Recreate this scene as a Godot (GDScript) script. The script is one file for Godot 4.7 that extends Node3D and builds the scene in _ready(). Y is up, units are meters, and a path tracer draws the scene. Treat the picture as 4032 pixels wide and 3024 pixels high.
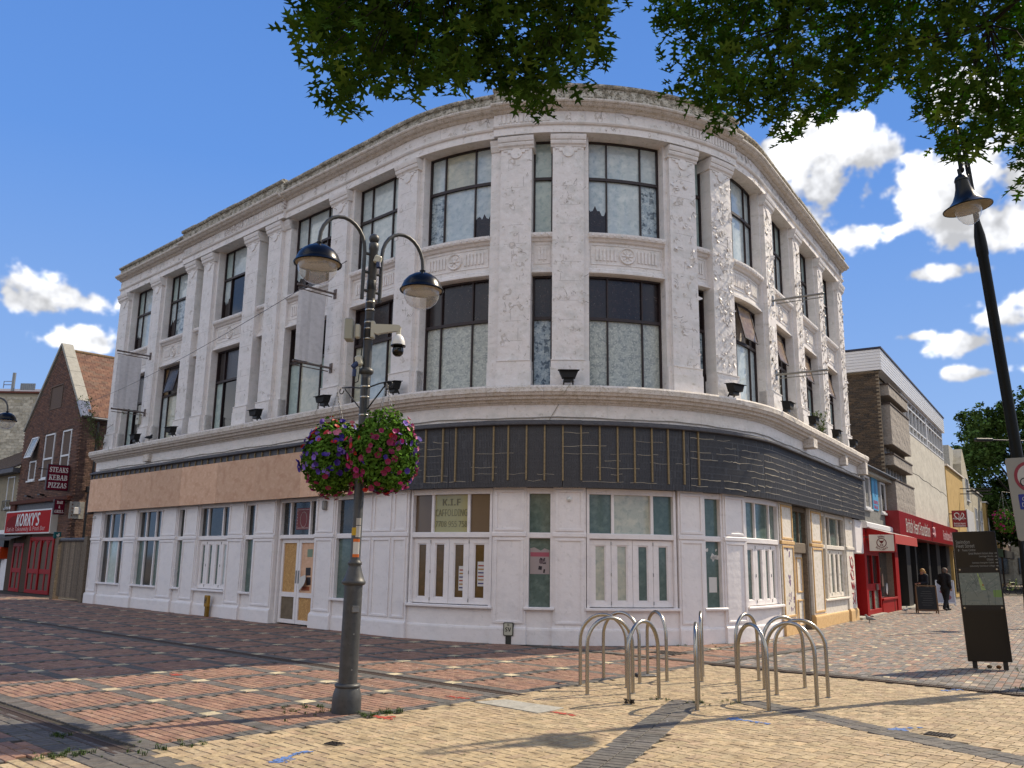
extends Node3D

# ---------------------------------------------------------------- plan of the corner building
const T1 := Vector2(-2.8065, -20.3430)
const T2 := Vector2(6.4446, -21.4424)
const CEN := Vector2(1.3641, -24.7210)
const RAD := 6.0465
const LL := 18.2
const ARC := 10.635
const AL := 0.76114
const AR := 0.99772

var rng := RandomNumberGenerator.new()
var M := {}
var used := {}
var noise_a := FastNoiseLite.new()

func _ready() -> void:
	rng.seed = 4711
	build_camera()
	build_sky()
	build_sun()
	make_materials()
	build_ground()
	build_store()
	build_restaurant_side()
	build_right_street()
	build_distance()
	build_street_lamps()
	build_cycle_stands()
	build_street_things()
	build_people()
	build_oak()

func build_camera() -> void:
	var cam := Camera3D.new()
	cam.name = "camera"
	cam.fov = rad_to_deg(2.0 * atan(1512.0 / 3405.0))
	cam.near = 0.1
	cam.far = 2000.0
	var pitch := deg_to_rad(11.58)
	var roll := deg_to_rad(0.849)
	var f := Vector3(0, sin(pitch), -cos(pitch))
	var u := Vector3(0, cos(pitch), sin(pitch))
	var r := Vector3(1, 0, 0)
	var r2 := r * cos(roll) + u * sin(roll)
	var u2 := -r * sin(roll) + u * cos(roll)
	cam.transform = Transform3D(Basis(r2, u2, -f), Vector3(0, 1.7, 0))
	add_child(cam)
	cam.current = true

func cloud_at(img: Image, az: float, el: float, rx: float, ry: float, nz: FastNoiseLite, bottom: float) -> void:
	# one heap of cloud: an ellipse of sky whose edge and shading follow the noise
	var w := img.get_width()
	var h := img.get_height()
	var stretch: float = 1.0 / maxf(0.25, cos(el))
	var x0 := int((az - rx * 1.7 * stretch) / TAU * w)
	var x1 := int((az + rx * 1.7 * stretch) / TAU * w)
	var y0 := int((PI * 0.5 - el - ry * 1.7) / PI * h)
	var y1 := int((PI * 0.5 - el + ry * 1.7) / PI * h)
	y0 = clampi(y0, 0, h / 2 - 1)
	y1 = clampi(y1, 0, h / 2 - 1)
	for yy in range(y0, y1 + 1):
		var e := PI * 0.5 - (yy + 0.5) / h * PI
		for xx in range(x0, x1 + 1):
			var a := (xx + 0.5) / w * TAU
			var dx := (a - az) / (rx * stretch)
			var dy := (e - el) / ry
			if dy < 0.0:
				dy *= bottom
			var d := 1.0 - sqrt(dx * dx + dy * dy)
			if d < -0.8:
				continue
			var px := a * 57.0 / stretch
			var py := e * 57.0
			var n := nz.get_noise_2d(px, py)
			var dens := d + n * 1.45 + 0.02
			var al := smoothstep(0.0, 0.42, dens)
			if al <= 0.004:
				continue
			var n2 := nz.get_noise_2d(px * 1.0 - 1.6, py * 1.0 + 2.2)
			var lit := clampf(0.92 + (n - n2) * 0.95 + dy * 0.20, 0.55, 1.30)
			var xi := posmod(xx, w)
			var c := img.get_pixel(xi, yy)
			var cc := Color(lit * 0.98, lit * 0.99, lit * 1.02)
			al *= 0.97
			img.set_pixel(xi, yy, c.lerp(cc, al))

func build_sky() -> void:
	var w := 4096
	var h := 2048
	var img := Image.create_empty(w, h, false, Image.FORMAT_RGBF)
	var top := Color(0.055, 0.165, 0.520)
	var mid := Color(0.125, 0.295, 0.720)
	var hor := Color(0.430, 0.620, 0.900)
	for y in h:
		var el := PI * 0.5 - (y + 0.5) / h * PI
		var c := Color(0.30, 0.31, 0.32)
		if el >= 0.0:
			var t := sin(el)
			if t < 0.42:
				c = hor.lerp(mid, pow(t / 0.42, 0.62))
			else:
				c = mid.lerp(top, clampf((t - 0.42) / 0.5, 0, 1))
		img.fill_rect(Rect2i(0, y, w, 1), c)
	var nz := FastNoiseLite.new()
	nz.seed = 21
	nz.noise_type = FastNoiseLite.TYPE_SIMPLEX_SMOOTH
	nz.frequency = 0.20
	nz.fractal_type = FastNoiseLite.FRACTAL_FBM
	nz.fractal_octaves = 6
	nz.fractal_gain = 0.58
	for c in CLOUDS:
		cloud_at(img, c[0], c[1], c[2], c[3], nz, c[4])
	# unseen heaps round the rest of the sky, added thick to whiten the fill light
	var r := RandomNumberGenerator.new()
	r.seed = 5
	for k in 56:
		var el := r.randf_range(0.10, 0.95)
		var free := 0.95 + el * 0.75
		var az := free + (k + r.randf()) / 56.0 * (TAU - 2.0 * free)
		cloud_at(img, az, el, r.randf_range(0.16, 0.34), r.randf_range(0.09, 0.19), nz, 1.4)
	var pm := PanoramaSkyMaterial.new()
	pm.panorama = ImageTexture.create_from_image(img)
	var sky := Sky.new()
	sky.sky_material = pm
	var env := Environment.new()
	env.background_mode = Environment.BG_SKY
	env.sky = sky
	env.background_energy_multiplier = 0.82
	env.tonemap_mode = Environment.TONE_MAPPER_LINEAR
	env.tonemap_exposure = 1.32
	env.sdfgi_enabled = true
	env.ssao_enabled = true
	env.ssil_enabled = true
	var we := WorldEnvironment.new()
	we.name = "world_environment"
	we.environment = env
	add_child(we)

func build_sun() -> void:
	var sun := DirectionalLight3D.new()
	sun.name = "sun"
	var az := deg_to_rad(149.0)
	var el := deg_to_rad(43.3)
	var d := Vector3(cos(az) * cos(el), -sin(el), sin(az) * cos(el))
	sun.basis = Basis.looking_at(d, Vector3.UP)
	sun.light_energy = 1.5
	sun.light_color = Color(1.0, 0.935, 0.83)
	sun.light_angular_distance = 0.53
	sun.shadow_enabled = true
	add_child(sun)

# ---------------------------------------------------------------- names and tags
func numbered(called: String) -> String:
	if not used.has(called):
		used[called] = 0
		return called
	used[called] += 1
	return "%s_%03d" % [called, used[called]]

func thing(called: String, label: String, category: String, at := Vector3.ZERO, turn := 0.0, group := "") -> Node3D:
	var o := Node3D.new()
	o.name = numbered(called)
	add_child(o)
	o.position = at
	o.rotation.y = turn
	o.set_meta("label", label)
	o.set_meta("category", category)
	if group != "":
		o.set_meta("group", group)
	return o

func tag(o: Node, label: String, category: String, group := "") -> void:
	o.set_meta("label", label)
	o.set_meta("category", category)
	if group != "":
		o.set_meta("group", group)

func part(parent: Node3D, called: String, mesh: Mesh, mat: Material, xf := Transform3D.IDENTITY) -> MeshInstance3D:
	var o := MeshInstance3D.new()
	o.name = called
	o.mesh = mesh
	o.material_override = mat
	o.transform = xf
	parent.add_child(o, true)
	return o

func origin_of(n: Node) -> Vector3:
	var p := Vector3.ZERO
	while n != self and n is Node3D:
		p += (n as Node3D).position
		n = n.get_parent()
	return p

# a part whose mesh is written in world coordinates (its parents are not turned)
func wpart(parent: Node3D, called: String, b: MB, mat: Material) -> MeshInstance3D:
	var o := part(parent, called, b.mesh(), mat)
	o.position = -origin_of(parent)
	return o

func holder(parent: Node3D, called: String) -> Node3D:
	var o := Node3D.new()
	o.name = called
	parent.add_child(o, true)
	return o

func stuff(o: Node) -> Node:
	o.set_meta("kind", "stuff")
	return o

func structure(called: String, mesh: Mesh, mat: Material) -> MeshInstance3D:
	var o := MeshInstance3D.new()
	o.name = numbered(called)
	o.mesh = mesh
	o.material_override = mat
	add_child(o)
	o.set_meta("kind", "structure")
	return o

func many(parent: Node3D, called: String, mesh: Mesh, mat: Material, xfs: Array, cols := []) -> MultiMeshInstance3D:
	var mm := MultiMesh.new()
	mm.transform_format = MultiMesh.TRANSFORM_3D
	mm.use_colors = cols.size() > 0
	mm.mesh = mesh
	mm.instance_count = xfs.size()
	for i in xfs.size():
		mm.set_instance_transform(i, xfs[i])
		if cols.size() > 0:
			mm.set_instance_color(i, cols[i])
	var o := MultiMeshInstance3D.new()
	o.name = called
	o.multimesh = mm
	o.material_override = mat
	parent.add_child(o, true)
	o.set_meta("kind", "stuff")
	return o

# ---------------------------------------------------------------- mesh builder
class MB:
	var v := PackedVector3Array()
	var n := PackedVector3Array()
	var uv := PackedVector2Array()
	var ix := PackedInt32Array()
	func tri(a: Vector3, b: Vector3, c: Vector3, nr: Vector3) -> void:
		tri3(a, b, c, nr, nr, nr, Vector2(a.x, a.y), Vector2(b.x, b.y), Vector2(c.x, c.y))
	func tri3(a: Vector3, b: Vector3, c: Vector3, na: Vector3, nb: Vector3, nc: Vector3, ua: Vector2, ub: Vector2, uc: Vector2) -> void:
		var k := v.size()
		v.append(a); v.append(b); v.append(c)
		n.append(na); n.append(nb); n.append(nc)
		uv.append(ua); uv.append(ub); uv.append(uc)
		if (c - a).cross(b - a).dot(na + nb + nc) >= 0.0:
			ix.append(k); ix.append(k + 1); ix.append(k + 2)
		else:
			ix.append(k); ix.append(k + 2); ix.append(k + 1)
	func quad4(a: Vector3, b: Vector3, c: Vector3, d: Vector3, na: Vector3, nb: Vector3, nc: Vector3, nd: Vector3, ua: Vector2, ub: Vector2, uc: Vector2, ud: Vector2) -> void:
		var k := v.size()
		v.append(a); v.append(b); v.append(c); v.append(d)
		n.append(na); n.append(nb); n.append(nc); n.append(nd)
		uv.append(ua); uv.append(ub); uv.append(uc); uv.append(ud)
		if (c - a).cross(b - a).dot(na + nb + nc) + (d - a).cross(c - a).dot(na) >= 0.0:
			ix.append_array(PackedInt32Array([k, k + 1, k + 2, k, k + 2, k + 3]))
		else:
			ix.append_array(PackedInt32Array([k, k + 2, k + 1, k, k + 3, k + 2]))
	func quad(a: Vector3, b: Vector3, c: Vector3, d: Vector3, nr: Vector3) -> void:
		var w := (b - a).length()
		var h := (d - a).length()
		quad4(a, b, c, d, nr, nr, nr, nr, Vector2(0, h), Vector2(w, h), Vector2(w, 0), Vector2(0, 0))
	func box(c: Vector3, s: Vector3, bs := Basis.IDENTITY, ch := 0.0) -> void:
		var x := bs.x * s.x * 0.5
		var y := bs.y * s.y * 0.5
		var z := bs.z * s.z * 0.5
		if ch <= 0.0:
			quad(c - x - y + z, c + x - y + z, c + x + y + z, c - x + y + z, bs.z)
			quad(c + x - y - z, c - x - y - z, c - x + y - z, c + x + y - z, -bs.z)
			quad(c + x - y + z, c + x - y - z, c + x + y - z, c + x + y + z, bs.x)
			quad(c - x - y - z, c - x - y + z, c - x + y + z, c - x + y - z, -bs.x)
			quad(c - x + y + z, c + x + y + z, c + x + y - z, c - x + y - z, bs.y)
			quad(c - x - y - z, c + x - y - z, c + x - y + z, c - x - y + z, -bs.y)
			return
		var e := [bs.x, bs.y, bs.z]
		var hs := [s.x * 0.5, s.y * 0.5, s.z * 0.5]
		for a in 3:
			var p := (a + 1) % 3
			var q := (a + 2) % 3
			for sg in [-1.0, 1.0]:
				var o: Vector3 = c + e[a] * hs[a] * sg
				var pu: Vector3 = e[p] * (hs[p] - ch)
				var qu: Vector3 = e[q] * (hs[q] - ch)
				quad(o - pu - qu, o + pu - qu, o + pu + qu, o - pu + qu, e[a] * sg)
				# chamfer to the face of the next axis
				for sp in [-1.0, 1.0]:
					var o2: Vector3 = c + e[p] * hs[p] * sp
					var a1: Vector3 = o + e[p] * (hs[p] - ch) * sp
					var b1: Vector3 = o2 + e[a] * (hs[a] - ch) * sg
					quad(a1 - qu, a1 + qu, b1 + qu, b1 - qu, (e[a] * sg + e[p] * sp).normalized())
		for sx in [-1.0, 1.0]:
			for sy in [-1.0, 1.0]:
				for sz in [-1.0, 1.0]:
					var cx: Vector3 = e[0] * sx
					var cy: Vector3 = e[1] * sy
					var cz: Vector3 = e[2] * sz
					var k = c + cx * (hs[0] - ch) + cy * (hs[1] - ch) + cz * (hs[2] - ch)
					tri(k + cx * ch, k + cy * ch, k + cz * ch, (cx + cy + cz).normalized())
	func bar(a: Vector3, b: Vector3, w: float, h: float, up := Vector3.UP) -> void:
		var d := b - a
		var z := d.normalized()
		var x := up.cross(z)
		if x.length() < 0.01:
			x = Vector3.RIGHT.cross(z)
		x = x.normalized()
		box((a + b) * 0.5, Vector3(w, h, d.length()), Basis(x, z.cross(x), z))
	func tube(pts: Array, rads: Array, sides := 10, caps := true) -> void:
		var x := Vector3.ZERO
		var rings := []
		var nrms := []
		var L := 0.0
		var ls := []
		for i in pts.size():
			var d: Vector3
			if i == 0:
				d = pts[1] - pts[0]
			elif i == pts.size() - 1:
				d = pts[i] - pts[i - 1]
			else:
				d = (pts[i + 1] - pts[i]).normalized() + (pts[i] - pts[i - 1]).normalized()
			d = d.normalized()
			if i == 0:
				x = Vector3.UP.cross(d)
				if x.length() < 0.05:
					x = Vector3.RIGHT.cross(d)
			x = (x - d * x.dot(d)).normalized()
			var y := d.cross(x)
			var ring := []
			var nr := []
			var r: float = rads[mini(i, rads.size() - 1)]
			for k in sides + 1:
				var a := TAU * k / sides
				var q := x * cos(a) + y * sin(a)
				nr.append(q)
				ring.append(pts[i] + q * r)
			rings.append(ring)
			nrms.append(nr)
			if i > 0:
				L += (pts[i] - pts[i - 1]).length()
			ls.append(L)
		for i in pts.size() - 1:
			for k in sides:
				var u0 := float(k) / sides
				var u1 := float(k + 1) / sides
				quad4(rings[i][k], rings[i][k + 1], rings[i + 1][k + 1], rings[i + 1][k], nrms[i][k], nrms[i][k + 1], nrms[i + 1][k + 1], nrms[i + 1][k], Vector2(u0, ls[i]), Vector2(u1, ls[i]), Vector2(u1, ls[i + 1]), Vector2(u0, ls[i + 1]))
		if caps:
			for e in [0, pts.size() - 1]:
				var dd: Vector3 = (pts[0] - pts[1]).normalized() if e == 0 else (pts[e] - pts[e - 1]).normalized()
				for k in sides:
					tri(pts[e], rings[e][k], rings[e][k + 1], dd)
	func lathe(prof: Array, segs := 24, c := Vector3.ZERO, bs := Basis.IDENTITY) -> void:
		# prof: Vector2(radius, height), listed so that the outside lies to the right of the way up
		for i in prof.size() - 1:
			var p: Vector2 = prof[i]
			var q: Vector2 = prof[i + 1]
			var dn := Vector2(q.y - p.y, -(q.x - p.x)).normalized()
			var n0 := dn
			var n1 := dn
			if i > 0:
				var pp: Vector2 = prof[i - 1]
				var d0 := Vector2(p.y - pp.y, -(p.x - pp.x)).normalized()
				if d0.dot(dn) > 0.6:
					n0 = (d0 + dn).normalized()
			if i < prof.size() - 2:
				var qq: Vector2 = prof[i + 2]
				var d1 := Vector2(qq.y - q.y, -(qq.x - q.x)).normalized()
				if d1.dot(dn) > 0.6:
					n1 = (d1 + dn).normalized()
			for k in segs:
				var a0 := TAU * k / segs
				var a1 := TAU * (k + 1) / segs
				var r0 := bs.x * cos(a0) + bs.z * sin(a0)
				var r1 := bs.x * cos(a1) + bs.z * sin(a1)
				quad4(c + r0 * p.x + bs.y * p.y, c + r1 * p.x + bs.y * p.y, c + r1 * q.x + bs.y * q.y, c + r0 * q.x + bs.y * q.y, r0 * n0.x + bs.y * n0.y, r1 * n0.x + bs.y * n0.y, r1 * n1.x + bs.y * n1.y, r0 * n1.x + bs.y * n1.y, Vector2(float(k) / segs, p.y), Vector2(float(k + 1) / segs, p.y), Vector2(float(k + 1) / segs, q.y), Vector2(float(k) / segs, q.y))
	func ball(c: Vector3, r: Vector3, segs := 14, rings := 9) -> void:
		for i in rings:
			var t0 := PI * i / rings - PI / 2
			var t1 := PI * (i + 1) / rings - PI / 2
			for k in segs:
				var a0 := TAU * k / segs
				var a1 := TAU * (k + 1) / segs
				var p := [Vector3(cos(t0) * cos(a0), sin(t0), cos(t0) * sin(a0)), Vector3(cos(t0) * cos(a1), sin(t0), cos(t0) * sin(a1)), Vector3(cos(t1) * cos(a1), sin(t1), cos(t1) * sin(a1)), Vector3(cos(t1) * cos(a0), sin(t1), cos(t1) * sin(a0))]
				quad4(c + p[0] * r, c + p[1] * r, c + p[2] * r, c + p[3] * r, (p[0] / r).normalized(), (p[1] / r).normalized(), (p[2] / r).normalized(), (p[3] / r).normalized(), Vector2.ZERO, Vector2.ZERO, Vector2.ZERO, Vector2.ZERO)
	# a flat outline in the plane of bs.x and bs.y, given thickness along bs.z
	func plate(poly: PackedVector2Array, th: float, c: Vector3, bs := Basis.IDENTITY) -> void:
		var t := Geometry2D.triangulate_polygon(poly)
		var h := bs.z * th * 0.5
		for i in range(0, t.size(), 3):
			var a := c + bs.x * poly[t[i]].x + bs.y * poly[t[i]].y
			var b := c + bs.x * poly[t[i + 1]].x + bs.y * poly[t[i + 1]].y
			var d := c + bs.x * poly[t[i + 2]].x + bs.y * poly[t[i + 2]].y
			tri3(a + h, b + h, d + h, bs.z, bs.z, bs.z, poly[t[i]], poly[t[i + 1]], poly[t[i + 2]])
			tri3(a - h, b - h, d - h, -bs.z, -bs.z, -bs.z, poly[t[i]], poly[t[i + 1]], poly[t[i + 2]])
		var cw := Geometry2D.is_polygon_clockwise(poly)
		for i in poly.size():
			var p := poly[i]
			var q := poly[(i + 1) % poly.size()]
			var e := (q - p).normalized()
			var nn := Vector2(e.y, -e.x) if not cw else Vector2(-e.y, e.x)
			var a2 := c + bs.x * p.x + bs.y * p.y
			var b2 := c + bs.x * q.x + bs.y * q.y
			quad(a2 - h, b2 - h, b2 + h, a2 + h, bs.x * nn.x + bs.y * nn.y)
	func mesh() -> ArrayMesh:
		var m := ArrayMesh.new()
		if v.size() == 0:
			return m
		var arr := []
		arr.resize(Mesh.ARRAY_MAX)
		arr[Mesh.ARRAY_VERTEX] = v
		arr[Mesh.ARRAY_NORMAL] = n
		arr[Mesh.ARRAY_TEX_UV] = uv
		arr[Mesh.ARRAY_INDEX] = ix
		m.add_surface_from_arrays(Mesh.PRIMITIVE_TRIANGLES, arr)
		return m

# ---------------------------------------------------------------- the line of the fronts: s along it, o out of it
func ft(s: float) -> Vector3:
	if s < LL:
		return Vector3(cos(AL), 0, sin(AL))
	if s < LL + ARC:
		var a := AL - (s - LL) / RAD
		return Vector3(cos(a), 0, sin(a))
	return Vector3(cos(AR), 0, -sin(AR))

func fn(s: float) -> Vector3:
	var t := ft(s)
	return Vector3(-t.z, 0, t.x)

func fp(s: float, o := 0.0, y := 0.0) -> Vector3:
	var n := fn(s)
	if s < LL:
		var t := ft(s)
		return Vector3(T1.x, y, T1.y) + t * (s - LL) + n * o
	if s < LL + ARC:
		return Vector3(CEN.x, y, CEN.y) + n * (RAD + o)
	return Vector3(T2.x, y, T2.y) + ft(s) * (s - LL - ARC) + n * o

func fb(s: float) -> Basis:
	return Basis(ft(s), Vector3.UP, fn(s))

func stations(s0: float, s1: float) -> Array:
	var r := [s0]
	var a0: float = maxf(s0, LL)
	var a1: float = minf(s1, LL + ARC)
	if a1 > a0:
		var k := maxi(1, int(ceil((a1 - a0) / 0.22)))
		for i in k + 1:
			var s := a0 + (a1 - a0) * i / k
			if s > r[-1] + 0.0005 and s < s1 - 0.0005:
				r.append(s)
	r.append(s1)
	return r

func sweep(b: MB, s0: float, s1: float, prof: Array, caps := true) -> void:
	var st := stations(s0, s1)
	var vv := 0.0
	for i in prof.size() - 1:
		var p: Vector2 = prof[i]
		var q: Vector2 = prof[i + 1]
		var d := (q - p)
		var dl := d.length()
		if dl < 1e-6:
			continue
		var dn := Vector2(d.y, -d.x) / dl
		for k in st.size() - 1:
			var sa: float = st[k]
			var sb: float = st[k + 1]
			var na := fn(sa) * dn.x + Vector3.UP * dn.y
			var nb := fn(sb - 0.0001) * dn.x + Vector3.UP * dn.y
			b.quad4(fp(sa, p.x, p.y), fp(sb, p.x, p.y), fp(sb, q.x, q.y), fp(sa, q.x, q.y), na, nb, nb, na, Vector2(sa, -vv), Vector2(sb, -vv), Vector2(sb, -vv - dl), Vector2(sa, -vv - dl))
		vv += dl
	if caps:
		var poly := PackedVector2Array(prof)
		var t := Geometry2D.triangulate_polygon(poly)
		for e in [s0, s1]:
			var nr: Vector3 = -ft(s0) if e == s0 else ft(s1)
			for i in range(0, t.size(), 3):
				b.tri3(fp(e, poly[t[i]].x, poly[t[i]].y), fp(e, poly[t[i + 1]].x, poly[t[i + 1]].y), fp(e, poly[t[i + 2]].x, poly[t[i + 2]].y), nr, nr, nr, poly[t[i]], poly[t[i + 1]], poly[t[i + 2]])

func fbox(b: MB, s0: float, s1: float, y0: float, y1: float, o0: float, o1: float, ch := 0.0) -> void:
	if ch > 0.0:
		sweep(b, s0, s1, [Vector2(o0, y0), Vector2(o1 - ch, y0), Vector2(o1, y0 + ch), Vector2(o1, y1 - ch), Vector2(o1 - ch, y1), Vector2(o0, y1)])
	else:
		sweep(b, s0, s1, [Vector2(o0, y0), Vector2(o1, y0), Vector2(o1, y1), Vector2(o0, y1)])

# rectangular ring on the front (a frame or a raised moulding)
func fring(b: MB, s0: float, s1: float, y0: float, y1: float, w: float, o0: float, o1: float, ch := 0.006) -> void:
	fbox(b, s0, s1, y0, y0 + w, o0, o1, ch)
	fbox(b, s0, s1, y1 - w, y1, o0, o1, ch)
	fbox(b, s0, s0 + w, y0 + w, y1 - w, o0, o1, 0.0)
	fbox(b, s1 - w, s1, y0 + w, y1 - w, o0, o1, 0.0)

func words(parent: Node3D, called: String, text: String, height: float, width: float, xf: Transform3D, mat: Material, face := "Droid Sans", weight := 400, depth := 0.004) -> MeshInstance3D:
	var f := SystemFont.new()
	f.font_names = PackedStringArray([face])
	f.font_weight = weight
	var t := TextMesh.new()
	t.font = f
	t.text = text
	t.font_size = 64
	t.pixel_size = 0.01
	t.depth = 0.01
	t.curve_step = 2.0
	t.horizontal_alignment = HORIZONTAL_ALIGNMENT_CENTER
	t.vertical_alignment = VERTICAL_ALIGNMENT_CENTER
	var ab := t.get_aabb()
	var sy: float = height / maxf(0.01, ab.size.y)
	var sx: float = sy if width <= 0.0 else width / maxf(0.01, ab.size.x)
	var o := part(parent, called, t, mat)
	var c := ab.get_center()
	var bs := xf.basis
	o.transform = Transform3D(Basis(bs.x * sx, bs.y * sy, bs.z * depth / 0.01), xf.origin - bs.x * sx * c.x - bs.y * sy * c.y)
	return o
const CLOUDS := [
	[-0.5077, 0.2599, 0.0662, 0.0246, 1.50],
	[-0.4682, 0.2199, 0.0341, 0.0176, 1.20],
	[-0.5279, 0.2497, 0.0478, 0.0175, 1.50],
	[0.2218, 0.5073, 0.0154, 0.0104, 1.00],
	[0.3272, 0.4462, 0.0713, 0.0441, 1.10],
	[0.3704, 0.3974, 0.0661, 0.0507, 1.20],
	[0.4079, 0.4354, 0.0366, 0.0310, 1.00],
	[0.3334, 0.3722, 0.0533, 0.0332, 1.30],
	[0.3969, 0.3504, 0.0329, 0.0206, 1.20],
	[0.5125, 0.3945, 0.0560, 0.0392, 1.10],
	[0.5382, 0.3439, 0.0597, 0.0367, 1.20],
	[0.4879, 0.3710, 0.0486, 0.0255, 1.10],
	[0.5594, 0.3854, 0.0582, 0.0474, 1.00],
	[0.5159, 0.4751, 0.0377, 0.0319, 1.00],
	[0.5061, 0.2268, 0.0420, 0.0149, 1.30],
	[0.5374, 0.2467, 0.0302, 0.0115, 1.00],
	[0.4948, 0.1956, 0.0334, 0.0086, 1.30],
	[0.4378, 0.3524, 0.0183, 0.0062, 1.00],
	[0.4499, 0.2396, 0.0184, 0.0054, 1.00],
	[0.6179, 0.4293, 0.0663, 0.0476, 1.10],
	[0.6067, 0.2599, 0.0647, 0.0306, 1.20],
	[-0.5898, 0.2554, 0.0493, 0.0234, 1.30],
	[0.4774, 0.3016, 0.0540, 0.0096, 1.20],
]

# ---------------------------------------------------------------- materials
# base colour with layers of noise: [colour, frequency, low, high, strength, stretch of y]
func mottle(seed_: int, size: int, base: Color, layers: Array) -> ImageTexture:
	var img := Image.create_empty(size, size, false, Image.FORMAT_RGB8)
	var n := size * size
	var cr := PackedFloat32Array()
	var cg := PackedFloat32Array()
	var cb := PackedFloat32Array()
	cr.resize(n); cg.resize(n); cb.resize(n)
	cr.fill(base.r); cg.fill(base.g); cb.fill(base.b)
	var k := 0
	for l in layers:
		var nz := FastNoiseLite.new()
		nz.seed = seed_ + k * 17
		nz.noise_type = FastNoiseLite.TYPE_SIMPLEX_SMOOTH
		nz.frequency = l[1]
		nz.fractal_octaves = 4
		k += 1
		var im := nz.get_seamless_image(size, size)
		if l.size() > 5 and l[5] != 1.0:
			# stretched grain: take rows or columns coarser
			var sx: int = size if l[5] < 1.0 else int(size / l[5])
			var sy: int = int(size * l[5]) if l[5] < 1.0 else size
			im.resize(sx, sy, Image.INTERPOLATE_BILINEAR)
			im.resize(size, size, Image.INTERPOLATE_CUBIC)
		im.convert(Image.FORMAT_L8)
		var d := im.get_data()
		var lo: float = l[2]
		var hi: float = l[3]
		var st: float = l[4]
		var c: Color = l[0]
		for i in n:
			var t := (d[i] / 255.0 - lo) / (hi - lo)
			if t <= 0.0:
				continue
			t = minf(t, 1.0) * st
			cr[i] += (c.r - cr[i]) * t
			cg[i] += (c.g - cg[i]) * t
			cb[i] += (c.b - cb[i]) * t
	var out := PackedByteArray()
	out.resize(n * 3)
	for i in n:
		out[i * 3] = int(clampf(cr[i], 0, 1) * 255)
		out[i * 3 + 1] = int(clampf(cg[i], 0, 1) * 255)
		out[i * 3 + 2] = int(clampf(cb[i], 0, 1) * 255)
	img.set_data(size, size, false, Image.FORMAT_RGB8, out)
	return ImageTexture.create_from_image(img)

func bumps(seed_: int, freq: float, strength: float, size := 256) -> ImageTexture:
	var nz := FastNoiseLite.new()
	nz.seed = seed_
	nz.frequency = freq
	nz.fractal_octaves = 4
	var im := nz.get_seamless_image(size, size)
	im.convert(Image.FORMAT_RGBA8)
	im.bump_map_to_normal_map(strength)
	return ImageTexture.create_from_image(im)

func plain(c: Color, rough := 0.7, metal := 0.0, spec := 0.5) -> StandardMaterial3D:
	var m := StandardMaterial3D.new()
	m.albedo_color = c
	m.roughness = rough
	m.metallic = metal
	m.metallic_specular = spec
	return m

func tri(tex: Texture2D, scale: float, rough := 0.8, nrm: Texture2D = null, nscale := 0.5) -> StandardMaterial3D:
	var m := StandardMaterial3D.new()
	m.albedo_texture = tex
	m.uv1_triplanar = true
	m.uv1_world_triplanar = true
	m.uv1_scale = Vector3(scale, scale, scale)
	m.roughness = rough
	if nrm != null:
		m.normal_enabled = true
		m.normal_texture = nrm
		m.normal_scale = nscale
	return m

func uvm(tex: Texture2D, sx: float, sy: float, rough := 0.8) -> StandardMaterial3D:
	var m := StandardMaterial3D.new()
	m.albedo_texture = tex
	m.uv1_scale = Vector3(sx, sy, 1)
	m.roughness = rough
	return m

func tinted(m: StandardMaterial3D, c: Color) -> StandardMaterial3D:
	var r: StandardMaterial3D = m.duplicate()
	r.albedo_color = c
	return r

func strand_board() -> ImageTexture:
	var size := 512
	var img := Image.create_empty(size, size, false, Image.FORMAT_RGB8)
	img.fill(Color(0.70, 0.53, 0.31))
	var r := RandomNumberGenerator.new()
	r.seed = 88
	for k in 5200:
		var x := r.randi() % size
		var y := r.randi() % size
		var len := r.randi_range(8, 34)
		var ang := r.randfn(0.0, 0.55)
		var c := Color(0.70, 0.52, 0.30).lerp(Color(0.86, 0.72, 0.48), r.randf()) if r.randf() > 0.3 else Color(0.46, 0.31, 0.16).lerp(Color(0.66, 0.48, 0.27), r.randf())
		for i in len:
			for j in r.randi_range(2, 4):
				img.set_pixel(posmod(int(x + cos(ang + 1.4) * i - sin(ang + 1.4) * j), size), posmod(int(y + sin(ang + 1.4) * i + cos(ang + 1.4) * j), size), c)
	return ImageTexture.create_from_image(img)

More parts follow.
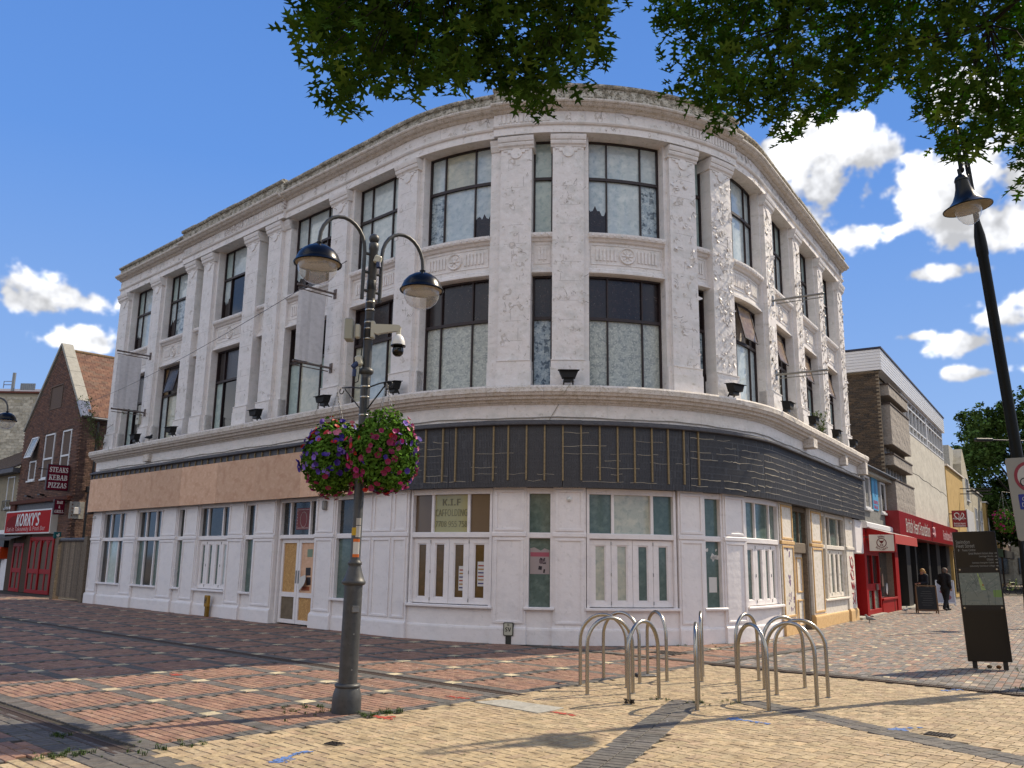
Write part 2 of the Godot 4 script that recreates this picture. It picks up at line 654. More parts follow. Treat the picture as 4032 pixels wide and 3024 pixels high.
func make_materials() -> void:
	var fine := bumps(3, 0.05, 3.0)
	var rough := bumps(9, 0.02, 5.0)
	M.fine = fine
	M.rough = rough
	var t_old := mottle(31, 512, Color(0.885, 0.862, 0.845), [
		[Color(0.80, 0.79, 0.77), 0.012, 0.45, 0.85, 0.75],
		[Color(0.93, 0.92, 0.91), 0.03, 0.5, 0.9, 0.6],
		[Color(0.66, 0.63, 0.57), 0.045, 0.70, 0.95, 0.7],
		[Color(0.74, 0.72, 0.69), 0.2, 0.66, 0.9, 0.35]])
	M.old = tri(t_old, 0.33, 0.62, fine, 0.35)
	var t_new := mottle(41, 512, Color(0.90, 0.878, 0.868), [
		[Color(0.82, 0.80, 0.80), 0.010, 0.5, 0.95, 0.6],
		[Color(0.76, 0.745, 0.73), 0.03, 0.72, 0.98, 0.6],
		[Color(0.93, 0.92, 0.92), 0.12, 0.5, 0.9, 0.35]])
	M.white = tri(t_new, 0.4, 0.45, fine, 0.2)
	var t_lich := mottle(51, 512, Color(0.76, 0.74, 0.69), [
		[Color(0.56, 0.52, 0.45), 0.012, 0.40, 0.75, 0.8],
		[Color(0.36, 0.34, 0.29), 0.022, 0.50, 0.72, 0.75],
		[Color(0.20, 0.19, 0.17), 0.05, 0.60, 0.76, 0.8],
		[Color(0.72, 0.69, 0.58), 0.10, 0.64, 0.80, 0.6]])
	M.lichen = tri(t_lich, 0.62, 0.95, rough, 0.9)
	var t_ledge := mottle(61, 512, Color(0.84, 0.815, 0.785), [
		[Color(0.74, 0.70, 0.64), 0.012, 0.45, 0.8, 0.75],
		[Color(0.58, 0.53, 0.45), 0.03, 0.62, 0.82, 0.65],
		[Color(0.34, 0.31, 0.26), 0.07, 0.72, 0.86, 0.7]])
	M.ledge = tri(t_ledge, 0.7, 0.9, rough, 0.6)
	M.streak = uvm(mottle(71, 512, Color(0.84, 0.82, 0.80), [
		[Color(0.52, 0.44, 0.41), 0.04, 0.52, 0.72, 0.85, 0.12],
		[Color(0.34, 0.27, 0.25), 0.07, 0.60, 0.76, 0.8, 0.10]]), 0.55, 0.9, 0.85)
	M.joint = plain(Color(0.50, 0.47, 0.44), 0.95)
	M.scar = tri(mottle(75, 256, Color(0.80, 0.775, 0.75), [[Color(0.70, 0.67, 0.63), 0.06, 0.4, 0.8, 0.8]]), 1.2, 0.9)
	M.crack = plain(Color(0.30, 0.27, 0.24), 0.95)
	M.maroon = tri(mottle(81, 256, Color(0.155, 0.098, 0.098), [[Color(0.27, 0.17, 0.12), 0.06, 0.6, 0.85, 0.7], [Color(0.08, 0.05, 0.05), 0.03, 0.5, 0.9, 0.6]]), 1.1, 0.5)
	# window panes: washed over, painted out, boarded, one reflection-toned
	var wash := mottle(91, 512, Color(0.70, 0.745, 0.75), [
		[Color(0.80, 0.83, 0.82), 0.012, 0.42, 0.8, 0.8],
		[Color(0.58, 0.65, 0.67), 0.022, 0.55, 0.85, 0.75],
		[Color(0.82, 0.84, 0.82), 0.08, 0.62, 0.85, 0.5, 0.4]])
	M.wash = tri(wash, 0.5, 0.10)
	M.wash.metallic_specular = 0.6
	M.wash_green = tinted(M.wash, Color(0.92, 0.95, 0.92))
	M.wash_warm = tinted(M.wash, Color(0.98, 0.93, 0.84))
	var worn := mottle(97, 512, Color(0.60, 0.66, 0.69), [
		[Color(0.76, 0.80, 0.80), 0.012, 0.4, 0.7, 0.9, 0.6],
		[Color(0.22, 0.27, 0.31), 0.012, 0.60, 0.72, 0.85, 0.7],
		[Color(0.36, 0.43, 0.48), 0.04, 0.60, 0.75, 0.6]])
	M.worn = tri(worn, 0.8, 0.12)
	M.blocks = tri(mottle(99, 512, Color(0.66, 0.68, 0.65), [
		[Color(0.52, 0.55, 0.54), 0.02, 0.4, 0.7, 0.8],
		[Color(0.78, 0.79, 0.75), 0.05, 0.55, 0.7, 0.8, 3.0]]), 0.6, 0.14)
	M.brown_pane = tri(mottle(101, 512, Color(0.125, 0.088, 0.090), [
		[Color(0.20, 0.145, 0.135), 0.02, 0.5, 0.9, 0.8, 0.3],
		[Color(0.06, 0.04, 0.045), 0.03, 0.5, 0.8, 0.6],
		[Color(0.62, 0.63, 0.60), 0.06, 0.80, 0.86, 0.8, 0.4]]), 0.5, 0.22)
	M.black_pane = plain(Color(0.035, 0.035, 0.045), 0.08)
	M.amber_pane = tri(mottle(107, 256, Color(0.50, 0.40, 0.27), [[Color(0.66, 0.60, 0.48), 0.02, 0.4, 0.8, 0.8, 0.3], [Color(0.33, 0.25, 0.18), 0.04, 0.55, 0.8, 0.7, 0.3]]), 0.6, 0.25)
	M.green_pane = tri(mottle(111, 256, Color(0.33, 0.40, 0.375), [[Color(0.44, 0.50, 0.47), 0.02, 0.45, 0.85, 0.7], [Color(0.27, 0.33, 0.31), 0.05, 0.55, 0.85, 0.6]]), 0.8, 0.13)
	M.dark_pane = tri(mottle(115, 256, Color(0.19, 0.195, 0.19), [[Color(0.11, 0.115, 0.115), 0.02, 0.45, 0.8, 0.8], [Color(0.30, 0.31, 0.30), 0.05, 0.62, 0.85, 0.6]]), 0.7, 0.07)
	M.paper_pane = plain(Color(0.62, 0.60, 0.42), 0.14)
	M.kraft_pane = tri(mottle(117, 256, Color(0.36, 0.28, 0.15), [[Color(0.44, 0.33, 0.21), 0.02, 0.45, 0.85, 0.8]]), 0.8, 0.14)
	M.brick_reflection_pane = plain(Color(0.40, 0.335, 0.27), 0.14)  # brown of a mirrored brick wall, put into the pane colour
	# timber
	M.ply = uvm(mottle(121, 512, Color(0.83, 0.67, 0.545), [
		[Color(0.775, 0.60, 0.475), 0.010, 0.42, 0.8, 0.8, 6.0],
		[Color(0.87, 0.725, 0.605), 0.025, 0.5, 0.8, 0.7, 12.0],
		[Color(0.74, 0.56, 0.435), 0.05, 0.6, 0.85, 0.5, 16.0]]), 0.42, 0.42, 0.7)
	M.osb = tri(strand_board(), 0.9, 0.75)
	M.board = tri(mottle(127, 256, Color(0.44, 0.39, 0.31), [[Color(0.36, 0.31, 0.25), 0.03, 0.4, 0.8, 0.8]]), 0.8, 0.8)
	M.batten = tri(mottle(131, 256, Color(0.52, 0.455, 0.33), [[Color(0.40, 0.34, 0.24), 0.05, 0.5, 0.8, 0.8, 0.2], [Color(0.60, 0.53, 0.41), 0.04, 0.55, 0.8, 0.6, 0.2]]), 1.4, 0.8)
	M.bare = tri(mottle(133, 256, Color(0.80, 0.66, 0.45), [[Color(0.72, 0.56, 0.36), 0.03, 0.4, 0.8, 0.7, 4.0], [Color(0.86, 0.75, 0.56), 0.06, 0.5, 0.8, 0.5, 4.0]]), 0.9, 0.75)
	M.filler = tri(mottle(135, 256, Color(0.84, 0.81, 0.765), [[Color(0.75, 0.715, 0.64), 0.03, 0.45, 0.75, 0.8], [Color(0.88, 0.86, 0.82), 0.06, 0.55, 0.8, 0.7]]), 0.8, 0.7)
	M.grey_wood = tri(mottle(137, 512, Color(0.42, 0.37, 0.31), [[Color(0.26, 0.22, 0.18), 0.03, 0.5, 0.8, 0.8, 0.08], [Color(0.60, 0.56, 0.48), 0.05, 0.58, 0.85, 0.7, 0.08]]), 0.8, 0.9)
	M.lead = tri(mottle(141, 256, Color(0.30, 0.30, 0.32), [[Color(0.20, 0.20, 0.22), 0.03, 0.4, 0.8, 0.7], [Color(0.42, 0.42, 0.43), 0.08, 0.6, 0.85, 0.5]]), 0.9, 0.6)
	M.mat_dark = uvm(mottle(151, 512, Color(0.27, 0.272, 0.29), [
		[Color(0.16, 0.162, 0.178), 0.12, 0.45, 0.62, 0.85, 0.16],
		[Color(0.34, 0.345, 0.36), 0.10, 0.60, 0.78, 0.6, 0.2],
		[Color(0.20, 0.202, 0.22), 0.012, 0.4, 0.8, 0.5]]), 0.62, 0.62, 0.55)
	M.glue = plain(Color(0.70, 0.67, 0.60), 0.85)
	# metals
	M.post_grey = tri(mottle(161, 256, Color(0.235, 0.24, 0.245), [[Color(0.30, 0.305, 0.305), 0.02, 0.5, 0.85, 0.7, 0.3], [Color(0.16, 0.165, 0.17), 0.05, 0.55, 0.8, 0.5]]), 1.2, 0.48)
	M.black = plain(Color(0.05, 0.05, 0.055), 0.45)
	M.black_soft = plain(Color(0.045, 0.045, 0.05), 0.75)
	M.navy = plain(Color(0.014, 0.018, 0.034), 0.26, 0.0, 0.35)
	M.green_black = plain(Color(0.05, 0.06, 0.052), 0.45, 0.0, 0.3)
	M.reflector = tri(mottle(165, 256, Color(0.66, 0.60, 0.48), [[Color(0.50, 0.45, 0.36), 0.04, 0.5, 0.8, 0.6]]), 2.0, 0.5)
	var gl := plain(Color(0.93, 0.93, 0.92, 0.22), 0.03)
	gl.transparency = BaseMaterial3D.TRANSPARENCY_ALPHA
	M.globe = gl
	M.steel = plain(Color(0.66, 0.64, 0.60), 0.27, 1.0)
	M.steel_dull = plain(Color(0.52, 0.52, 0.51), 0.42, 0.9)
	M.rust = tri(mottle(167, 256, Color(0.40, 0.38, 0.37), [[Color(0.33, 0.19, 0.12), 0.04, 0.5, 0.75, 0.9]]), 1.5, 0.7)
	M.cream_plastic = plain(Color(0.72, 0.71, 0.64), 0.4)
	M.white_plastic = plain(Color(0.86, 0.86, 0.84), 0.35)
	M.blue_plastic = plain(Color(0.09, 0.17, 0.33), 0.4)
	M.gloss_black = plain(Color(0.015, 0.015, 0.018), 0.06)
	M.banner = tri(mottle(171, 256, Color(0.80, 0.795, 0.80), [[Color(0.72, 0.715, 0.72), 0.03, 0.4, 0.8, 0.7, 0.15], [Color(0.86, 0.855, 0.86), 0.06, 0.55, 0.8, 0.6, 0.15]]), 0.8, 0.6)
	M.white_print = plain(Color(0.86, 0.85, 0.82), 0.6)
	M.paper = plain(Color(0.80, 0.79, 0.77), 0.8)
	M.concrete = tri(mottle(181, 256, Color(0.62, 0.61, 0.57), [[Color(0.52, 0.51, 0.47), 0.03, 0.4, 0.8, 0.7], [Color(0.71, 0.70, 0.66), 0.12, 0.55, 0.8, 0.5]]), 0.7, 0.9, rough, 0.5)
	M.pebble_dash = tri(mottle(183, 512, Color(0.56, 0.53, 0.50), [[Color(0.46, 0.43, 0.40), 0.05, 0.45, 0.75, 0.7], [Color(0.66, 0.63, 0.59), 0.22, 0.5, 0.7, 0.7], [Color(0.38, 0.36, 0.33), 0.25, 0.62, 0.75, 0.6]]), 0.5, 0.95, rough, 1.2)
	M.render_wall = tri(mottle(185, 512, Color(0.73, 0.71, 0.66), [[Color(0.66, 0.64, 0.59), 0.012, 0.4, 0.8, 0.7], [Color(0.78, 0.765, 0.72), 0.04, 0.5, 0.8, 0.5], [Color(0.58, 0.56, 0.51), 0.03, 0.68, 0.9, 0.5, 0.3]]), 0.14, 0.9, rough, 0.3)
	M.mortar = tri(mottle(187, 256, Color(0.56, 0.51, 0.44), [[Color(0.44, 0.40, 0.34), 0.06, 0.4, 0.8, 0.7]]), 0.9, 0.95)
	M.mortar_dark = tri(mottle(188, 256, Color(0.40, 0.34, 0.30), [[Color(0.30, 0.25, 0.22), 0.06, 0.4, 0.8, 0.7]]), 0.9, 0.95)
	M.red_paint = plain(Color(0.56, 0.04, 0.05), 0.5, 0.0, 0.3)
	M.red_sign = plain(Color(0.52, 0.05, 0.085), 0.30)
	M.burgundy = plain(Color(0.38, 0.03, 0.13), 0.5, 0.0, 0.3)
	M.frame_white = plain(Color(0.82, 0.82, 0.82), 0.4)
	M.gloss_white = plain(Color(0.80, 0.79, 0.76), 0.3)
	var pv := StandardMaterial3D.new()
	pv.vertex_color_use_as_albedo = true
	pv.albedo_texture = mottle(191, 512, Color(0.93, 0.93, 0.92), [[Color(0.74, 0.73, 0.71), 0.06, 0.45, 0.8, 0.7], [Color(1, 1, 1), 0.2, 0.55, 0.8, 0.6], [Color(0.62, 0.60, 0.57), 0.012, 0.5, 0.9, 0.5]])
	pv.uv1_triplanar = true
	pv.uv1_world_triplanar = true
	pv.uv1_scale = Vector3(0.55, 0.55, 0.55)
	pv.roughness = 0.86
	pv.normal_enabled = true
	pv.normal_texture = rough
	pv.normal_scale = 0.5
	M.paver = pv
	var bk: StandardMaterial3D = pv.duplicate()
	bk.normal_scale = 0.8
	M.brick = bk
	M.grass = plain(Color(0.24, 0.33, 0.10), 0.8)
	M.grass.backlight_enabled = true
	M.grass.backlight = Color(0.10, 0.16, 0.03)
	M.ply_edge = plain(Color(0.45, 0.33, 0.22), 0.9)

# ---------------------------------------------------------------- ground and paving
const GO := Vector2(-3.19, -8.23)
const GA := Vector2(0.7431, 0.6691)
const GB := Vector2(0.6691, -0.7431)
const SU := Vector2(0.5422, -0.8403)
const SV := Vector2(0.8403, 0.5422)
const UNIT := 0.208

func gpos(p: float, q: float) -> Vector2:
	return GO + GA * p + GB * q

func out_of_store(w: Vector2) -> float:
	# how far in front of the building line a ground point lies
	var d1 := w - T1
	var n1 := Vector2(-sin(AL), cos(AL))
	if d1.dot(Vector2(cos(AL), sin(AL))) < 0.0:
		return d1.dot(n1)
	var d2 := w - T2
	var n2 := Vector2(sin(AR), cos(AR))
	if d2.dot(Vector2(cos(AR), -sin(AR))) > 0.0:
		return d2.dot(n2)
	return w.distance_to(CEN) - RAD

func in_street(w: Vector2) -> bool:
	return (w - GO).dot(GB) > 10.02 and ((w - T2).dot(SU) > -1.6 or (w - GO).dot(GA) > 0.12)

func in_view(w: Vector2, margin := 1.2) -> bool:
	if w.y > -6.0:
		return false
	return absf(w.x) < -w.y * 0.605 + margin

func paver_mesh() -> ArrayMesh:
	var b := MB.new()
	var hx := 0.0995
	var hz := 0.0472
	var c := 0.005
	var y0 := -0.03
	var t := [Vector3(-hx + c, 0, -hz + c), Vector3(hx - c, 0, -hz + c), Vector3(hx - c, 0, hz - c), Vector3(-hx + c, 0, hz - c)]
	var m := [Vector3(-hx, -c, -hz), Vector3(hx, -c, -hz), Vector3(hx, -c, hz), Vector3(-hx, -c, hz)]
	b.quad(t[0], t[1], t[2], t[3], Vector3.UP)
	var ns := [Vector3(0, 0, -1), Vector3(1, 0, 0), Vector3(0, 0, 1), Vector3(-1, 0, 0)]
	for i in 4:
		var j := (i + 1) % 4
		b.quad(t[i], t[j], m[j], m[i], (ns[i] + Vector3.UP).normalized())
		b.quad(m[i], m[j], m[j] + Vector3(0, y0, 0), m[i] + Vector3(0, y0, 0), ns[i])
	return b.mesh()

func lay(list: Array, w: Vector2, dir: Vector2, kind: String, lift := 0.0) -> void:
	# one paver: place, way its long side runs, colour
	var c := Color(0.5, 0.4, 0.2)
	var k := rng.randf_range(0.84, 1.14)
	match kind:
		"yellow":
			c = Color(0.475, 0.365, 0.225) if rng.randf() < 0.86 else Color(0.45, 0.335, 0.21)
		"cream":
			c = Color(0.60, 0.52, 0.35)
		"red":
			var t := rng.randf()
			c = Color(0.325, 0.185, 0.128) if t < 0.7 else (Color(0.34, 0.21, 0.145) if t < 0.9 else Color(0.27, 0.155, 0.118))
		"dark":
			c = Color(0.128, 0.120, 0.112) if rng.randf() < 0.8 else Color(0.155, 0.14, 0.125)
		"street":
			var t := rng.randf()
			if t < 0.42:
				c = Color(0.21, 0.195, 0.185)
			elif t < 0.72:
				c = Color(0.33, 0.215, 0.165)
			elif t < 0.92:
				c = Color(0.27, 0.225, 0.19)
			else:
				c = Color(0.40, 0.33, 0.25)
	c = Color(c.r * k * rng.randf_range(0.97, 1.03), c.g * k, c.b * k * rng.randf_range(0.96, 1.04))
	var x := Vector3(dir.x, 0, dir.y)
	var z := Vector3(-dir.y, 0, dir.x)
	x = (x + Vector3.UP * rng.randfn(0, 0.008)).normalized()
	var y := z.cross(x).normalized()
	y = (y + z * rng.randfn(0, 0.012)).normalized()
	z = x.cross(y).normalized()
	list.append([Transform3D(Basis(x, y, z), Vector3(w.x, lift + rng.randfn(0, 0.0011), w.y)), c, kind])

func build_ground() -> void:
	var gm := MB.new()
	gm.quad(Vector3(-600, -0.05, 300), Vector3(600, -0.05, 300), Vector3(600, -0.05, -900), Vector3(-600, -0.05, -900), Vector3.UP)
	structure("ground", gm.mesh(), tri(mottle(201, 512, Color(0.46, 0.42, 0.38), [[Color(0.40, 0.35, 0.31), 0.05, 0.45, 0.8, 0.8], [Color(0.52, 0.46, 0.39), 0.15, 0.5, 0.8, 0.6]]), 0.4, 0.9))
	var sand := tri(mottle(203, 256, Color(0.22, 0.19, 0.145), [[Color(0.15, 0.145, 0.10), 0.03, 0.45, 0.75, 0.8], [Color(0.34, 0.30, 0.23), 0.12, 0.55, 0.8, 0.6]]), 0.6, 0.95)
	var bm := MB.new()
	bm.quad(Vector3(-45, -0.017, -4), Vector3(60, -0.017, -4), Vector3(60, -0.017, -75), Vector3(-45, -0.017, -75), Vector3.UP)
	var pave := structure("pavement", bm.mesh(), sand)
	var list := []
	var ce := Vector2(2.63, -12.38)
	var sp := [deg_to_rad(112.0), deg_to_rad(63.5)]
	# yellow square in herringbone
	var h := UNIT * 0.5
	for j in range(0, 95):
		for i in range(0, 125):
			var dif := posmod(i - j, 4)
			var w: Vector2
			var dir: Vector2
			if dif == 0:
				w = gpos((i + 1.0) * h, (j + 0.5) * h)
				dir = GA
			elif dif == 2:
				w = gpos((i + 0.5) * h, (j + 0.0) * h)
				dir = GB
			else:
				continue
			if not in_view(w, 1.0):
				continue
			var skip := false
			for a in sp:
				var d := w - ce
				var u := Vector2(cos(a), sin(a))
				if d.dot(u) > 0.95 and absf(d.cross(u)) < 0.17:
					skip = true
			if skip:
				continue
			lay(list, w, dir, "yellow")
	# the two dark spokes that run out from the ring of stands
	for a in sp:
		var u := Vector2(cos(a), sin(a))
		var v := Vector2(-u.y, u.x)
		for k in 62:
			for e in [-0.5, 0.5]:
				lay(list, ce + u * (0.95 + k * 0.1045) + v * e * UNIT, v, "dark", 0.0035)
	# red and dark chequer on the left, laid to the same axes
	for j in range(-14, 110):
		var qc := (j + 0.5) * UNIT
		for i in range(0, 175):
			var pc := -(i + 0.5) * UNIT
			var w := gpos(pc, qc)
			if not in_view(w, 1.6) or out_of_store(w) < (-1.15 if (w - T1).dot(Vector2(cos(AL), sin(AL))) < -17.4 else -0.15) or (i < 2 and j < -3) or in_street(w):
				continue
			var bi := i % 6 == 0
			var bj := posmod(j, 6) == 0
			var drain := (qc > -0.55 and qc < 0.25 and i > 0) or (absf(qc - 4.87) < 0.22) or absf(qc - 10.1) < 0.22
			if drain and absf(qc + 0.2) < 0.1 or absf(qc - 4.87) < 0.1 or absf(qc - 10.1) < 0.1:
				continue
			if drain or (bi != bj) or (i == 0):
				var along := GA if (bi and not bj) else GB
				for e in [-0.5, 0.5]:
					lay(list, w + (GB if along == GA else GA) * e * h, along, "dark")
			elif bi and bj:
				for e in [-0.5, 0.5]:
					lay(list, w + GA * e * h, GB, "cream")
			else:
				var fi := i % 6
				for e in [0, 1]:
					var ww := gpos(pc, (j + 0.25 + e * 0.5) * UNIT)
					if e == 0:
						lay(list, ww, GA, "red")
					elif fi < 5:
						lay(list, ww - GA * h, GA, "red")
					if e == 1 and fi == 1:
						lay(list, ww + GA * h * 0.5 + GA * 0.0, GA, "red", -0.002)
	# in front of and left of the yellow square
	for j in range(-16, 0):
		var qc := (j + 0.5) * UNIT
		for i in range(-2, 40):
			var w := gpos((i + 0.5) * UNIT, qc)
			if not in_view(w, 1.0) or (i < 0 and j >= -3):
				continue
			for e in [-0.5, 0.5]:
				if j >= -3:
					lay(list, w + GA * e * h, GB, "dark")
				else:
					lay(list, w + GB * e * h + (GA * h if e > 0 else Vector2.ZERO), GA, "yellow")
	# the street on the right, laid to the line of its fronts
	var so := T2
	for i in range(-75, 300):
		for j in range(-4, 150):
			var w := so + SU * ((i + (0.5 if j % 2 == 0 else 0.0)) * UNIT) + SV * ((j + 0.5) * h)
			var rel := w - GO
			var p := rel.dot(GA)
			var q := rel.dot(GB)
			if not in_street(w) or not in_view(w, 0.8) or w.y < -56.0 or out_of_store(w) < -0.6:
				continue
			if absf(q - 10.1) < 0.09:
				continue
			var kind := "street"
			if q < 10.5:
				kind = "dark"
			elif posmod(i, 5) == 0 and posmod(j, 11) < 1:
				kind = "cream"
			elif posmod(i, 5) == 0 and rng.randf() < 0.5:
				kind = "dark"
			lay(list, w, SU, kind, -0.003)
	# the nearest in view are pieces of their own, the others one mass
	list.sort_custom(func(a, b): return a[0].origin.length_squared() < b[0].origin.length_squared())
	var pm := paver_mesh()
	var mats := {}
	var xfs := []
	var cols := []
	var n := 0
	for e in list:
		var o: Vector3 = e[0].origin
		if n < 300 and absf(o.x) < -o.z * 0.595 and o.z < -7.35:
			var key: String = e[2] + str(n % 4)
			if not mats.has(key):
				var m: StandardMaterial3D = M.paver.duplicate()
				m.vertex_color_use_as_albedo = false
				m.albedo_color = Color(e[1]).linear_to_srgb()
				mats[key] = m
			part(pave, "paver", pm, mats[key], e[0])
			n += 1
		else:
			xfs.append(e[0])
			cols.append(e[1])
	many(pave, "paver_field", pm, M.paver, xfs, cols)
	# slot drains
	for d in [[-9.0, -0.05, -0.2], [-16.0, 0.15, 4.87], [-2.0, 14.0, 10.1]]:
		var b := MB.new()
		var x := Vector3(GA.x, 0, GA.y)
		var z := Vector3(GB.x, 0, GB.y)
		var l: float = d[1] - d[0]
		var mid := gpos((d[0] + d[1]) * 0.5, d[2])
		var bs := Basis(x, Vector3.UP, -z)
		for e in [-0.075, 0.075]:
			b.box(Vector3(mid.x, -0.006, mid.y) + z * e, Vector3(l, 0.02, 0.03), bs)
		var k := int(l / 0.034)
		for i in k:
			var c := gpos(d[0] + (i + 0.5) * 0.034, d[2])
			b.box(Vector3(c.x, -0.007, c.y), Vector3(0.019, 0.012, 0.125), bs)
		part(pave, "drain_channel", b.mesh(), plain(Color(0.30, 0.25, 0.22), 0.7, 0.3))
	# concrete patch, cover plates
	var patch := MB.new()
	patch.plate(PackedVector2Array([Vector2(-0.40, -11.15), Vector2(-0.22, -11.27), Vector2(-0.01, -11.38), Vector2(0.30, -11.10), Vector2(0.67, -10.82), Vector2(0.52, -10.58), Vector2(0.35, -10.42), Vector2(-0.02, -10.80)]), 0.012, Vector3(0, 0.003, 0), Basis(Vector3.RIGHT, Vector3.BACK, Vector3.DOWN))
	part(pave, "concrete_patch", patch.mesh(), M.concrete)
	for cv in [[Vector2(4.49, -9.50), 0.27, 0.20, 0.7], [Vector2(3.11, -17.5), 0.62, 0.55, 0.73], [Vector2(-1.61, -8.61), 0.16, 0.12, 0.5]]:
		var cb := MB.new()
		var c3 := Vector3(cv[0].x, 0.004, cv[0].y)
		var bs := Basis(Vector3.UP, -cv[3])
		cb.box(c3, Vector3(cv[1], 0.01, cv[2]), bs, 0.002)
		for i in 7:
			for j in 5:
				cb.box(c3 + bs * Vector3((i - 3) * cv[1] * 0.13, 0.007, (j - 2) * cv[2] * 0.18), Vector3(cv[1] * 0.09, 0.006, cv[2] * 0.05), bs * Basis(Vector3.UP, 0.7 if (i + j) % 2 == 0 else -0.7))
		part(pave, "cover_plate", cb.mesh(), plain(Color(0.24, 0.22, 0.20), 0.6, 0.5))
	# sprayed survey marks
	var blue := plain(Color(0.33, 0.45, 0.66), 0.9)
	var red := plain(Color(0.66, 0.27, 0.20), 0.9)
	for mk in [[Vector2(-2.0, -7.8), Vector2(-1.78, -8.31), 0.055, blue], [Vector2(-1.98, -7.82), Vector2(-1.86, -7.98), 0.10, blue], [Vector2(2.50, -10.29), Vector2(2.62, -10.18), 0.10, blue], [Vector2(2.6, -10.2), Vector2(2.86, -9.97), 0.05, blue], [Vector2(4.05, -9.74), Vector2(4.51, -9.91), 0.05, blue], [Vector2(4.12, -9.80), Vector2(4.25, -9.70), 0.07, blue], [Vector2(6.12, -12.74), Vector2(6.46, -12.92), 0.07, blue], [Vector2(-1.49, -10.13), Vector2(-1.25, -9.92), 0.045, red], [Vector2(-1.42, -10.0), Vector2(-1.25, -10.08), 0.05, red], [Vector2(0.52, -10.55), Vector2(0.78, -10.30), 0.05, red], [Vector2(-4.96, -13.34), Vector2(-4.78, -13.18), 0.10, red], [Vector2(-0.75, -11.60), Vector2(-0.50, -11.42), 0.06, red]]:
		var a: Vector2 = mk[0]
		var e: Vector2 = mk[1]
		var mb := MB.new()
		var dd := (e - a).normalized()
		var pp := Vector2(-dd.y, dd.x)
		for k in 46:
			var t := rng.randf()
			var c := a.lerp(e, t) + pp * rng.randfn(0, mk[2] * 0.42)
			var r := rng.randf_range(0.006, 0.024)
			var poly := PackedVector2Array()
			var n2 := 7
			for i in n2:
				var an := TAU * i / n2
				poly.append(c + Vector2(cos(an), sin(an)) * r * rng.randf_range(0.55, 1.25))
			mb.plate(poly, 0.0006, Vector3(0, 0.0045 + k * 0.00001, 0), Basis(Vector3.RIGHT, Vector3.BACK, Vector3.DOWN))
		part(pave, "paint_mark", mb.mesh(), mk[3])
	# weeds in the joints
	var blade := MB.new()
	for k in 9:
		var an := rng.randf() * TAU
		var o := Vector3(rng.randfn(0, 0.012), 0, rng.randfn(0, 0.012))
		var d := Vector3(cos(an), 0, sin(an))
		var w := Vector3(-d.z, 0, d.x) * 0.003
		var l := rng.randf_range(0.02, 0.055)
		var m1 := o + d * l * 0.35 + Vector3.UP * l * 0.7
		var m2 := o + d * l * 0.9 + Vector3.UP * l * 0.8
		blade.quad(o - w, o + w, m1 + w, m1 - w, (Vector3.UP + d).normalized())
		blade.tri(m1 - w, m1 + w, m2, (Vector3.UP + d * 0.3).normalized())
	var gx := []
	for t in [[-1.56, -10.12, 16, 0.06], [-1.39, -10.31, 16, 0.06], [-2.22, -10.63, 12, 0.07], [-1.25, -10.43, 10, 0.06], [-4.24, -8.78, 12, 0.05], [-3.89, -7.92, 16, 0.08], [-3.74, -8.03, 14, 0.06], [-1.9, -10.5, 10, 0.25], [-3.05, -8.35, 20, 0.2], [8.9, -15.3, 16, 0.2], [7.4, -12.9, 14, 0.12], [4.2, -19.2, 18, 0.5], [-2.3, -10.2, 10, 0.2], [1.95, -11.58, 8, 0.06], [2.88, -11.47, 8, 0.06], [2.4, -11.3, 8, 0.07]]:
		for k in t[2]:
			gx.append(Transform3D(Basis(Vector3.UP, rng.randf() * TAU).scaled(Vector3.ONE * rng.randf_range(0.5, 1.2)), Vector3(t[0] + rng.randfn(0, t[3]), -0.004, t[1] + rng.randfn(0, t[3]))))
	for k in 260:
		var w := gpos(rng.randf_range(-6, 10), floor(rng.randf_range(-3, 48)) * UNIT)
		if in_view(w, 0.0) and out_of_store(w) > 0.0:
			gx.append(Transform3D(Basis(Vector3.UP, rng.randf() * TAU).scaled(Vector3.ONE * rng.randf_range(0.2, 0.55)), Vector3(w.x, -0.006, w.y)))
	var weeds := many(self, "weeds", blade.mesh(), M.grass, gx)
	tag(weeds, "small green weeds sprouting from the joints of the paving", "weeds")
	# scraps of litter
	var lm := MB.new()
	for k in 70:
		var w := gpos(rng.randf_range(-7, 11), rng.randf_range(-2, 10))
		if not in_view(w, 0.0):
			continue
		lm.box(Vector3(w.x, 0.006, w.y), Vector3(rng.randf_range(0.006, 0.022), 0.004, rng.randf_range(0.006, 0.014)), Basis(Vector3.UP, rng.randf() * TAU))
	var litter := part(self, "litter", lm.mesh(), M.paper)
	stuff(litter)
	tag(litter, "tiny white scraps and gum spots scattered over the paving", "litter")

# ---------------------------------------------------------------- the white corner building
const PIL := [[1.16, 1.93], [4.01, 4.70], [6.69, 7.35], [7.83, 8.51], [10.59, 11.33], [11.87, 12.57], [15.15, 15.87], [18.0, 18.72], [21.08, 21.82], [22.31, 23.03], [25.16, 25.92], [26.43, 27.20], [29.29, 30.01], [32.17, 32.89], [35.07, 35.75], [37.90, 38.60]]
const S0 := 0.82
const S1 := 39.25

var store: Node3D

func shard(c: Vector2, r: float, n := 6, sx := 1.0) -> PackedVector2Array:
	var p := PackedVector2Array()
	for i in n:
		var a := TAU * (i + rng.randf_range(-0.3, 0.3)) / n
		var k := rng.randf_range(0.6, 1.2)
		p.append(c + Vector2(cos(a) * r * k * sx, sin(a) * r * k))
	return p

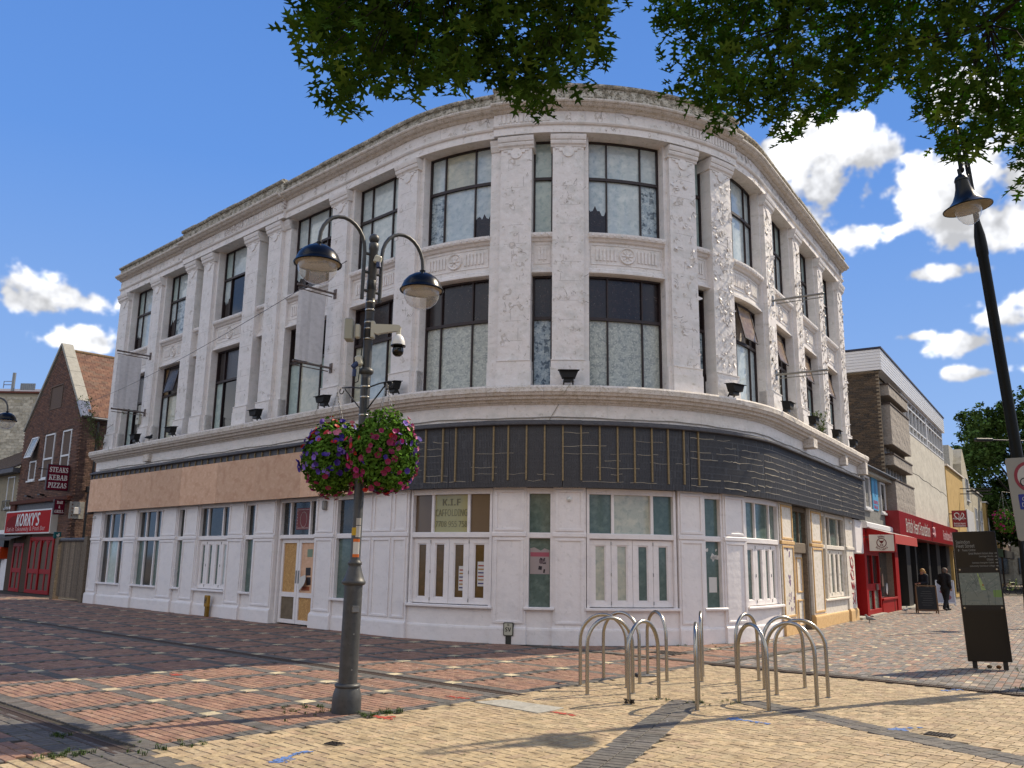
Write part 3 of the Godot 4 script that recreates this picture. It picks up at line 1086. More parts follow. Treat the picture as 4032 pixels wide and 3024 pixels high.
# flakes of old paint standing off the face, with the bare ground they came from
func flakes(parent: Node3D, s0: float, s1: float, y0: float, y1: float, o: float, count: int, size: float, curl: float) -> void:
	var fl := MB.new()
	var bare := MB.new()
	var crk := MB.new()
	for k in count:
		var s := rng.randf_range(s0 + 0.03, s1 - 0.03)
		var y := rng.randf_range(y0, y1)
		var bs := fb(s)
		var r := size * rng.randf_range(0.45, 1.3)
		if rng.randf() < 0.55:
			bare.plate(shard(Vector2.ZERO, r * rng.randf_range(0.6, 1.0), 6, 0.9), 0.001, fp(s, o + 0.0012, y), bs)
		if rng.randf() < 0.6:
			# thin crack: a jagged sliver
			var a := (0.0 if rng.randf() < 0.5 else PI * 0.5) + rng.randfn(0, 0.35)
			var p := Vector2(0, 0)
			for i in 3:
				var q := p + Vector2(cos(a), sin(a)) * r * rng.randf_range(0.35, 0.9)
				var w := Vector2(-sin(a), cos(a)) * rng.randf_range(0.0015, 0.005)
				crk.plate(PackedVector2Array([p - w, q - w * 0.6, q + w * 0.6, p + w]), 0.001, fp(s, o + 0.0022, y), bs)
				p = q
				a += rng.randfn(0, 0.5)
		# the flake: hinged on one side and curling out
		var ang := rng.randf() * TAU
		var u := Vector3(cos(ang), sin(ang), 0)
		var v := Vector3(-sin(ang), cos(ang), 0)
		var l := r * rng.randf_range(0.5, 1.1)
		var lift := curl * rng.randf_range(0.2, 1.0)
		var base := fp(s, o + 0.002, y)
		var pts := []
		for i in 4:
			var t := i / 3.0
			var wd: float = r * 0.45 * (1.0 - t * t * 0.7) * rng.randf_range(0.8, 1.2)
			var z := lift * t * t * l + 0.001
			pts.append([base + bs * (u * l * t + v * wd + Vector3(0, 0, z)), base + bs * (u * l * t - v * wd * rng.randf_range(0.6, 1.1) + Vector3(0, 0, z))])
		for i in 3:
			var sl: float = lift * (2.0 * i + 1.0) / 3.0
			var nr: Vector3 = bs * (Vector3(0, 0, 1) - u * sl).normalized()
			fl.quad(pts[i][0], pts[i + 1][0], pts[i + 1][1], pts[i][1], nr)
	stuff(wpart(parent, "paint_flakes", fl, M.old))
	stuff(wpart(parent, "bare_patches", bare, M.scar))
	stuff(wpart(parent, "paint_cracks", crk, M.crack))

func upper_window(s0: float, s1: float, y0: float, y1: float, ym: float, cols: Array, up: Array, low: Array, tilt := false) -> void:
	var w := holder(store, "window")
	var fr := MB.new()
	var o := -0.40
	var t := 0.045
	fring(fr, s0, s1, y0, y1, t, o, o + 0.07)
	fbox(fr, s0 + t, s1 - t, ym - 0.04, ym + 0.03, o, o + 0.075)
	var xs := [s0 + t]
	for c in cols:
		var s: float = s0 + (s1 - s0) * c
		fbox(fr, s - 0.018, s + 0.018, y0 + t, ym - 0.04, o, o + 0.06)
		fbox(fr, s - 0.018, s + 0.018, ym + 0.03, y1 - t, o, o + 0.06)
		xs.append(s)
	xs.append(s1 - t)
	wpart(w, "frame", fr, M.maroon)
	for r in 2:
		var ya: float = y0 + t if r == 0 else ym + 0.03
		var yb: float = ym - 0.04 if r == 0 else y1 - t
		var kinds: Array = low if r == 0 else up
		for i in xs.size() - 1:
			var b := MB.new()
			var xa: float = xs[i] + (0.018 if i > 0 else 0.0)
			var xb: float = xs[i + 1] - (0.018 if i < xs.size() - 2 else 0.0)
			var kind: String = kinds[i]
			if r == 1 and tilt and i == 1:
				# top-hung light standing open
				var bs := fb((xa + xb) * 0.5)
				var hh: float = yb - ya
				var tb := bs * Basis(Vector3.RIGHT, -0.22)
				var top := fp((xa + xb) * 0.5, o + 0.07, yb)
				var mid := top - tb.y * hh * 0.5
				b.box(mid, Vector3(xb - xa - 0.06, hh - 0.06, 0.008), tb)
				wpart(w, "pane", b, M[kind])
				var sb := MB.new()
				for e in [-1.0, 1.0]:
					sb.box(mid + tb.x * e * (xb - xa - 0.04) * 0.5, Vector3(0.04, hh, 0.035), tb)
					sb.box(mid + tb.y * e * (hh - 0.04) * 0.5, Vector3(xb - xa, 0.04, 0.03), tb)
				wpart(w, "sash", sb, M.maroon)
			elif kind == "ragged":
				# paint worn off along a ragged edge low in the pane
				fbox(b, xa, xb, ya, yb, o, o + 0.012)
				wpart(w, "pane", b, M.wash)
				var rb := MB.new()
				var poly := PackedVector2Array()
				var hw := (xb - xa) * 0.5
				poly.append(Vector2(-hw, 0.0))
				poly.append(Vector2(hw, 0.0))
				var n := 9
				var top_y := (yb - ya) * rng.randf_range(0.25, 0.5)
				for k in n:
					poly.append(Vector2(hw - 2.0 * hw * k / (n - 1), top_y * rng.randf_range(0.75, 1.2)))
				rb.plate(poly, 0.002, fp((xa + xb) * 0.5, o + 0.0145, ya), fb((xa + xb) * 0.5))
				wpart(w, "bare_pane", rb, M.brown_pane)
			else:
				fbox(b, xa, xb, ya, yb, o, o + rng.randf_range(0.010, 0.014))
				wpart(w, "pane", b, M[kind])

func spandrel(s0: float, s1: float, wide: bool) -> void:
	var w := holder(store, "spandrel")
	var b := MB.new()
	fbox(b, s0, s1, 8.16, 9.12, -0.45, -0.20)
	sweep(b, s0, s1, [Vector2(-0.2, 8.16), Vector2(-0.12, 8.18), Vector2(-0.12, 8.22), Vector2(-0.16, 8.24), Vector2(-0.16, 8.28), Vector2(-0.2, 8.31)])
	sweep(b, s0, s1, [Vector2(-0.2, 8.93), Vector2(-0.15, 8.95), Vector2(-0.12, 9.0), Vector2(-0.06, 9.02), Vector2(-0.04, 9.08), Vector2(-0.04, 9.12), Vector2(-0.3, 9.14)])
	fring(b, s0 + 0.06, s1 - 0.06, 8.40, 8.88, 0.018, -0.205, -0.185)
	var k := int((s1 - s0) / 0.16)
	for i in k:
		var s := s0 + (i + 0.5) * (s1 - s0) / k
		var bs := fb(s)
		b.box(fp(s, -0.045, 9.06), Vector3(0.05, 0.05, 0.03), bs, 0.012)
	wpart(w, "wall_panel", b, M.old)
	var fl := MB.new()
	var mid := (s0 + s1) * 0.5
	if wide:
		for sgn in [-1.0, 1.0]:
			var a: float = mid + sgn * 0.25
			var e: float = mid + sgn * ((s1 - s0) * 0.5 - 0.16)
			var nfl := int(absf(e - a) / 0.085)
			for i in nfl:
				var s := a + (e - a) * (i + 0.5) / nfl
				fbox(fl, s - 0.024, s + 0.024, 8.50, 8.78, -0.21, -0.172, 0.006)
		stuff(wpart(w, "fluting", fl, M.old))
		var ro := MB.new()
		var bs := fb(mid)
		var tb := Basis(bs.x, bs.z, -bs.y)
		var c := fp(mid, -0.205, 8.64)
		ro.lathe([Vector2(0.20, 0.0), Vector2(0.20, 0.035), Vector2(0.185, 0.05), Vector2(0.165, 0.035), Vector2(0.155, 0.02), Vector2(0.0, 0.022)], 24, c, tb)
		ro.lathe([Vector2(0.045, 0.0), Vector2(0.045, 0.045), Vector2(0.03, 0.058), Vector2(0.0, 0.06)], 12, c, tb)
		for i in 8:
			var an := TAU * i / 8
			var dd := bs.x * cos(an) + bs.y * sin(an)
			ro.box(c + dd * 0.095 + bs.z * 0.028, Vector3(0.085, 0.036, 0.028), Basis(dd, bs.z.cross(dd), bs.z), 0.011)
		wpart(w, "rosette", ro, M.old)
	else:
		for i in 3:
			var s := mid + (i - 1) * 0.075
			fbox(fl, s - 0.022, s + 0.022, 8.50, 8.78, -0.21, -0.175, 0.006)
		stuff(wpart(w, "fluting", fl, M.old))

func pilaster(i: int) -> void:
	var a: float = PIL[i][0]
	var e: float = PIL[i][1]
	var p := holder(store, "pilaster")
	var b := MB.new()
	fbox(b, a, e, 6.10, 11.20, -0.45, 0.0)
	var y := 6.10
	while y < 10.9:
		y += rng.randf_range(0.42, 0.62)
	wpart(p, "shaft", b, M.old)
	var ped := MB.new()
	fbox(ped, a - 0.03, e + 0.03, 5.47, 5.92, -0.45, 0.055)
	sweep(ped, a - 0.02, e + 0.02, [Vector2(-0.3, 5.92), Vector2(0.045, 5.92), Vector2(0.045, 6.06), Vector2(0.06, 6.075), Vector2(0.06, 6.095), Vector2(0.0, 6.11), Vector2(-0.3, 6.11)])
	wpart(p, "pedestal", ped, M.old)
	var cap := MB.new()
	sweep(cap, a - 0.05, e + 0.05, [Vector2(-0.45, 11.20), Vector2(0.02, 11.20), Vector2(0.035, 11.24), Vector2(0.07, 11.27), Vector2(0.085, 11.32), Vector2(0.085, 11.345), Vector2(0.07, 11.352), Vector2(0.10, 11.36), Vector2(0.12, 11.42), Vector2(0.13, 11.47), Vector2(0.10, 11.49), Vector2(-0.45, 11.49)])
	# disc and ears below the capital
	var mid := (a + e) * 0.5
	var bs := fb(mid)
	var tb := Basis(bs.x, bs.z, -bs.y)
	var disc := PackedVector2Array()
	for q in 20:
		disc.append(Vector2(cos(TAU * q / 20), sin(TAU * q / 20)) * 0.135)
	cap.plate(disc, 0.05, fp(mid, 0.0, 11.085), bs)
	for sg in [-1.0, 1.0]:
		cap.box(fp(mid + sg * 0.165, 0.008, 11.14), Vector3(0.09, 0.10, 0.026), bs, 0.006)
		cap.box(fp(mid + sg * 0.255, 0.008, 11.17), Vector3(0.10, 0.045, 0.022), bs, 0.006)
	wpart(p, "capital", cap, M.old)
	# courses of the facing: thin open joints
	var jt := MB.new()
	var yy := 6.55
	while yy < 10.95:
		if rng.randf() < 0.55:
			fbox(jt, a + 0.02 + rng.randf() * 0.2, e - 0.02 - rng.randf() * 0.2, yy, yy + 0.004, -0.01, 0.0012)
		if rng.randf() < 0.5:
			var sx := mid + rng.randf_range(-0.2, 0.2)
			fbox(jt, sx, sx + 0.005, yy + 0.02, yy + rng.randf_range(0.12, 0.3), -0.01, 0.0012)
		yy += 0.46
	stuff(wpart(p, "joints", jt, M.joint))
	var cnt := 20
	var size := 0.075
	var curl := 0.25
	if i >= 11:
		cnt = 190
		size = 0.095
		curl = 0.7
	elif i == 10:
		cnt = 80
		size = 0.095
		curl = 0.7
	elif i >= 8:
		cnt = 44
		size = 0.085
	flakes(p, a, e, 5.6, 11.0, 0.0, cnt, size, curl)

func coping_run(s0: float, s1: float, lift: float, out: float) -> void:
	# parapet stones and their coping, each stone by itself
	var n := maxi(1, int(round((s1 - s0) / 0.86)))
	for i in n:
		var a := s0 + (s1 - s0) * i / n
		var e := s0 + (s1 - s0) * (i + 1) / n
		var j := rng.randf_range(-0.008, 0.012)
		var b := MB.new()
		fbox(b, a + 0.003, e - 0.003, 12.22, 12.52 + lift, -0.30, 0.10 + out + j * 0.5)
		wpart(store, "parapet_stone", b, M.lichen)
		var c := MB.new()
		var t := 12.63 + lift + rng.randf_range(-0.012, 0.015)
		sweep(c, a + 0.002, e - 0.002, [Vector2(-0.36, 12.52 + lift), Vector2(0.14 + out + j, 12.52 + lift), Vector2(0.17 + out + j, 12.55 + lift), Vector2(0.17 + out + j, t - 0.03), Vector2(0.12 + out + j, t), Vector2(-0.36, t + 0.015)])
		wpart(store, "coping_stone", c, M.lichen)

func upper_storeys() -> void:
	# wall behind everything
	var core := MB.new()
	sweep(core, S0 + 0.3, 38.75, [Vector2(-0.43, 4.6), Vector2(-0.43, 12.1)], false)
	wpart(store, "wall", core, M.old)
	var ends := MB.new()
	fbox(ends, S0 + 0.25, 1.2, 5.4, 11.5, -0.6, -0.08)
	wpart(store, "end_wall", ends, M.old)
	ends = MB.new()
	fbox(ends, 38.56, 38.78, 5.4, 11.5, -0.6, -0.06)
	wpart(store, "end_wall", ends, M.old)
	for i in PIL.size():
		pilaster(i)
	var W := "wash"
	var G := "wash_green"
	var Wa := "wash_warm"
	var B := "brown_pane"
	var K := "black_pane"
	var R := "worn"
	var X := "ragged"
	var A := "amber_pane"
	var Bl := "blocks"
	var bays := [
		[0, 1, [G, W, W], [X, W, W], [B, B, B], [G, K, K], false],
		[1, 2, [G, W, W], [X, R, R], [A, B, B], [W, Wa, W], true],
		[3, 4, [G, W, W], [X, K, K], [B, B, B], [G, K, W], false],
		[5, 6, [W, W, W], [X, B, B], [B, B, B], [G, Wa, G], false],
		[6, 7, [W, W, W], [W, W, W], [B, B, B], [Wa, W, Wa], false],
		[7, 8, [W, Wa, W], [R, W, X], [B, B, B], [Bl, Bl, Bl], false],
		[9, 10, [W, W, W], [X, W, R], [B, B, B], [Bl, Bl, Bl], false],
		[11, 12, [W, W, W], [W, W, W], [A, A, B], [W, W, W], true],
		[12, 13, [W, W, G], [W, W, W], [A, A, B], [W, Wa, W], true],
		[13, 14, [G, W, G], [W, W, W], [A, A, B], [G, W, G], true],
		[14, 15, [G, W, G], [W, W, W], [A, A, B], [G, W, G], true]]
	for bay in bays:
		var a: float = PIL[bay[0]][1]
		var e: float = PIL[bay[1]][0]
		var ja := 0.13
		var je := 0.10
		if bay[0] == 5:
			ja = 0.34
		if bay[1] == 8:
			je = 0.28
		var jm := MB.new()
		for q in [[a, a + ja], [e - je, e]]:
			fbox(jm, q[0], q[1], 5.47, 11.52, -0.45, -0.11)
			fbox(jm, q[0], q[1], 5.47, 6.09, -0.3, -0.06)
			if q[1] - q[0] > 0.2:
				sweep(jm, q[0], q[1], [Vector2(-0.3, 11.20), Vector2(-0.08, 11.22), Vector2(-0.03, 11.33), Vector2(-0.03, 11.36), Vector2(0.02, 11.47), Vector2(-0.3, 11.49)])
		wpart(store, "jamb", jm, M.old)
		upper_window(a + ja, e - je, 9.14, 11.52, 10.57, [0.26, 0.73], bay[2], bay[3])
		upper_window(a + ja, e - je, 5.49, 8.16, 7.15, [0.26, 0.73], bay[4], bay[5], bay[6])
		spandrel(a + ja, e - je, true)
	for sl in [[2, 3], [4, 5], [8, 9], [10, 11]]:
		var a: float = PIL[sl[0]][1]
		var e: float = PIL[sl[1]][0]
		upper_window(a, e, 9.14, 11.52, 10.57, [], ["wash_green"], ["wash_green"])
		upper_window(a, e, 5.49, 8.16, 7.15, [], ["brown_pane"], ["worn"])
		spandrel(a, e, false)
	# entablature: plain runs, and the two projecting pavilions
	var runs := [[S0 + 0.3, 6.45, 0.0], [6.45, 12.80, 0.09], [12.80, 20.92, 0.0], [20.92, 27.32, 0.09], [27.32, 38.72, 0.0]]
	for r in runs:
		var a: float = r[0]
		var e: float = r[1]
		var k: float = r[2]
		var b := MB.new()
		sweep(b, a, e, [Vector2(-0.46, 11.52), Vector2(0.03 + k, 11.52), Vector2(0.03 + k, 11.69), Vector2(0.07 + k, 11.71), Vector2(0.09 + k, 11.745), Vector2(0.09 + k, 11.765), Vector2(0.03 + k, 11.78), Vector2(-0.3, 11.78)])
		wpart(store, "architrave", b, M.old)
		var n := maxi(1, int(round((e - a) / 0.72)))
		for i in n:
			var sa := a + (e - a) * i / n
			var sb := a + (e - a) * (i + 1) / n
			var fz := MB.new()
			fbox(fz, sa + 0.002, sb - 0.002, 11.78, 12.07, -0.3, 0.03 + k + rng.randf_range(-0.004, 0.006))
			var in_left: bool = k > 0.0 and sa < 15.0
			wpart(store, "frieze_stone", fz, M.streak if in_left and rng.randf() < 0.75 else M.old)
		var nc := maxi(1, int(round((e - a) / 0.95)))
		for i in nc:
			var sa := a + (e - a) * i / nc
			var sb := a + (e - a) * (i + 1) / nc
			var c := MB.new()
			var j := rng.randf_range(-0.006, 0.008)
			sweep(c, sa + 0.002, sb - 0.002, [Vector2(-0.3, 12.06), Vector2(0.07 + k, 12.06), Vector2(0.11 + k, 12.085), Vector2(0.12 + k, 12.11), Vector2(0.20 + k, 12.115), Vector2(0.24 + k, 12.145), Vector2(0.25 + k, 12.165), Vector2(0.28 + k + j, 12.17), Vector2(0.30 + k + j, 12.20), Vector2(0.30 + k + j, 12.235), Vector2(0.2 + k, 12.26), Vector2(-0.3, 12.26)])
			wpart(store, "cornice_stone", c, M.ledge)
		coping_run(a, e, 0.09 if k > 0.0 else 0.0, k)
		flakes(store, a, e, 11.80, 12.05, 0.035 + k, int((e - a) * (10 if a > 25.0 else 5)), 0.10, 0.5 if a > 25.0 else 0.2)
		flakes(store, a, e, 11.53, 11.69, 0.031 + k, int((e - a) * (8 if a > 25.0 else 3)), 0.06, 0.5 if a > 25.0 else 0.2)
	for f in [[6.62, 8.62], [10.50, 12.66], [21.03, 22.25], [25.66, 27.20]]:
		var b := MB.new()
		var n := int((f[1] - f[0]) / 0.098)
		for i in n:
			var s: float = f[0] + (i + 0.5) * (f[1] - f[0]) / n
			fbox(b, s - 0.030, s + 0.030, 11.81, 12.03, 0.10, 0.148, 0.008)
		stuff(wpart(store, "fluting", b, M.old))

func shop_pier(s0: float, s1: float, cols: Array, mat: Material, pl: Material, trim: Material) -> void:
	var p := holder(store, "pier")
	var b := MB.new()
	fbox(b, s0, s1, 0.30, 3.28, -0.34, 0.0)
	wpart(p, "pier_face", b, mat)
	var q := MB.new()
	fbox(q, s0 - 0.02, s1 + 0.02, 0.0, 0.30, -0.34, 0.05)
	sweep(q, s0 - 0.02, s1 + 0.02, [Vector2(-0.2, 0.30), Vector2(0.05, 0.30), Vector2(0.042, 0.335), Vector2(0.02, 0.35), Vector2(0.015, 0.375), Vector2(-0.2, 0.375)])
	wpart(p, "plinth", q, pl)
	var m := MB.new()
	for c in cols:
		fring(m, c[0], c[1], 0.42, 2.19, 0.055, -0.01, 0.024)
		fring(m, c[0], c[1], 2.34, 3.22, 0.055, -0.01, 0.024)
	fbox(m, s0 - 0.005, s1 + 0.005, 2.22, 2.31, -0.05, 0.034, 0.01)
	wpart(p, "panel_moulding", m, trim)

func riser(s0: float, s1: float, mat: Material, pl: Material) -> void:
	var b := MB.new()
	fbox(b, s0, s1, 0.0, 0.72, -0.34, -0.05)
	wpart(store, "stall_riser", b, mat)
	var q := MB.new()
	fbox(q, s0, s1, 0.0, 0.29, -0.2, -0.012)
	sweep(q, s0, s1, [Vector2(-0.2, 0.29), Vector2(-0.012, 0.29), Vector2(-0.02, 0.325), Vector2(-0.04, 0.34), Vector2(-0.2, 0.345)])
	wpart(store, "plinth", q, pl)

func shop_window(s0: float, s1: float, ucols: Array, lcols: Array, up: Array, low: Array, bifold: bool, mat: Material) -> Node3D:
	var w := holder(store, "window")
	var f := MB.new()
	var o := -0.13
	fbox(f, s0, s0 + 0.06, 0.72, 3.26, -0.34, -0.03)
	fbox(f, s1 - 0.06, s1, 0.72, 3.26, -0.34, -0.03)
	fbox(f, s0 + 0.06, s1 - 0.06, 3.14, 3.26, -0.34, -0.04)
	fbox(f, s0 + 0.06, s1 - 0.06, 2.19, 2.31, -0.34, -0.04, 0.012)
	var a := s0 + 0.06
	var e := s1 - 0.06
	var xs := [a]
	for c in ucols:
		var s: float = a + (e - a) * c
		fbox(f, s - 0.032, s + 0.032, 2.31, 3.14, o - 0.06, o + 0.05)
		xs.append(s)
	xs.append(e)
	var ls := [a]
	if not bifold:
		for c in lcols:
			var s: float = a + (e - a) * c
			fbox(f, s - 0.032, s + 0.032, 0.74, 2.19, o - 0.06, o + 0.05)
			ls.append(s)
	ls.append(e)
	wpart(w, "frame", f, mat)
	var sill := MB.new()
	fbox(sill, s0 - 0.03, s1 + 0.03, 0.70, 0.76, -0.34, 0.045, 0.012)
	wpart(w, "sill", sill, mat)
	for i in xs.size() - 1:
		var b := MB.new()
		fbox(b, xs[i], xs[i + 1], 2.31, 3.14, o - 0.02, o + rng.randf_range(-0.002, 0.002))
		wpart(w, "pane", b, M[up[i]])
	if not bifold:
		for i in ls.size() - 1:
			var b := MB.new()
			fbox(b, ls[i], ls[i + 1], 0.76, 2.19, o - 0.02, o + rng.randf_range(-0.002, 0.002))
			wpart(w, "pane", b, M[low[i]])
		return w
	for i in 4:
		var la := a + (e - a) * i / 4.0
		var lb := a + (e - a) * (i + 1) / 4.0
		var leaf := MB.new()
		fring(leaf, la + 0.004, lb - 0.004, 0.775, 2.18, 0.115, o - 0.03, o + 0.03, 0.004)
		fring(leaf, la + 0.117, lb - 0.117, 0.888, 2.067, 0.028, o - 0.03, o + 0.014, 0.004)
		wpart(w, "leaf", leaf, mat)
		var b := MB.new()
		fbox(b, la + 0.12, lb - 0.12, 0.89, 2.065, o - 0.03, o - 0.012)
		wpart(w, "pane", b, M[low[i]])
		if i % 2 == 0:
			var hg := MB.new()
			for hy in [0.86, 1.45, 2.10]:
				hg.box(fp(lb, o + 0.036, hy), Vector3(0.012, 0.07, 0.014), fb(lb))
			wpart(w, "hinge", hg, M.steel_dull)
	return w

func flat_on(parent: Node3D, called: String, s: float, y: float, w: float, h: float, o: float, mat: Material, turn := 0.0, th := 0.002) -> MeshInstance3D:
	var b := MB.new()
	b.box(fp(s, o, y), Vector3(w, h, th), fb(s) * Basis(Vector3(0, 0, 1), turn))
	return wpart(parent, called, b, mat)

func ground_floor() -> void:
	var core := MB.new()
	sweep(core, S0, S1, [Vector2(-0.33, 0.0), Vector2(-0.33, 4.7)], false)
	wpart(store, "wall", core, M.white)
	var we: Material = M.white
	for p in [[0.82, 1.72], [3.62, 4.62], [6.42, 7.54], [8.02, 8.94], [10.78, 11.68], [12.22, 13.31], [15.20, 16.04], [21.04, 21.78], [22.36, 23.06], [25.18, 25.88], [26.48, 27.28]]:
		shop_pier(p[0], p[1], [[p[0] + 0.05, p[1] - 0.05]], we, we, we)
	shop_pier(16.92, 18.86, [[16.98, 17.55], [17.62, 18.28], [18.36, 18.80]], we, we, we)
	var D := "dark_pane"
	var G := "green_pane"
	riser(1.72, 3.62, we, we)
	shop_window(1.72, 3.62, [0.30, 0.72], [0.30, 0.72], [D, D, D], [D, "wash_green", D], false, we)
	riser(4.62, 6.42, we, we)
	shop_window(4.62, 6.42, [0.30, 0.72], [0.30, 0.72], [D, D, D], [G, D, G], false, we)
	riser(7.54, 8.02, we, we)
	shop_window(7.54, 8.02, [], [], [D], [G], false, we)
	riser(8.94, 10.78, we, we)
	shop_window(8.94, 10.78, [0.24, 0.76], [], [D, D, D], [G, G, G, "wash"], true, we)
	riser(11.68, 12.22, we, we)
	shop_window(11.68, 12.22, [], [], [D], [G], false, we)
	riser(16.04, 16.92, we, we)
	shop_window(16.04, 16.92, [], [], [D], [G], false, we)
	riser(18.86, 21.04, we, we)
	var kif := shop_window(18.90, 21.02, [0.27, 0.74], [], ["brick_reflection_pane", "paper_pane", "brick_reflection_pane"], ["kraft_pane", "kraft_pane", "kraft_pane", "kraft_pane"], true, we)
	riser(21.78, 22.36, we, we)
	var pst := shop_window(21.78, 22.36, [], [], [G], [G], false, we)
	riser(23.06, 25.18, we, we)
	shop_window(23.08, 25.14, [0.27, 0.74], [], [G, "wash_warm", G], ["wash_warm", "wash_warm", G, G], true, we)
	riser(25.88, 26.48, we, we)
	var torn := shop_window(25.88, 26.48, [], [], [G], [G], false, we)
	riser(27.28, 29.45, we, we)
	shop_window(27.32, 29.42, [0.26, 0.72], [], [G, G, G], [G, G, G, G], true, we)
	# stripped and half-painted end of the shopfront
	shop_pier(29.45, 30.62, [[29.53, 30.55]], M.filler, M.bare, M.bare)
	shop_pier(32.42, 33.72, [[32.50, 33.64]], M.filler, M.bare, M.bare)
	riser(33.72, 34.30, M.filler, M.bare)
	shop_window(33.74, 34.28, [], [], [G], [D], false, M.filler)
	riser(34.30, 36.85, M.filler, M.bare)
	var last := shop_window(34.34, 36.82, [0.27, 0.74], [], [D, G, D], ["osb", G, D, G], true, M.filler)
	shop_pier(36.85, 37.95, [], M.filler, M.bare, M.filler)
	# end bay: a boxed-out panel over a recessed side door
	var eb := MB.new()
	fbox(eb, 37.98, 39.20, 2.12, 3.24, -0.3, 0.06, 0.01)
	fring(eb, 38.0, 39.18, 2.14, 3.22, 0.04, 0.05, 0.075)
	wpart(store, "end_panel", eb, M.white)
	var ed := MB.new()
	fbox(ed, 38.05, 39.15, 0.03, 2.12, -0.32, -0.26)
	wpart(store, "side_door", ed, M.filler)
	var es := MB.new()
	fbox(es, 38.0, 39.2, 0.0, 0.06, -0.3, 0.14)
	wpart(store, "doorstep", es, M.concrete)
	# double doors on the long side
	var dr := holder(store, "door")
	var df := MB.new()
	fbox(df, 13.33, 13.42, 0.0, 3.26, -0.34, -0.10)
	fbox(df, 15.10, 15.19, 0.0, 3.26, -0.34, -0.10)
	fbox(df, 13.42, 15.10, 2.20, 2.30, -0.34, -0.09, 0.01)
	fbox(df, 13.42, 15.10, 3.16, 3.26, -0.34, -0.10)
	fbox(df, 13.80, 13.86, 2.30, 3.16, -0.3, -0.13)
	fbox(df, 14.72, 14.78, 2.30, 3.16, -0.3, -0.13)
	wpart(dr, "door_frame", df, we)
	for q in [[13.42, 13.80], [13.86, 14.72], [14.78, 15.10]]:
		var b := MB.new()
		fbox(b, q[0], q[1], 2.30, 3.16, -0.24, -0.20)
		wpart(dr, "pane", b, M.dark_pane)
	flat_on(dr, "red_poster", 14.33, 2.72, 0.62, 0.56, -0.197, plain(Color(0.42, 0.09, 0.09), 0.5))
	var dash := MB.new()
	for i in 9:
		dash.box(fp(14.07 + i * 0.063, -0.194, 2.96), Vector3(0.036, 0.014, 0.002), fb(14.3))
		dash.box(fp(14.07 + i * 0.063, -0.194, 2.48), Vector3(0.036, 0.014, 0.002), fb(14.3))
	for i in 6:
		dash.box(fp(14.06, -0.194, 2.52 + i * 0.08), Vector3(0.014, 0.045, 0.002), fb(14.3))
	stuff(wpart(dr, "poster_dashes", dash, M.paper))
	var od := MB.new()
	var oc: Array = []
	for i in 33:
		oc.append(fp(14.36 + cos(TAU * i / 32) * 0.15, -0.193, 2.70 + sin(TAU * i / 32) * 0.20))
	od.tube(oc, [0.004], 5, false)
	wpart(dr, "poster_ring", od, M.paper)
	for k in 2:
		var a := 13.44 + k * 0.83
		var e := a + 0.815
		var lf := MB.new()
		fring(lf, a, e, 0.03, 2.19, 0.10, -0.26, -0.17, 0.004)
		fbox(lf, a + 0.10, e - 0.10, 0.70, 0.82, -0.26, -0.17)
		wpart(dr, "door_leaf", lf, we)
		var up := MB.new()
		fbox(up, a + 0.10, e - 0.10, 0.82, 2.09, -0.24, -0.205)
		wpart(dr, "board_panel", up, M.osb if k == 0 else M.ply)
		var lo := MB.new()
		fbox(lo, a + 0.10, e - 0.10, 0.13, 0.70, -0.24, -0.20)
		wpart(dr, "board_panel", lo, M.board if k == 0 else M.osb)
		var hd := MB.new()
		var hs := e - 0.05 if k == 0 else a + 0.05
		fbox(hd, hs - 0.03, hs + 0.03, 1.05, 1.38, -0.18, -0.165)
		wpart(dr, "push_plate", hd, M.steel_dull)
	for q in [[14.74, 1.83, 0.24, 0.2, Color(0.47, 0.54, 0.45)], [14.70, 1.36, 0.22, 0.2, Color(0.13, 0.11, 0.12)], [14.74, 1.12, 0.20, 0.2, Color(0.15, 0.12, 0.13)], [14.62, 0.93, 0.36, 0.10, Color(0.62, 0.33, 0.20)]]:
		flat_on(dr, "sticker", q[0], q[1], q[2], q[3], -0.202, plain(q[4], 0.6), rng.randfn(0, 0.03))
	var pg := MB.new()
	var pb := fb(14.56)
	var pc := fp(14.55, -0.19, 1.08)
	var prev := []
	for i in 6:
		var t := i / 5.0
		var l := pc + pb * Vector3(-0.19 + t * 0.06, 0.13 - t * 0.34, 0.01 + 0.05 * sin(t * 2.0))
		var r := pc + pb * Vector3(0.06 + t * 0.14, 0.20 - t * 0.26, 0.01 + 0.13 * t * t)
		if i > 0:
			pg.quad(prev[0], prev[1], r, l, pb.z)
		prev = [l, r]
	wpart(dr, "torn_paper", pg, M.paper)
	# recessed panelled door of the stripped end
	var d2 := holder(store, "door")
	var f2 := MB.new()
	fbox(f2, 30.64, 30.80, 0.0, 3.26, -0.34, -0.08)
	fbox(f2, 32.24, 32.40, 0.0, 3.26, -0.34, -0.08)
	fbox(f2, 30.80, 32.24, 2.02, 2.30, -0.34, -0.10, 0.02)
	fbox(f2, 30.80, 32.24, 3.14, 3.26, -0.34, -0.10)
	fbox(f2, 31.72, 31.80, 2.30, 3.14, -0.3, -0.14)
	wpart(d2, "door_frame", f2, M.grey_wood)
	for q in [[30.80, 31.72], [31.80, 32.24]]:
		var b := MB.new()
		fbox(b, q[0], q[1], 2.30, 3.14, -0.24, -0.20)
		wpart(d2, "pane", b, M.green_pane)
	var lf2 := MB.new()
	fbox(lf2, 30.80, 32.24, 0.03, 2.02, -0.32, -0.22)
	wpart(d2, "door_leaf", lf2, M.filler)
	var mo := MB.new()
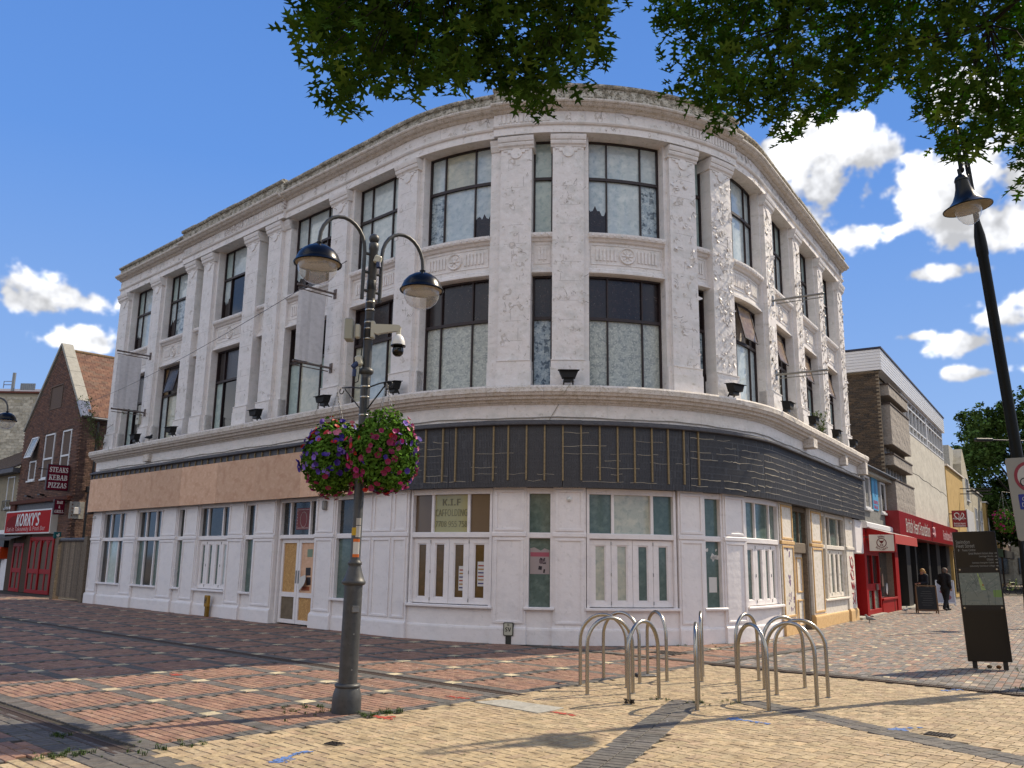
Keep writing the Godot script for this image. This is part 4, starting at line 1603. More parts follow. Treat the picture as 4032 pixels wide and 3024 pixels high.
	for q in [[30.88, 31.45], [31.60, 32.17]]:
		fring(mo, q[0], q[1], 0.12, 0.80, 0.04, -0.23, -0.195)
		fring(mo, q[0], q[1], 0.98, 1.92, 0.04, -0.23, -0.195)
	wpart(d2, "panel_moulding", mo, M.bare)
	flat_on(d2, "letter_slot", 31.0, 0.89, 0.26, 0.06, -0.218, M.black_soft)
	# bits stuck to the glass and the piers
	var kb := fb(19.97)
	var ink := plain(Color(0.40, 0.385, 0.27), 0.4)
	for q in [["K.I.F", 2.97, 0.15, 0.46, 700], ["CAFFOLDING", 2.74, 0.15, 0.82, 400], ["7708 955 758", 2.49, 0.13, 0.82, 400]]:
		var xf := Transform3D(kb, fp(19.97, -0.127, q[1]) - origin_of(kif))
		words(kif, "lettering", q[0], q[2], q[3], xf, ink, "Droid Sans", q[4], 0.002)
	for q in [[20.30, 1.32], [20.76, 1.42]]:
		flat_on(kif, "notice", q[0], q[1], 0.20, 0.52, -0.140, M.paper)
		for k in 6:
			flat_on(kif, "notice_bar", q[0], q[1] - 0.20 + k * 0.075, 0.17, 0.028, -0.1385, plain([Color(0.25, 0.20, 0.42), Color(0.62, 0.45, 0.13), Color(0.60, 0.24, 0.18)][k % 3], 0.7))
	var pp := MB.new()
	pp.plate(PackedVector2Array([Vector2(-0.21, -0.28), Vector2(0.21, -0.28), Vector2(0.21, 0.22), Vector2(0.10, 0.26), Vector2(0.02, 0.21), Vector2(-0.12, 0.28), Vector2(-0.21, 0.26)]), 0.002, fp(22.07, -0.127, 1.72), fb(22.07))
	wpart(pst, "torn_poster", pp, plain(Color(0.62, 0.57, 0.56), 0.8))
	flat_on(pst, "poster_band", 22.07, 1.85, 0.40, 0.09, -0.1255, plain(Color(0.63, 0.33, 0.38), 0.8))
	for k in 10:
		flat_on(pst, "poster_print", 22.15 + rng.randf_range(-0.08, 0.1), 1.62 + rng.randf_range(-0.12, 0.14), rng.randf_range(0.03, 0.08), rng.randf_range(0.03, 0.09), -0.1250 + k * 0.0002, plain(Color(0.16, 0.13, 0.15).lerp(Color(0.5, 0.42, 0.43), rng.randf()), 0.8), rng.randfn(0, 0.2), 0.001)
	flat_on(torn, "white_notice", 26.22, 1.25, 0.24, 0.33, -0.126, M.paper)
	var tp := MB.new()
	for k in 7:
		tp.plate(shard(Vector2(rng.randf_range(-0.18, 0.2), rng.randf_range(-0.05, 0.15)), rng.randf_range(0.03, 0.09), 7), 0.0015, fp(26.18, -0.127, 1.86 + k * 0.0005), fb(26.18))
	wpart(torn, "torn_poster", tp, M.paper)
	var lil := plain(Color(0.42, 0.32, 0.46), 0.8)
	for q in [[30.0, 2.12, 0.16, 0.10], [30.2, 1.98, 0.10, 0.10], [30.05, 1.40, 0.26, 0.12], [30.05, 1.24, 0.30, 0.16], [30.1, 0.98, 0.26, 0.14], [30.1, 0.80, 0.30, 0.13], [30.15, 0.62, 0.28, 0.12], [30.42, 0.80, 0.06, 0.3]]:
		var tb := MB.new()
		for k in 5:
			tb.plate(shard(Vector2(rng.randf_range(-0.5, 0.5) * q[2], rng.randf_range(-0.5, 0.5) * q[3]), rng.randf_range(0.03, 0.055), 5), 0.001, fp(q[0], 0.0015 + k * 0.0003, q[1]), fb(q[0]))
		wpart(store, "glue_remnant", tb, lil)
	# red spray tag on the last pier, black one on the side door
	var spray := plain(Color(0.64, 0.10, 0.16), 0.6)
	var tg := MB.new()
	var cur := [[[37.2, 2.02], [37.35, 1.75], [37.6, 1.66], [37.7, 1.85], [37.5, 2.0], [37.25, 1.9], [37.3, 1.7], [37.6, 1.62], [37.72, 1.74]], [[37.25, 1.50], [37.45, 1.32], [37.7, 1.38], [37.65, 1.55], [37.4, 1.6], [37.22, 1.45], [37.4, 1.28], [37.74, 1.3]], [[37.25, 1.2], [37.38, 0.98], [37.42, 1.18], [37.55, 0.95], [37.62, 1.2], [37.75, 0.92]], [[37.3, 0.85], [37.55, 0.84], [37.35, 0.7], [37.6, 0.6], [37.35, 0.52]], [[37.7, 0.88], [37.7, 0.5]]]
	for c in cur:
		var pts := []
		for i in c.size() - 1:
			for t in 4:
				pts.append(fp(lerpf(c[i][0], c[i + 1][0], t / 4.0), 0.001, lerpf(c[i][1], c[i + 1][1], t / 4.0)))
		pts.append(fp(c[-1][0], 0.001, c[-1][1]))
		tg.tube(pts, [0.016], 5)
	wpart(store, "spray_tag", tg, spray)
	var tg2 := MB.new()
	for k in 5:
		var pts := []
		for t in 14:
			pts.append(fp(38.55 + 0.32 * sin(t * 0.9 + k), -0.259, 1.75 - k * 0.30 + 0.12 * cos(t * 1.2 + k * 2.0)))
		tg2.tube(pts, [0.007], 4)
	wpart(store, "spray_tag", tg2, M.black_soft)
	for q in [[0.98, 3.05], [37.55, 3.12], [22.70, 3.02]]:
		var b := MB.new()
		b.lathe([Vector2(0.055, 0.0), Vector2(0.055, 0.03), Vector2(0.045, 0.06), Vector2(0.0, 0.085)], 14, fp(q[0], 0.0, q[1]), Basis(fb(q[0]).x, fb(q[0]).z, -fb(q[0]).y))
		wpart(store, "door_camera", b, M.white_plastic)
	var gb := MB.new()
	gb.box(fp(15.62, 0.04, 3.02), Vector3(0.15, 0.24, 0.10), fb(15.6), 0.03)
	wpart(store, "sounder_box", gb, plain(Color(0.50, 0.49, 0.47), 0.5))

func fascia() -> void:
	# dark backing boards with beads of old adhesive, timber battens, plywood on the long side
	var seams := [17.75, 20.05, 22.55, 25.40, 27.96, 30.62, 33.11, 35.82, 38.36, 39.22]
	for i in seams.size() - 1:
		var f := holder(store, "fascia_panel")
		var b := MB.new()
		fbox(b, seams[i] + 0.006, seams[i + 1] - 0.006, 3.27, 4.62, -0.2, 0.18)
		wpart(f, "board", b, M.mat_dark)
		var rb := MB.new()
		var rs: float = seams[i] + 0.03
		while rs < seams[i + 1] - 0.03:
			for r in 9:
				if rng.randf() < 0.93:
					rb.box(fp(rs, 0.182, 3.315 + r * 0.150), Vector3(0.019, 0.128, 0.010), fb(rs))
			rs += 0.036
		stuff(wpart(f, "ribs", rb, M.mat_dark))
		if seams[i] > 27.0:
			var rw := MB.new()
			for r in 8:
				sweep(rw, seams[i] + 0.01, seams[i + 1] - 0.01, [Vector2(0.17, 3.385 + r * 0.150), Vector2(0.1815, 3.385 + r * 0.150), Vector2(0.1815, 3.397 + r * 0.150), Vector2(0.17, 3.397 + r * 0.150)], false)
			stuff(wpart(f, "adhesive_rows", rw, plain(Color(0.48, 0.47, 0.45), 0.85)))
		var gl := MB.new()
		for r in 8:
			var y := 3.39 + r * 0.150
			var s: float = seams[i] + 0.02
			while s < seams[i + 1] - 0.25:
				var l := rng.randf_range(0.25, 0.95)
				var e: float = minf(s + l, seams[i + 1] - 0.02)
				var dens := 0.5 if seams[i] < 25.0 else 0.62
				if rng.randf() < dens:
					var pts := []
					var ph := rng.randf() * 6.0
					var drop := rng.randfn(0, 0.018)
					for k in 9:
						var t := k / 8.0
						pts.append(fp(lerpf(s, e, t), 0.186, y + drop * t + 0.008 * sin(ph + t * 7.0) + rng.randfn(0, 0.002)))
					gl.tube(pts, [rng.randf_range(0.003, 0.006) if seams[i] < 25.0 else rng.randf_range(0.004, 0.009)], 5)
				s = e + rng.randf_range(0.02, 0.25)
		if gl.v.size() > 0:
			stuff(wpart(f, "adhesive_beads", gl, M.glue))
	for s in [18.95, 19.45, 19.90, 20.22, 20.65, 21.09, 21.41, 21.80, 22.18, 22.56, 22.94, 23.33, 23.71, 24.08, 24.47, 24.85, 25.24, 25.62]:
		var b := MB.new()
		var y1 := 4.60 + rng.randf_range(-0.01, 0.01)
		fbox(b, s - 0.017, s + 0.017, 3.40 + rng.randf_range(-0.012, 0.02), y1, 0.181, 0.218, 0.003)
		wpart(store, "batten", b, M.batten)
	var hole := MB.new()
	var hp := PackedVector2Array()
	for i in 14:
		hp.append(Vector2(cos(TAU * i / 14), sin(TAU * i / 14) * 1.1) * 0.075 * rng.randf_range(0.85, 1.12))
	hole.plate(hp, 0.003, fp(26.45, 0.182, 3.48), fb(26.45))
	wpart(store, "hole", hole, M.black_soft)
	# plywood sheets
	var back := MB.new()
	fbox(back, S0 - 0.05, 17.75, 3.30, 4.62, -0.2, 0.18)
	wpart(store, "fascia_backing", back, M.lead)
	var ps := [0.80, 1.55, 3.65, 5.90, 8.05, 10.32, 12.48, 14.75, 17.78]
	for i in ps.size() - 1:
		var b := MB.new()
		var j := rng.randf_range(0, 0.004)
		fbox(b, ps[i] + 0.002, ps[i + 1] - 0.002, 3.24, 4.43, 0.2, 0.236 + j)
		wpart(store, "plywood_sheet", b, tinted(M.ply, Color(1, 1, 1) * rng.randf_range(0.93, 1.03)))
	var s := 1.0
	while s < 17.6:
		var b := MB.new()
		fbox(b, s - 0.02, s + 0.02, 4.38, 4.58, 0.181, 0.212)
		wpart(store, "batten", b, M.batten)
		s += rng.randf_range(0.36, 0.42)
	var endb := MB.new()
	fbox(endb, S0 - 0.09, S0 - 0.02, 3.18, 4.64, -0.3, 0.22)
	wpart(store, "fascia_end", endb, M.lead)
	# flashing strip in lengths
	s = S0 - 0.06
	while s < S1 - 0.1:
		var e: float = minf(s + rng.randf_range(1.6, 2.4), S1)
		var b := MB.new()
		var j := rng.randf_range(-0.006, 0.006)
		sweep(b, s, e - 0.004, [Vector2(0.05, 4.595 + j), Vector2(0.27, 4.595 + j), Vector2(0.285, 4.61 + j), Vector2(0.285, 4.645 + j), Vector2(0.10, 4.73 + j), Vector2(0.05, 4.73 + j)])
		wpart(store, "flashing_strip", b, M.lead)
		s = e
	# plain frieze and lower cornice
	s = S0
	while s < S1 - 0.2:
		var e: float = minf(s + rng.randf_range(1.9, 2.6), S1)
		var b := MB.new()
		fbox(b, s + 0.001, e - 0.002, 4.70, 5.09, -0.45, 0.10 + rng.randf_range(0, 0.003))
		wpart(store, "frieze_stone", b, M.old)
		s = e
	s = S0 - 0.02
	while s < S1 - 0.1:
		var e: float = minf(s + rng.randf_range(1.0, 1.35), S1 + 0.05)
		var b := MB.new()
		var j := rng.randf_range(-0.008, 0.008)
		sweep(b, s + 0.002, e - 0.003, [Vector2(-0.4, 5.07), Vector2(0.13, 5.07), Vector2(0.15, 5.10), Vector2(0.20, 5.115), Vector2(0.21, 5.155), Vector2(0.29, 5.165), Vector2(0.31, 5.22), Vector2(0.37, 5.235), Vector2(0.40, 5.29), Vector2(0.42, 5.30), Vector2(0.43 + j, 5.40), Vector2(0.40 + j, 5.445), Vector2(0.1, 5.475), Vector2(-0.45, 5.48)])
		wpart(store, "cornice_stone", b, M.ledge)
		s = e
	for q in [[5.26, 4.93, 0.40, 0.24, 0.12], [31.92, 5.02, 0.42, 0.26, 0.30], [36.23, 5.0, 0.30, 0.30, 0.22], [38.95, 5.0, 0.34, 0.42, 0.30]]:
		var b := MB.new()
		b.box(fp(q[0], 0.10 + q[4] * 0.5, q[1]), Vector3(q[2], q[3], q[4]), fb(q[0]), 0.015)
		wpart(store, "stone_block", b, M.ledge)
	# conduit along the frieze
	var cab := MB.new()
	var pts := []
	s = 1.2
	while s < 38.9:
		pts.append(fp(s, 0.125, 4.775 + 0.012 * sin(s * 2.3) + 0.006 * sin(s * 7.1)))
		s += 0.25
	cab.tube(pts, [0.011], 6)
	wpart(store, "conduit", cab, plain(Color(0.55, 0.53, 0.50), 0.6))
	var cab2 := MB.new()
	for q in [[22.72, 22.2, 0.9], [15.74, 15.1, 0.7], [29.4, 31.5, 0.35], [2.7, 2.75, 0.5], [5.6, 5.2, 0.6]]:
		var pp := []
		for k in 13:
			var t := k / 12.0
			pp.append(fp(lerpf(q[0], q[1], t), 0.47 if t < 0.3 else 0.12, lerpf(5.50, 5.50 - q[2], t)))
		cab2.tube(pp, [0.007], 5)
	wpart(store, "loose_cable", cab2, plain(Color(0.60, 0.57, 0.50), 0.7))

func store_body() -> void:
	# roof and back walls
	var poly := PackedVector2Array()
	for s in stations(S0 + 0.35, 38.7):
		var p := fp(s, -0.44)
		poly.append(Vector2(p.x, p.z))
	var er := fp(38.7, -9.0)
	var el := fp(S0 + 0.35, -9.0)
	poly.append(Vector2(er.x, er.z))
	poly.append(Vector2(el.x, el.z))
	var b := MB.new()
	var t := Geometry2D.triangulate_polygon(poly)
	for i in range(0, t.size(), 3):
		b.tri(Vector3(poly[t[i]].x, 12.1, poly[t[i]].y), Vector3(poly[t[i + 1]].x, 12.1, poly[t[i + 1]].y), Vector3(poly[t[i + 2]].x, 12.1, poly[t[i + 2]].y), Vector3.UP)
	wpart(store, "roof", b, M.lead)
	var w := MB.new()
	var n := poly.size()
	var c := Vector2(0, -29)
	for i in [n - 3, n - 2, n - 1]:
		var p := poly[i]
		var q := poly[(i + 1) % n]
		var d := (q - p).normalized()
		var nn := Vector2(-d.y, d.x)
		if nn.dot((p + q) * 0.5 - c) < 0:
			nn = -nn
		w.quad(Vector3(p.x, 0, p.y), Vector3(q.x, 0, q.y), Vector3(q.x, 12.4, q.y), Vector3(p.x, 12.4, p.y), Vector3(nn.x, 0, nn.y))
	wpart(store, "back_wall", w, M.old)

func build_store() -> void:
	store = thing("corner_store", "large white three-storey corner building with a curved front, peeling paint and boarded windows", "building", Vector3(2.2, 0, -18.7))
	store_body()
	upper_storeys()
	ground_floor()
	fascia()
	# floodlights standing on the lower cornice
	var places := [[4.6, "beside the climbing weeds at the far end"], [7.28, "under the third narrow window of the long side"], [12.46, "above the plywood at the twin pilasters"], [15.74, "below the hanging white banner nearer the corner"], [18.52, "just behind the lamp post's basket bracket"], [22.67, "on the curve, nearest the middle of the front"], [26.63, "where the sunlit peeling pilaster starts"], [29.40, "second along the sunlit side"], [32.01, "third along the sunlit side"], [34.79, "among the weeds on the sunlit side"], [37.20, "last before the brown brick wall"]]
	for p in places:
		var s: float = p[0]
		var t := thing("floodlight", "black hooded floodlight on the white ledge, " + p[1], "floodlight", fp(s, 0.22, 5.47), 0.0, "floodlights along the ledge")
		t.basis = fb(s)
		var h := MB.new()
		h.plate(PackedVector2Array([Vector2(-0.21, 0.17), Vector2(0.21, 0.17), Vector2(0.14, 0.0), Vector2(-0.14, 0.0)]), 0.20, Vector3(0, 0.13, 0.14))
		h.box(Vector3(0, 0.305, 0.15), Vector3(0.46, 0.014, 0.27), Basis(Vector3.RIGHT, 0.12))
		part(t, "hood", h.mesh(), M.black_soft)
		var k := MB.new()
		k.box(Vector3(0, 0.10, 0.10), Vector3(0.22, 0.10, 0.14), Basis.IDENTITY, 0.01)
		k.bar(Vector3(-0.10, 0.1, 0.05), Vector3(-0.10, -0.01, -0.02), 0.03, 0.02)
		k.bar(Vector3(0.10, 0.1, 0.05), Vector3(0.10, -0.01, -0.02), 0.03, 0.02)
		k.box(Vector3(0, 0.004, -0.02), Vector3(0.26, 0.014, 0.10))
		part(t, "bracket", k.mesh(), M.black)
	# banners and bare brackets on the long side and the sunlit side
	for q in [[4.36, "far end, beside the brick gable", true], [15.50, "nearer the lamp post", true], [29.75, "sunlit side", false]]:
		var s: float = q[0]
		var t := thing("banner_bracket", ("pale blank banner between two wall arms, " + q[1]) if q[2] else "two bare grey banner arms jutting from a peeling pilaster of the sunlit front", "banner", fp(s, 0.0, 6.55))
		t.basis = fb(s)
		var arms := MB.new()
		var l := 1.15 if q[2] else 1.30
		for y in [0.05, 2.08]:
			arms.tube([Vector3(0, y, 0.0), Vector3(0, y, l)], [0.03], 8)
			arms.box(Vector3(0, y, 0.012), Vector3(0.12, 0.26, 0.024), Basis.IDENTITY, 0.004)
			arms.tube([Vector3(0, y - 0.10, 0.1), Vector3(0, y - 0.10, l)], [0.014], 6)
			arms.ball(Vector3(0, y, l), Vector3(0.036, 0.036, 0.036), 8, 6)
		part(t, "arms", arms.mesh(), M.rust if q[2] else M.steel_dull)
		if q[2]:
			var cl := MB.new()
			var nx := 8
			var ny := 14
			var g := func(i: int, j: int) -> Vector3:
				var u := float(i) / nx
				var v := float(j) / ny
				return Vector3(0.018 * sin(u * 9.0 + v * 1.5) * sin(v * PI) + 0.006 * sin(u * 23.0), lerpf(0.10, 1.95, v), lerpf(0.30, 1.12, u))
			for i in nx:
				for j in ny:
					var a: Vector3 = g.call(i, j)
					var b2: Vector3 = g.call(i + 1, j)
					var c: Vector3 = g.call(i + 1, j + 1)
					var d: Vector3 = g.call(i, j + 1)
					var nr := (b2 - a).cross(d - a).normalized()
					if nr.x < 0:
						nr = -nr
					cl.quad(a, b2, c, d, nr)
			part(t, "cloth", cl.mesh(), M.banner)
	# alarm box
	var ab := thing("alarm_box", "small cream alarm box on the wall under the far banner", "alarm box", fp(3.98, -0.02, 6.22))
	ab.basis = fb(3.98)
	var am := MB.new()
	am.plate(PackedVector2Array([Vector2(-0.10, 0.0), Vector2(0.10, 0.0), Vector2(0.13, 0.10), Vector2(0.11, 0.38), Vector2(-0.11, 0.38), Vector2(-0.13, 0.10)]), 0.10, Vector3(0, 0, 0.06))
	part(ab, "case", am.mesh(), M.cream_plastic)
	var al := MB.new()
	al.box(Vector3(0, 0.2, 0.113), Vector3(0.12, 0.06, 0.004))
	part(ab, "label_plate", al.mesh(), plain(Color(0.45, 0.42, 0.36), 0.6))
	# weeds that took root on the ledges
	bush("ledge_shrub", "leggy shrub rooted on the ledge at the far end of the white building", fp(1.25, 0.25, 5.47), 2.3, 60, 620)
	bush("ledge_shrub", "green weed growing on the ledge of the sunlit side among the floodlights", fp(33.6, 0.2, 5.47), 0.9, 26, 260)
	bush("ledge_shrub", "dark tangled bush in the gap beside the brick gable", fp(-0.6, -1.6, 4.2), 2.6, 70, 1500)
	# overhead wire
	var wr := thing("overhead_wire", "thin wire strung across the long white front to the lamp post", "wire", Vector3(-2.35, 5.25, -9.9))
	var wm := MB.new()
	var wa := Vector3(-2.05, 5.28, -10.1)
	var wb := fp(-1.0, 0.6, 7.3)
	var wp := []
	for k in 21:
		var t := k / 20.0
		wp.append(wa.lerp(wb, t) + Vector3.DOWN * 1.0 * t * (1.0 - t) - wr.position)
	wm.tube(wp, [0.005], 5)
	part(wr, "wire_strand", wm.mesh(), plain(Color(0.35, 0.35, 0.36), 0.6))

func leaf_card(l: float, w: float) -> ArrayMesh:
	var b := MB.new()
	var p := [Vector3(0, 0, 0), Vector3(w * 0.5, l * 0.4, 0.02 * l), Vector3(0, l, -0.08 * l), Vector3(-w * 0.5, l * 0.4, 0.02 * l), Vector3(0, l * 0.45, -0.06 * l)]
	b.tri(p[0], p[1], p[4], Vector3(0.2, 0, 1).normalized())
	b.tri(p[1], p[2], p[4], Vector3(0.2, 0, 1).normalized())
	b.tri(p[2], p[3], p[4], Vector3(-0.2, 0, 1).normalized())
	b.tri(p[3], p[0], p[4], Vector3(-0.2, 0, 1).normalized())
	return b.mesh()

func leaf_mat(c: Color, back: Color) -> StandardMaterial3D:
	var m := plain(c, 0.9, 0.0, 0.08)
	m.backlight_enabled = true
	m.backlight = back
	m.vertex_color_use_as_albedo = true
	return m

func bush(called: String, label: String, at: Vector3, h: float, stems: int, leaves: int) -> Node3D:
	var t := thing(called, label, "plant", at)
	var b := MB.new()
	var tips := []
	for k in maxi(4, stems / 6):
		var an := rng.randf() * TAU
		var p := Vector3.ZERO
		var pts := [p]
		var d := Vector3(cos(an) * 0.35, 1.0, sin(an) * 0.35).normalized()
		for i in 7:
			p += d * h / 7.0 * rng.randf_range(0.6, 1.1)
			d = (d + Vector3(rng.randfn(0, 0.28), rng.randfn(0.05, 0.12), rng.randfn(0, 0.28))).normalized()
			pts.append(p)
			tips.append(p)
		b.tube(pts, [0.014, 0.012, 0.01, 0.009, 0.007, 0.006, 0.005, 0.003], 5)
	part(t, "stems", b.mesh(), plain(Color(0.30, 0.25, 0.19), 0.9))
	var xfs := []
	var cols := []
	for k in leaves:
		var p: Vector3 = tips[rng.randi() % tips.size()]
		p += Vector3(rng.randfn(0, 0.07), rng.randfn(0, 0.07), rng.randfn(0, 0.07)) * h * 0.45
		p.y = maxf(p.y, 0.02)
		xfs.append(Transform3D(Basis.from_euler(Vector3(rng.randf_range(-1.4, 1.4), rng.randf() * TAU, rng.randf_range(-1.0, 1.0))).scaled(Vector3.ONE * rng.randf_range(0.6, 1.3)), p))
		cols.append(Color(0.10, 0.14, 0.05) * rng.randf_range(0.6, 1.5))
	if not M.has("leafm"):
		M.leafm = leaf_mat(Color(1, 1, 1), Color(0.10, 0.15, 0.03))
		M.leafc = leaf_card(0.085, 0.035)
	many(t, "foliage", M.leafc, M.leafm, xfs, cols)
	return t

# ---------------------------------------------------------------- masonry pieces
func brick_mesh(l: float, h: float, d: float) -> ArrayMesh:
	var b := MB.new()
	b.box(Vector3.ZERO, Vector3(l, h, d), Basis.IDENTITY, minf(0.006, h * 0.08))
	return b.mesh()

# bricks laid in courses on a plane; the nearest 300 are pieces of their own
func courses(parent: Node3D, called: String, o: Vector3, xd: Vector3, nd: Vector3, w: float, h: float, ml: float, mh: float, depth: float, cols: Array, ok: Callable, own := 300) -> void:
	var bm := brick_mesh(ml - 0.011, mh - 0.011, depth)
	var list := []
	var base := origin_of(parent)
	var bs := Basis(xd, Vector3.UP, nd)
	for r in int(h / mh):
		var y := (r + 0.5) * mh
		var x := ml * 0.5 if r % 2 == 0 else 0.0
		while x < w + ml * 0.4:
			if ok.call(x, y):
				var c: Color = cols[rng.randi() % cols.size()]
				var k := rng.randf_range(0.78, 1.2)
				list.append([Transform3D(bs, o + xd * x + Vector3.UP * y + nd * rng.randf_range(-0.003, 0.003) - base), Color(c.r * k, c.g * k, c.b * k)])
			x += ml
	list.sort_custom(func(a, b): return a[0].origin.distance_squared_to(-base) < b[0].origin.distance_squared_to(-base))
	var mats := []
	for c in cols:
		var m: StandardMaterial3D = M.brick.duplicate()
		m.vertex_color_use_as_albedo = false
		m.albedo_color = Color(c).linear_to_srgb()
		mats.append(m)
	var xfs := []
	var cc := []
	for i in list.size():
		if i < own:
			part(parent, called, bm, mats[i % mats.size()], list[i][0])
		else:
			xfs.append(list[i][0])
			cc.append(list[i][1])
	if xfs.size() > 0:
		many(parent, called + "_courses", bm, M.brick, xfs, cc)

func framed_window(parent: Node3D, s0: float, s1: float, y0: float, y1: float, o: float, fm: Material, gm: Material, bars_x: int, ym: float) -> Node3D:
	var w := holder(parent, "window")
	var f := MB.new()
	fring(f, s0, s1, y0, y1, 0.07, o - 0.06, o + 0.03)
	if ym > 0.0:
		fbox(f, s0 + 0.07, s1 - 0.07, ym - 0.04, ym + 0.04, o - 0.06, o + 0.03)
	wpart(w, "frame", f, fm)
	var p := MB.new()
	fbox(p, s0 + 0.07, s1 - 0.07, y0 + 0.07, y1 - 0.07, o - 0.06, o - 0.02)
	wpart(w, "pane", p, gm)
	var b := MB.new()
	for i in bars_x:
		var s := s0 + (s1 - s0) * (i + 1.0) / (bars_x + 1.0)
		fbox(b, s - 0.01, s + 0.01, y0 + 0.07, y1 - 0.07, o - 0.02, o - 0.012)
	var n := int((y1 - y0) / 0.36)
	for i in n:
		var y := y0 + (y1 - y0) * (i + 1.0) / (n + 1.0)
		fbox(b, s0 + 0.07, s1 - 0.07, y - 0.01, y + 0.01, o - 0.02, o - 0.0125)
	if bars_x > 0:
		wpart(w, "glazing_bars", b, fm)
	var sl := MB.new()
	fbox(sl, s0 - 0.06, s1 + 0.06, y0 - 0.08, y0 - 0.005, o - 0.05, o + 0.09, 0.01)
	wpart(w, "sill", sl, fm)
	return w

func build_restaurant_side() -> void:
	var o := -1.2
	var k := thing("brick_restaurant", "dark brick gabled restaurant with red shopfront and tiled roof beside the white building", "building", fp(-8.2, o))
	var L := -11.85
	var R := -4.75
	var ap := -8.15
	# mortar face of the gable, its depth and side wall
	var bs := fb(-8.0)
	var poly := PackedVector2Array([Vector2(L, 0), Vector2(R, 0), Vector2(R, 7.55), Vector2(ap, 11.25), Vector2(L, 7.55)])
	var b := MB.new()
	b.plate(poly, 0.25, fp(0.0, o - 0.135), bs)
	wpart(k, "gable_wall", b, M.mortar_dark)
	var holes := [[-10.58, -9.72, 5.02, 7.12], [-8.86, -7.66, 5.02, 7.15], [-6.70, -5.68, 5.02, 7.15], [-8.9, -7.4, 8.3, 9.35]]
	var kb := [Color(0.175, 0.088, 0.062), Color(0.20, 0.098, 0.066), Color(0.145, 0.078, 0.060), Color(0.22, 0.11, 0.072)]
	var gw: Node3D = k.get_node("gable_wall")
	courses(gw, "brick", fp(L, o, 0.0), bs.x, bs.z, R - L, 11.3, 0.225, 0.075, 0.03, kb, func(x: float, y: float) -> bool:
		var s := L + x
		if y < 4.05 and s > -12.2 and s < -6.1:
			return false
		if y < 2.6 and s < -6.1:
			return false
		var top := 7.55 + (minf((s - L) / (ap - L), (R - s) / (R - ap))) * 3.62
		if y > top - 0.08:
			return false
		for h in holes:
			if s > h[0] - 0.1 and s < h[1] + 0.1 and y > h[2] - 0.03 and y < h[3] + 0.02:
				return false
		return true)
	# blind panel high in the gable
	var bp := holder(k, "blind_panel")
	var bpm := MB.new()
	fbox(bpm, -8.86, -7.44, 8.32, 9.34, o - 0.2, o - 0.04)
	wpart(bp, "mortar_bed", bpm, M.mortar_dark)
	courses(bp, "brick", fp(-8.86, o - 0.03, 8.34), bs.x, bs.z, 1.40, 1.0, 0.225, 0.075, 0.03, kb, func(x: float, y: float) -> bool: return x < 1.36, 90)
	var bpr := MB.new()
	fring(bpr, -8.92, -7.38, 8.26, 9.40, 0.06, o - 0.02, o + 0.03)
	wpart(bp, "panel_border", bpr, M.mortar_dark)
	var sw := MB.new()
	var sb := Basis(-bs.z, Vector3.UP, bs.x)
	sw.quad(fp(R, o, 0), fp(R, o - 9, 0), fp(R, o - 9, 7.6), fp(R, o, 7.6), bs.x)
	var swm := wpart(k, "side_wall", sw, M.mortar_dark)
	courses(swm, "brick", fp(R, o - 0.02, 0), -bs.z, bs.x, 3.2, 7.5, 0.225, 0.075, 0.03, [Color(0.17, 0.095, 0.07), Color(0.14, 0.08, 0.062), Color(0.20, 0.12, 0.085)], func(_x: float, _y: float) -> bool: return true, 120)
	# roof: tile courses on the slope that shows, plain slope behind
	var rd := bs.z * -1.0
	var e0 := fp(R + 0.12, o - 0.25, 7.62)
	var a0 := fp(ap, o - 0.25, 11.05)
	var slope := (a0 - e0)
	var sl := slope.length()
	var su := slope / sl
	var rn := rd.cross(su).normalized()
	if rn.y < 0:
		rn = -rn
	var rf := MB.new()
	rf.quad(e0, e0 + rd * 11, a0 + rd * 11, a0, rn)
	var e1 := fp(L - 0.12, o - 0.25, 7.62)
	rf.quad(e1, e1 + rd * 11, a0 + rd * 11, a0, (rn - bs.x * 2.0 * rn.dot(bs.x)).normalized())
	var roof := wpart(k, "roof", rf, plain(Color(0.20, 0.12, 0.09), 0.95))
	var tm := MB.new()
	tm.box(Vector3(0, 0, 0.0), Vector3(0.262, 0.30, 0.036), Basis.IDENTITY, 0.004)
	var tile := tm.mesh()
	var rows := int(sl / 0.148)
	var txf := []
	var tc := []
	var own := 0
	var tb0 := origin_of(roof)
	for r in rows:
		for c in 34:
			var p := e0 + su * (0.10 + r * 0.148) + rd * (0.12 + (c + (0.5 if r % 2 == 0 else 0.0)) * 0.27)
			var bb := Basis(rd, su, rn) * Basis(Vector3.RIGHT, 0.10 + rng.randfn(0, 0.012)) * Basis(Vector3(0, 1, 0), rng.randfn(0, 0.015))
			var xf := Transform3D(bb, p + rn * 0.03 - tb0)
			var cl := [Color(0.20, 0.095, 0.060), Color(0.16, 0.080, 0.055), Color(0.24, 0.125, 0.08), Color(0.19, 0.115, 0.08)][rng.randi() % 4] as Color
			if r < 10 and c < 20:
				own += 1
				part(roof, "roof_tile", tile, M.get("tile%d" % (own % 3), tile_mat(own % 3)), xf)
			else:
				txf.append(xf)
				tc.append(cl)
	many(roof, "roof_tile_courses", tile, M.brick, txf, tc)
	var rg := MB.new()
	for i in 26:
		rg.tube([a0 + rd * (i * 0.33) + Vector3.UP * 0.03, a0 + rd * (i * 0.33 + 0.32) + Vector3.UP * 0.03], [0.11], 8)
	wpart(roof, "ridge_tiles", rg, tri(mottle(205, 256, Color(0.46, 0.36, 0.26), [[Color(0.33, 0.30, 0.18), 0.06, 0.45, 0.75, 0.8]]), 1.0, 0.95))
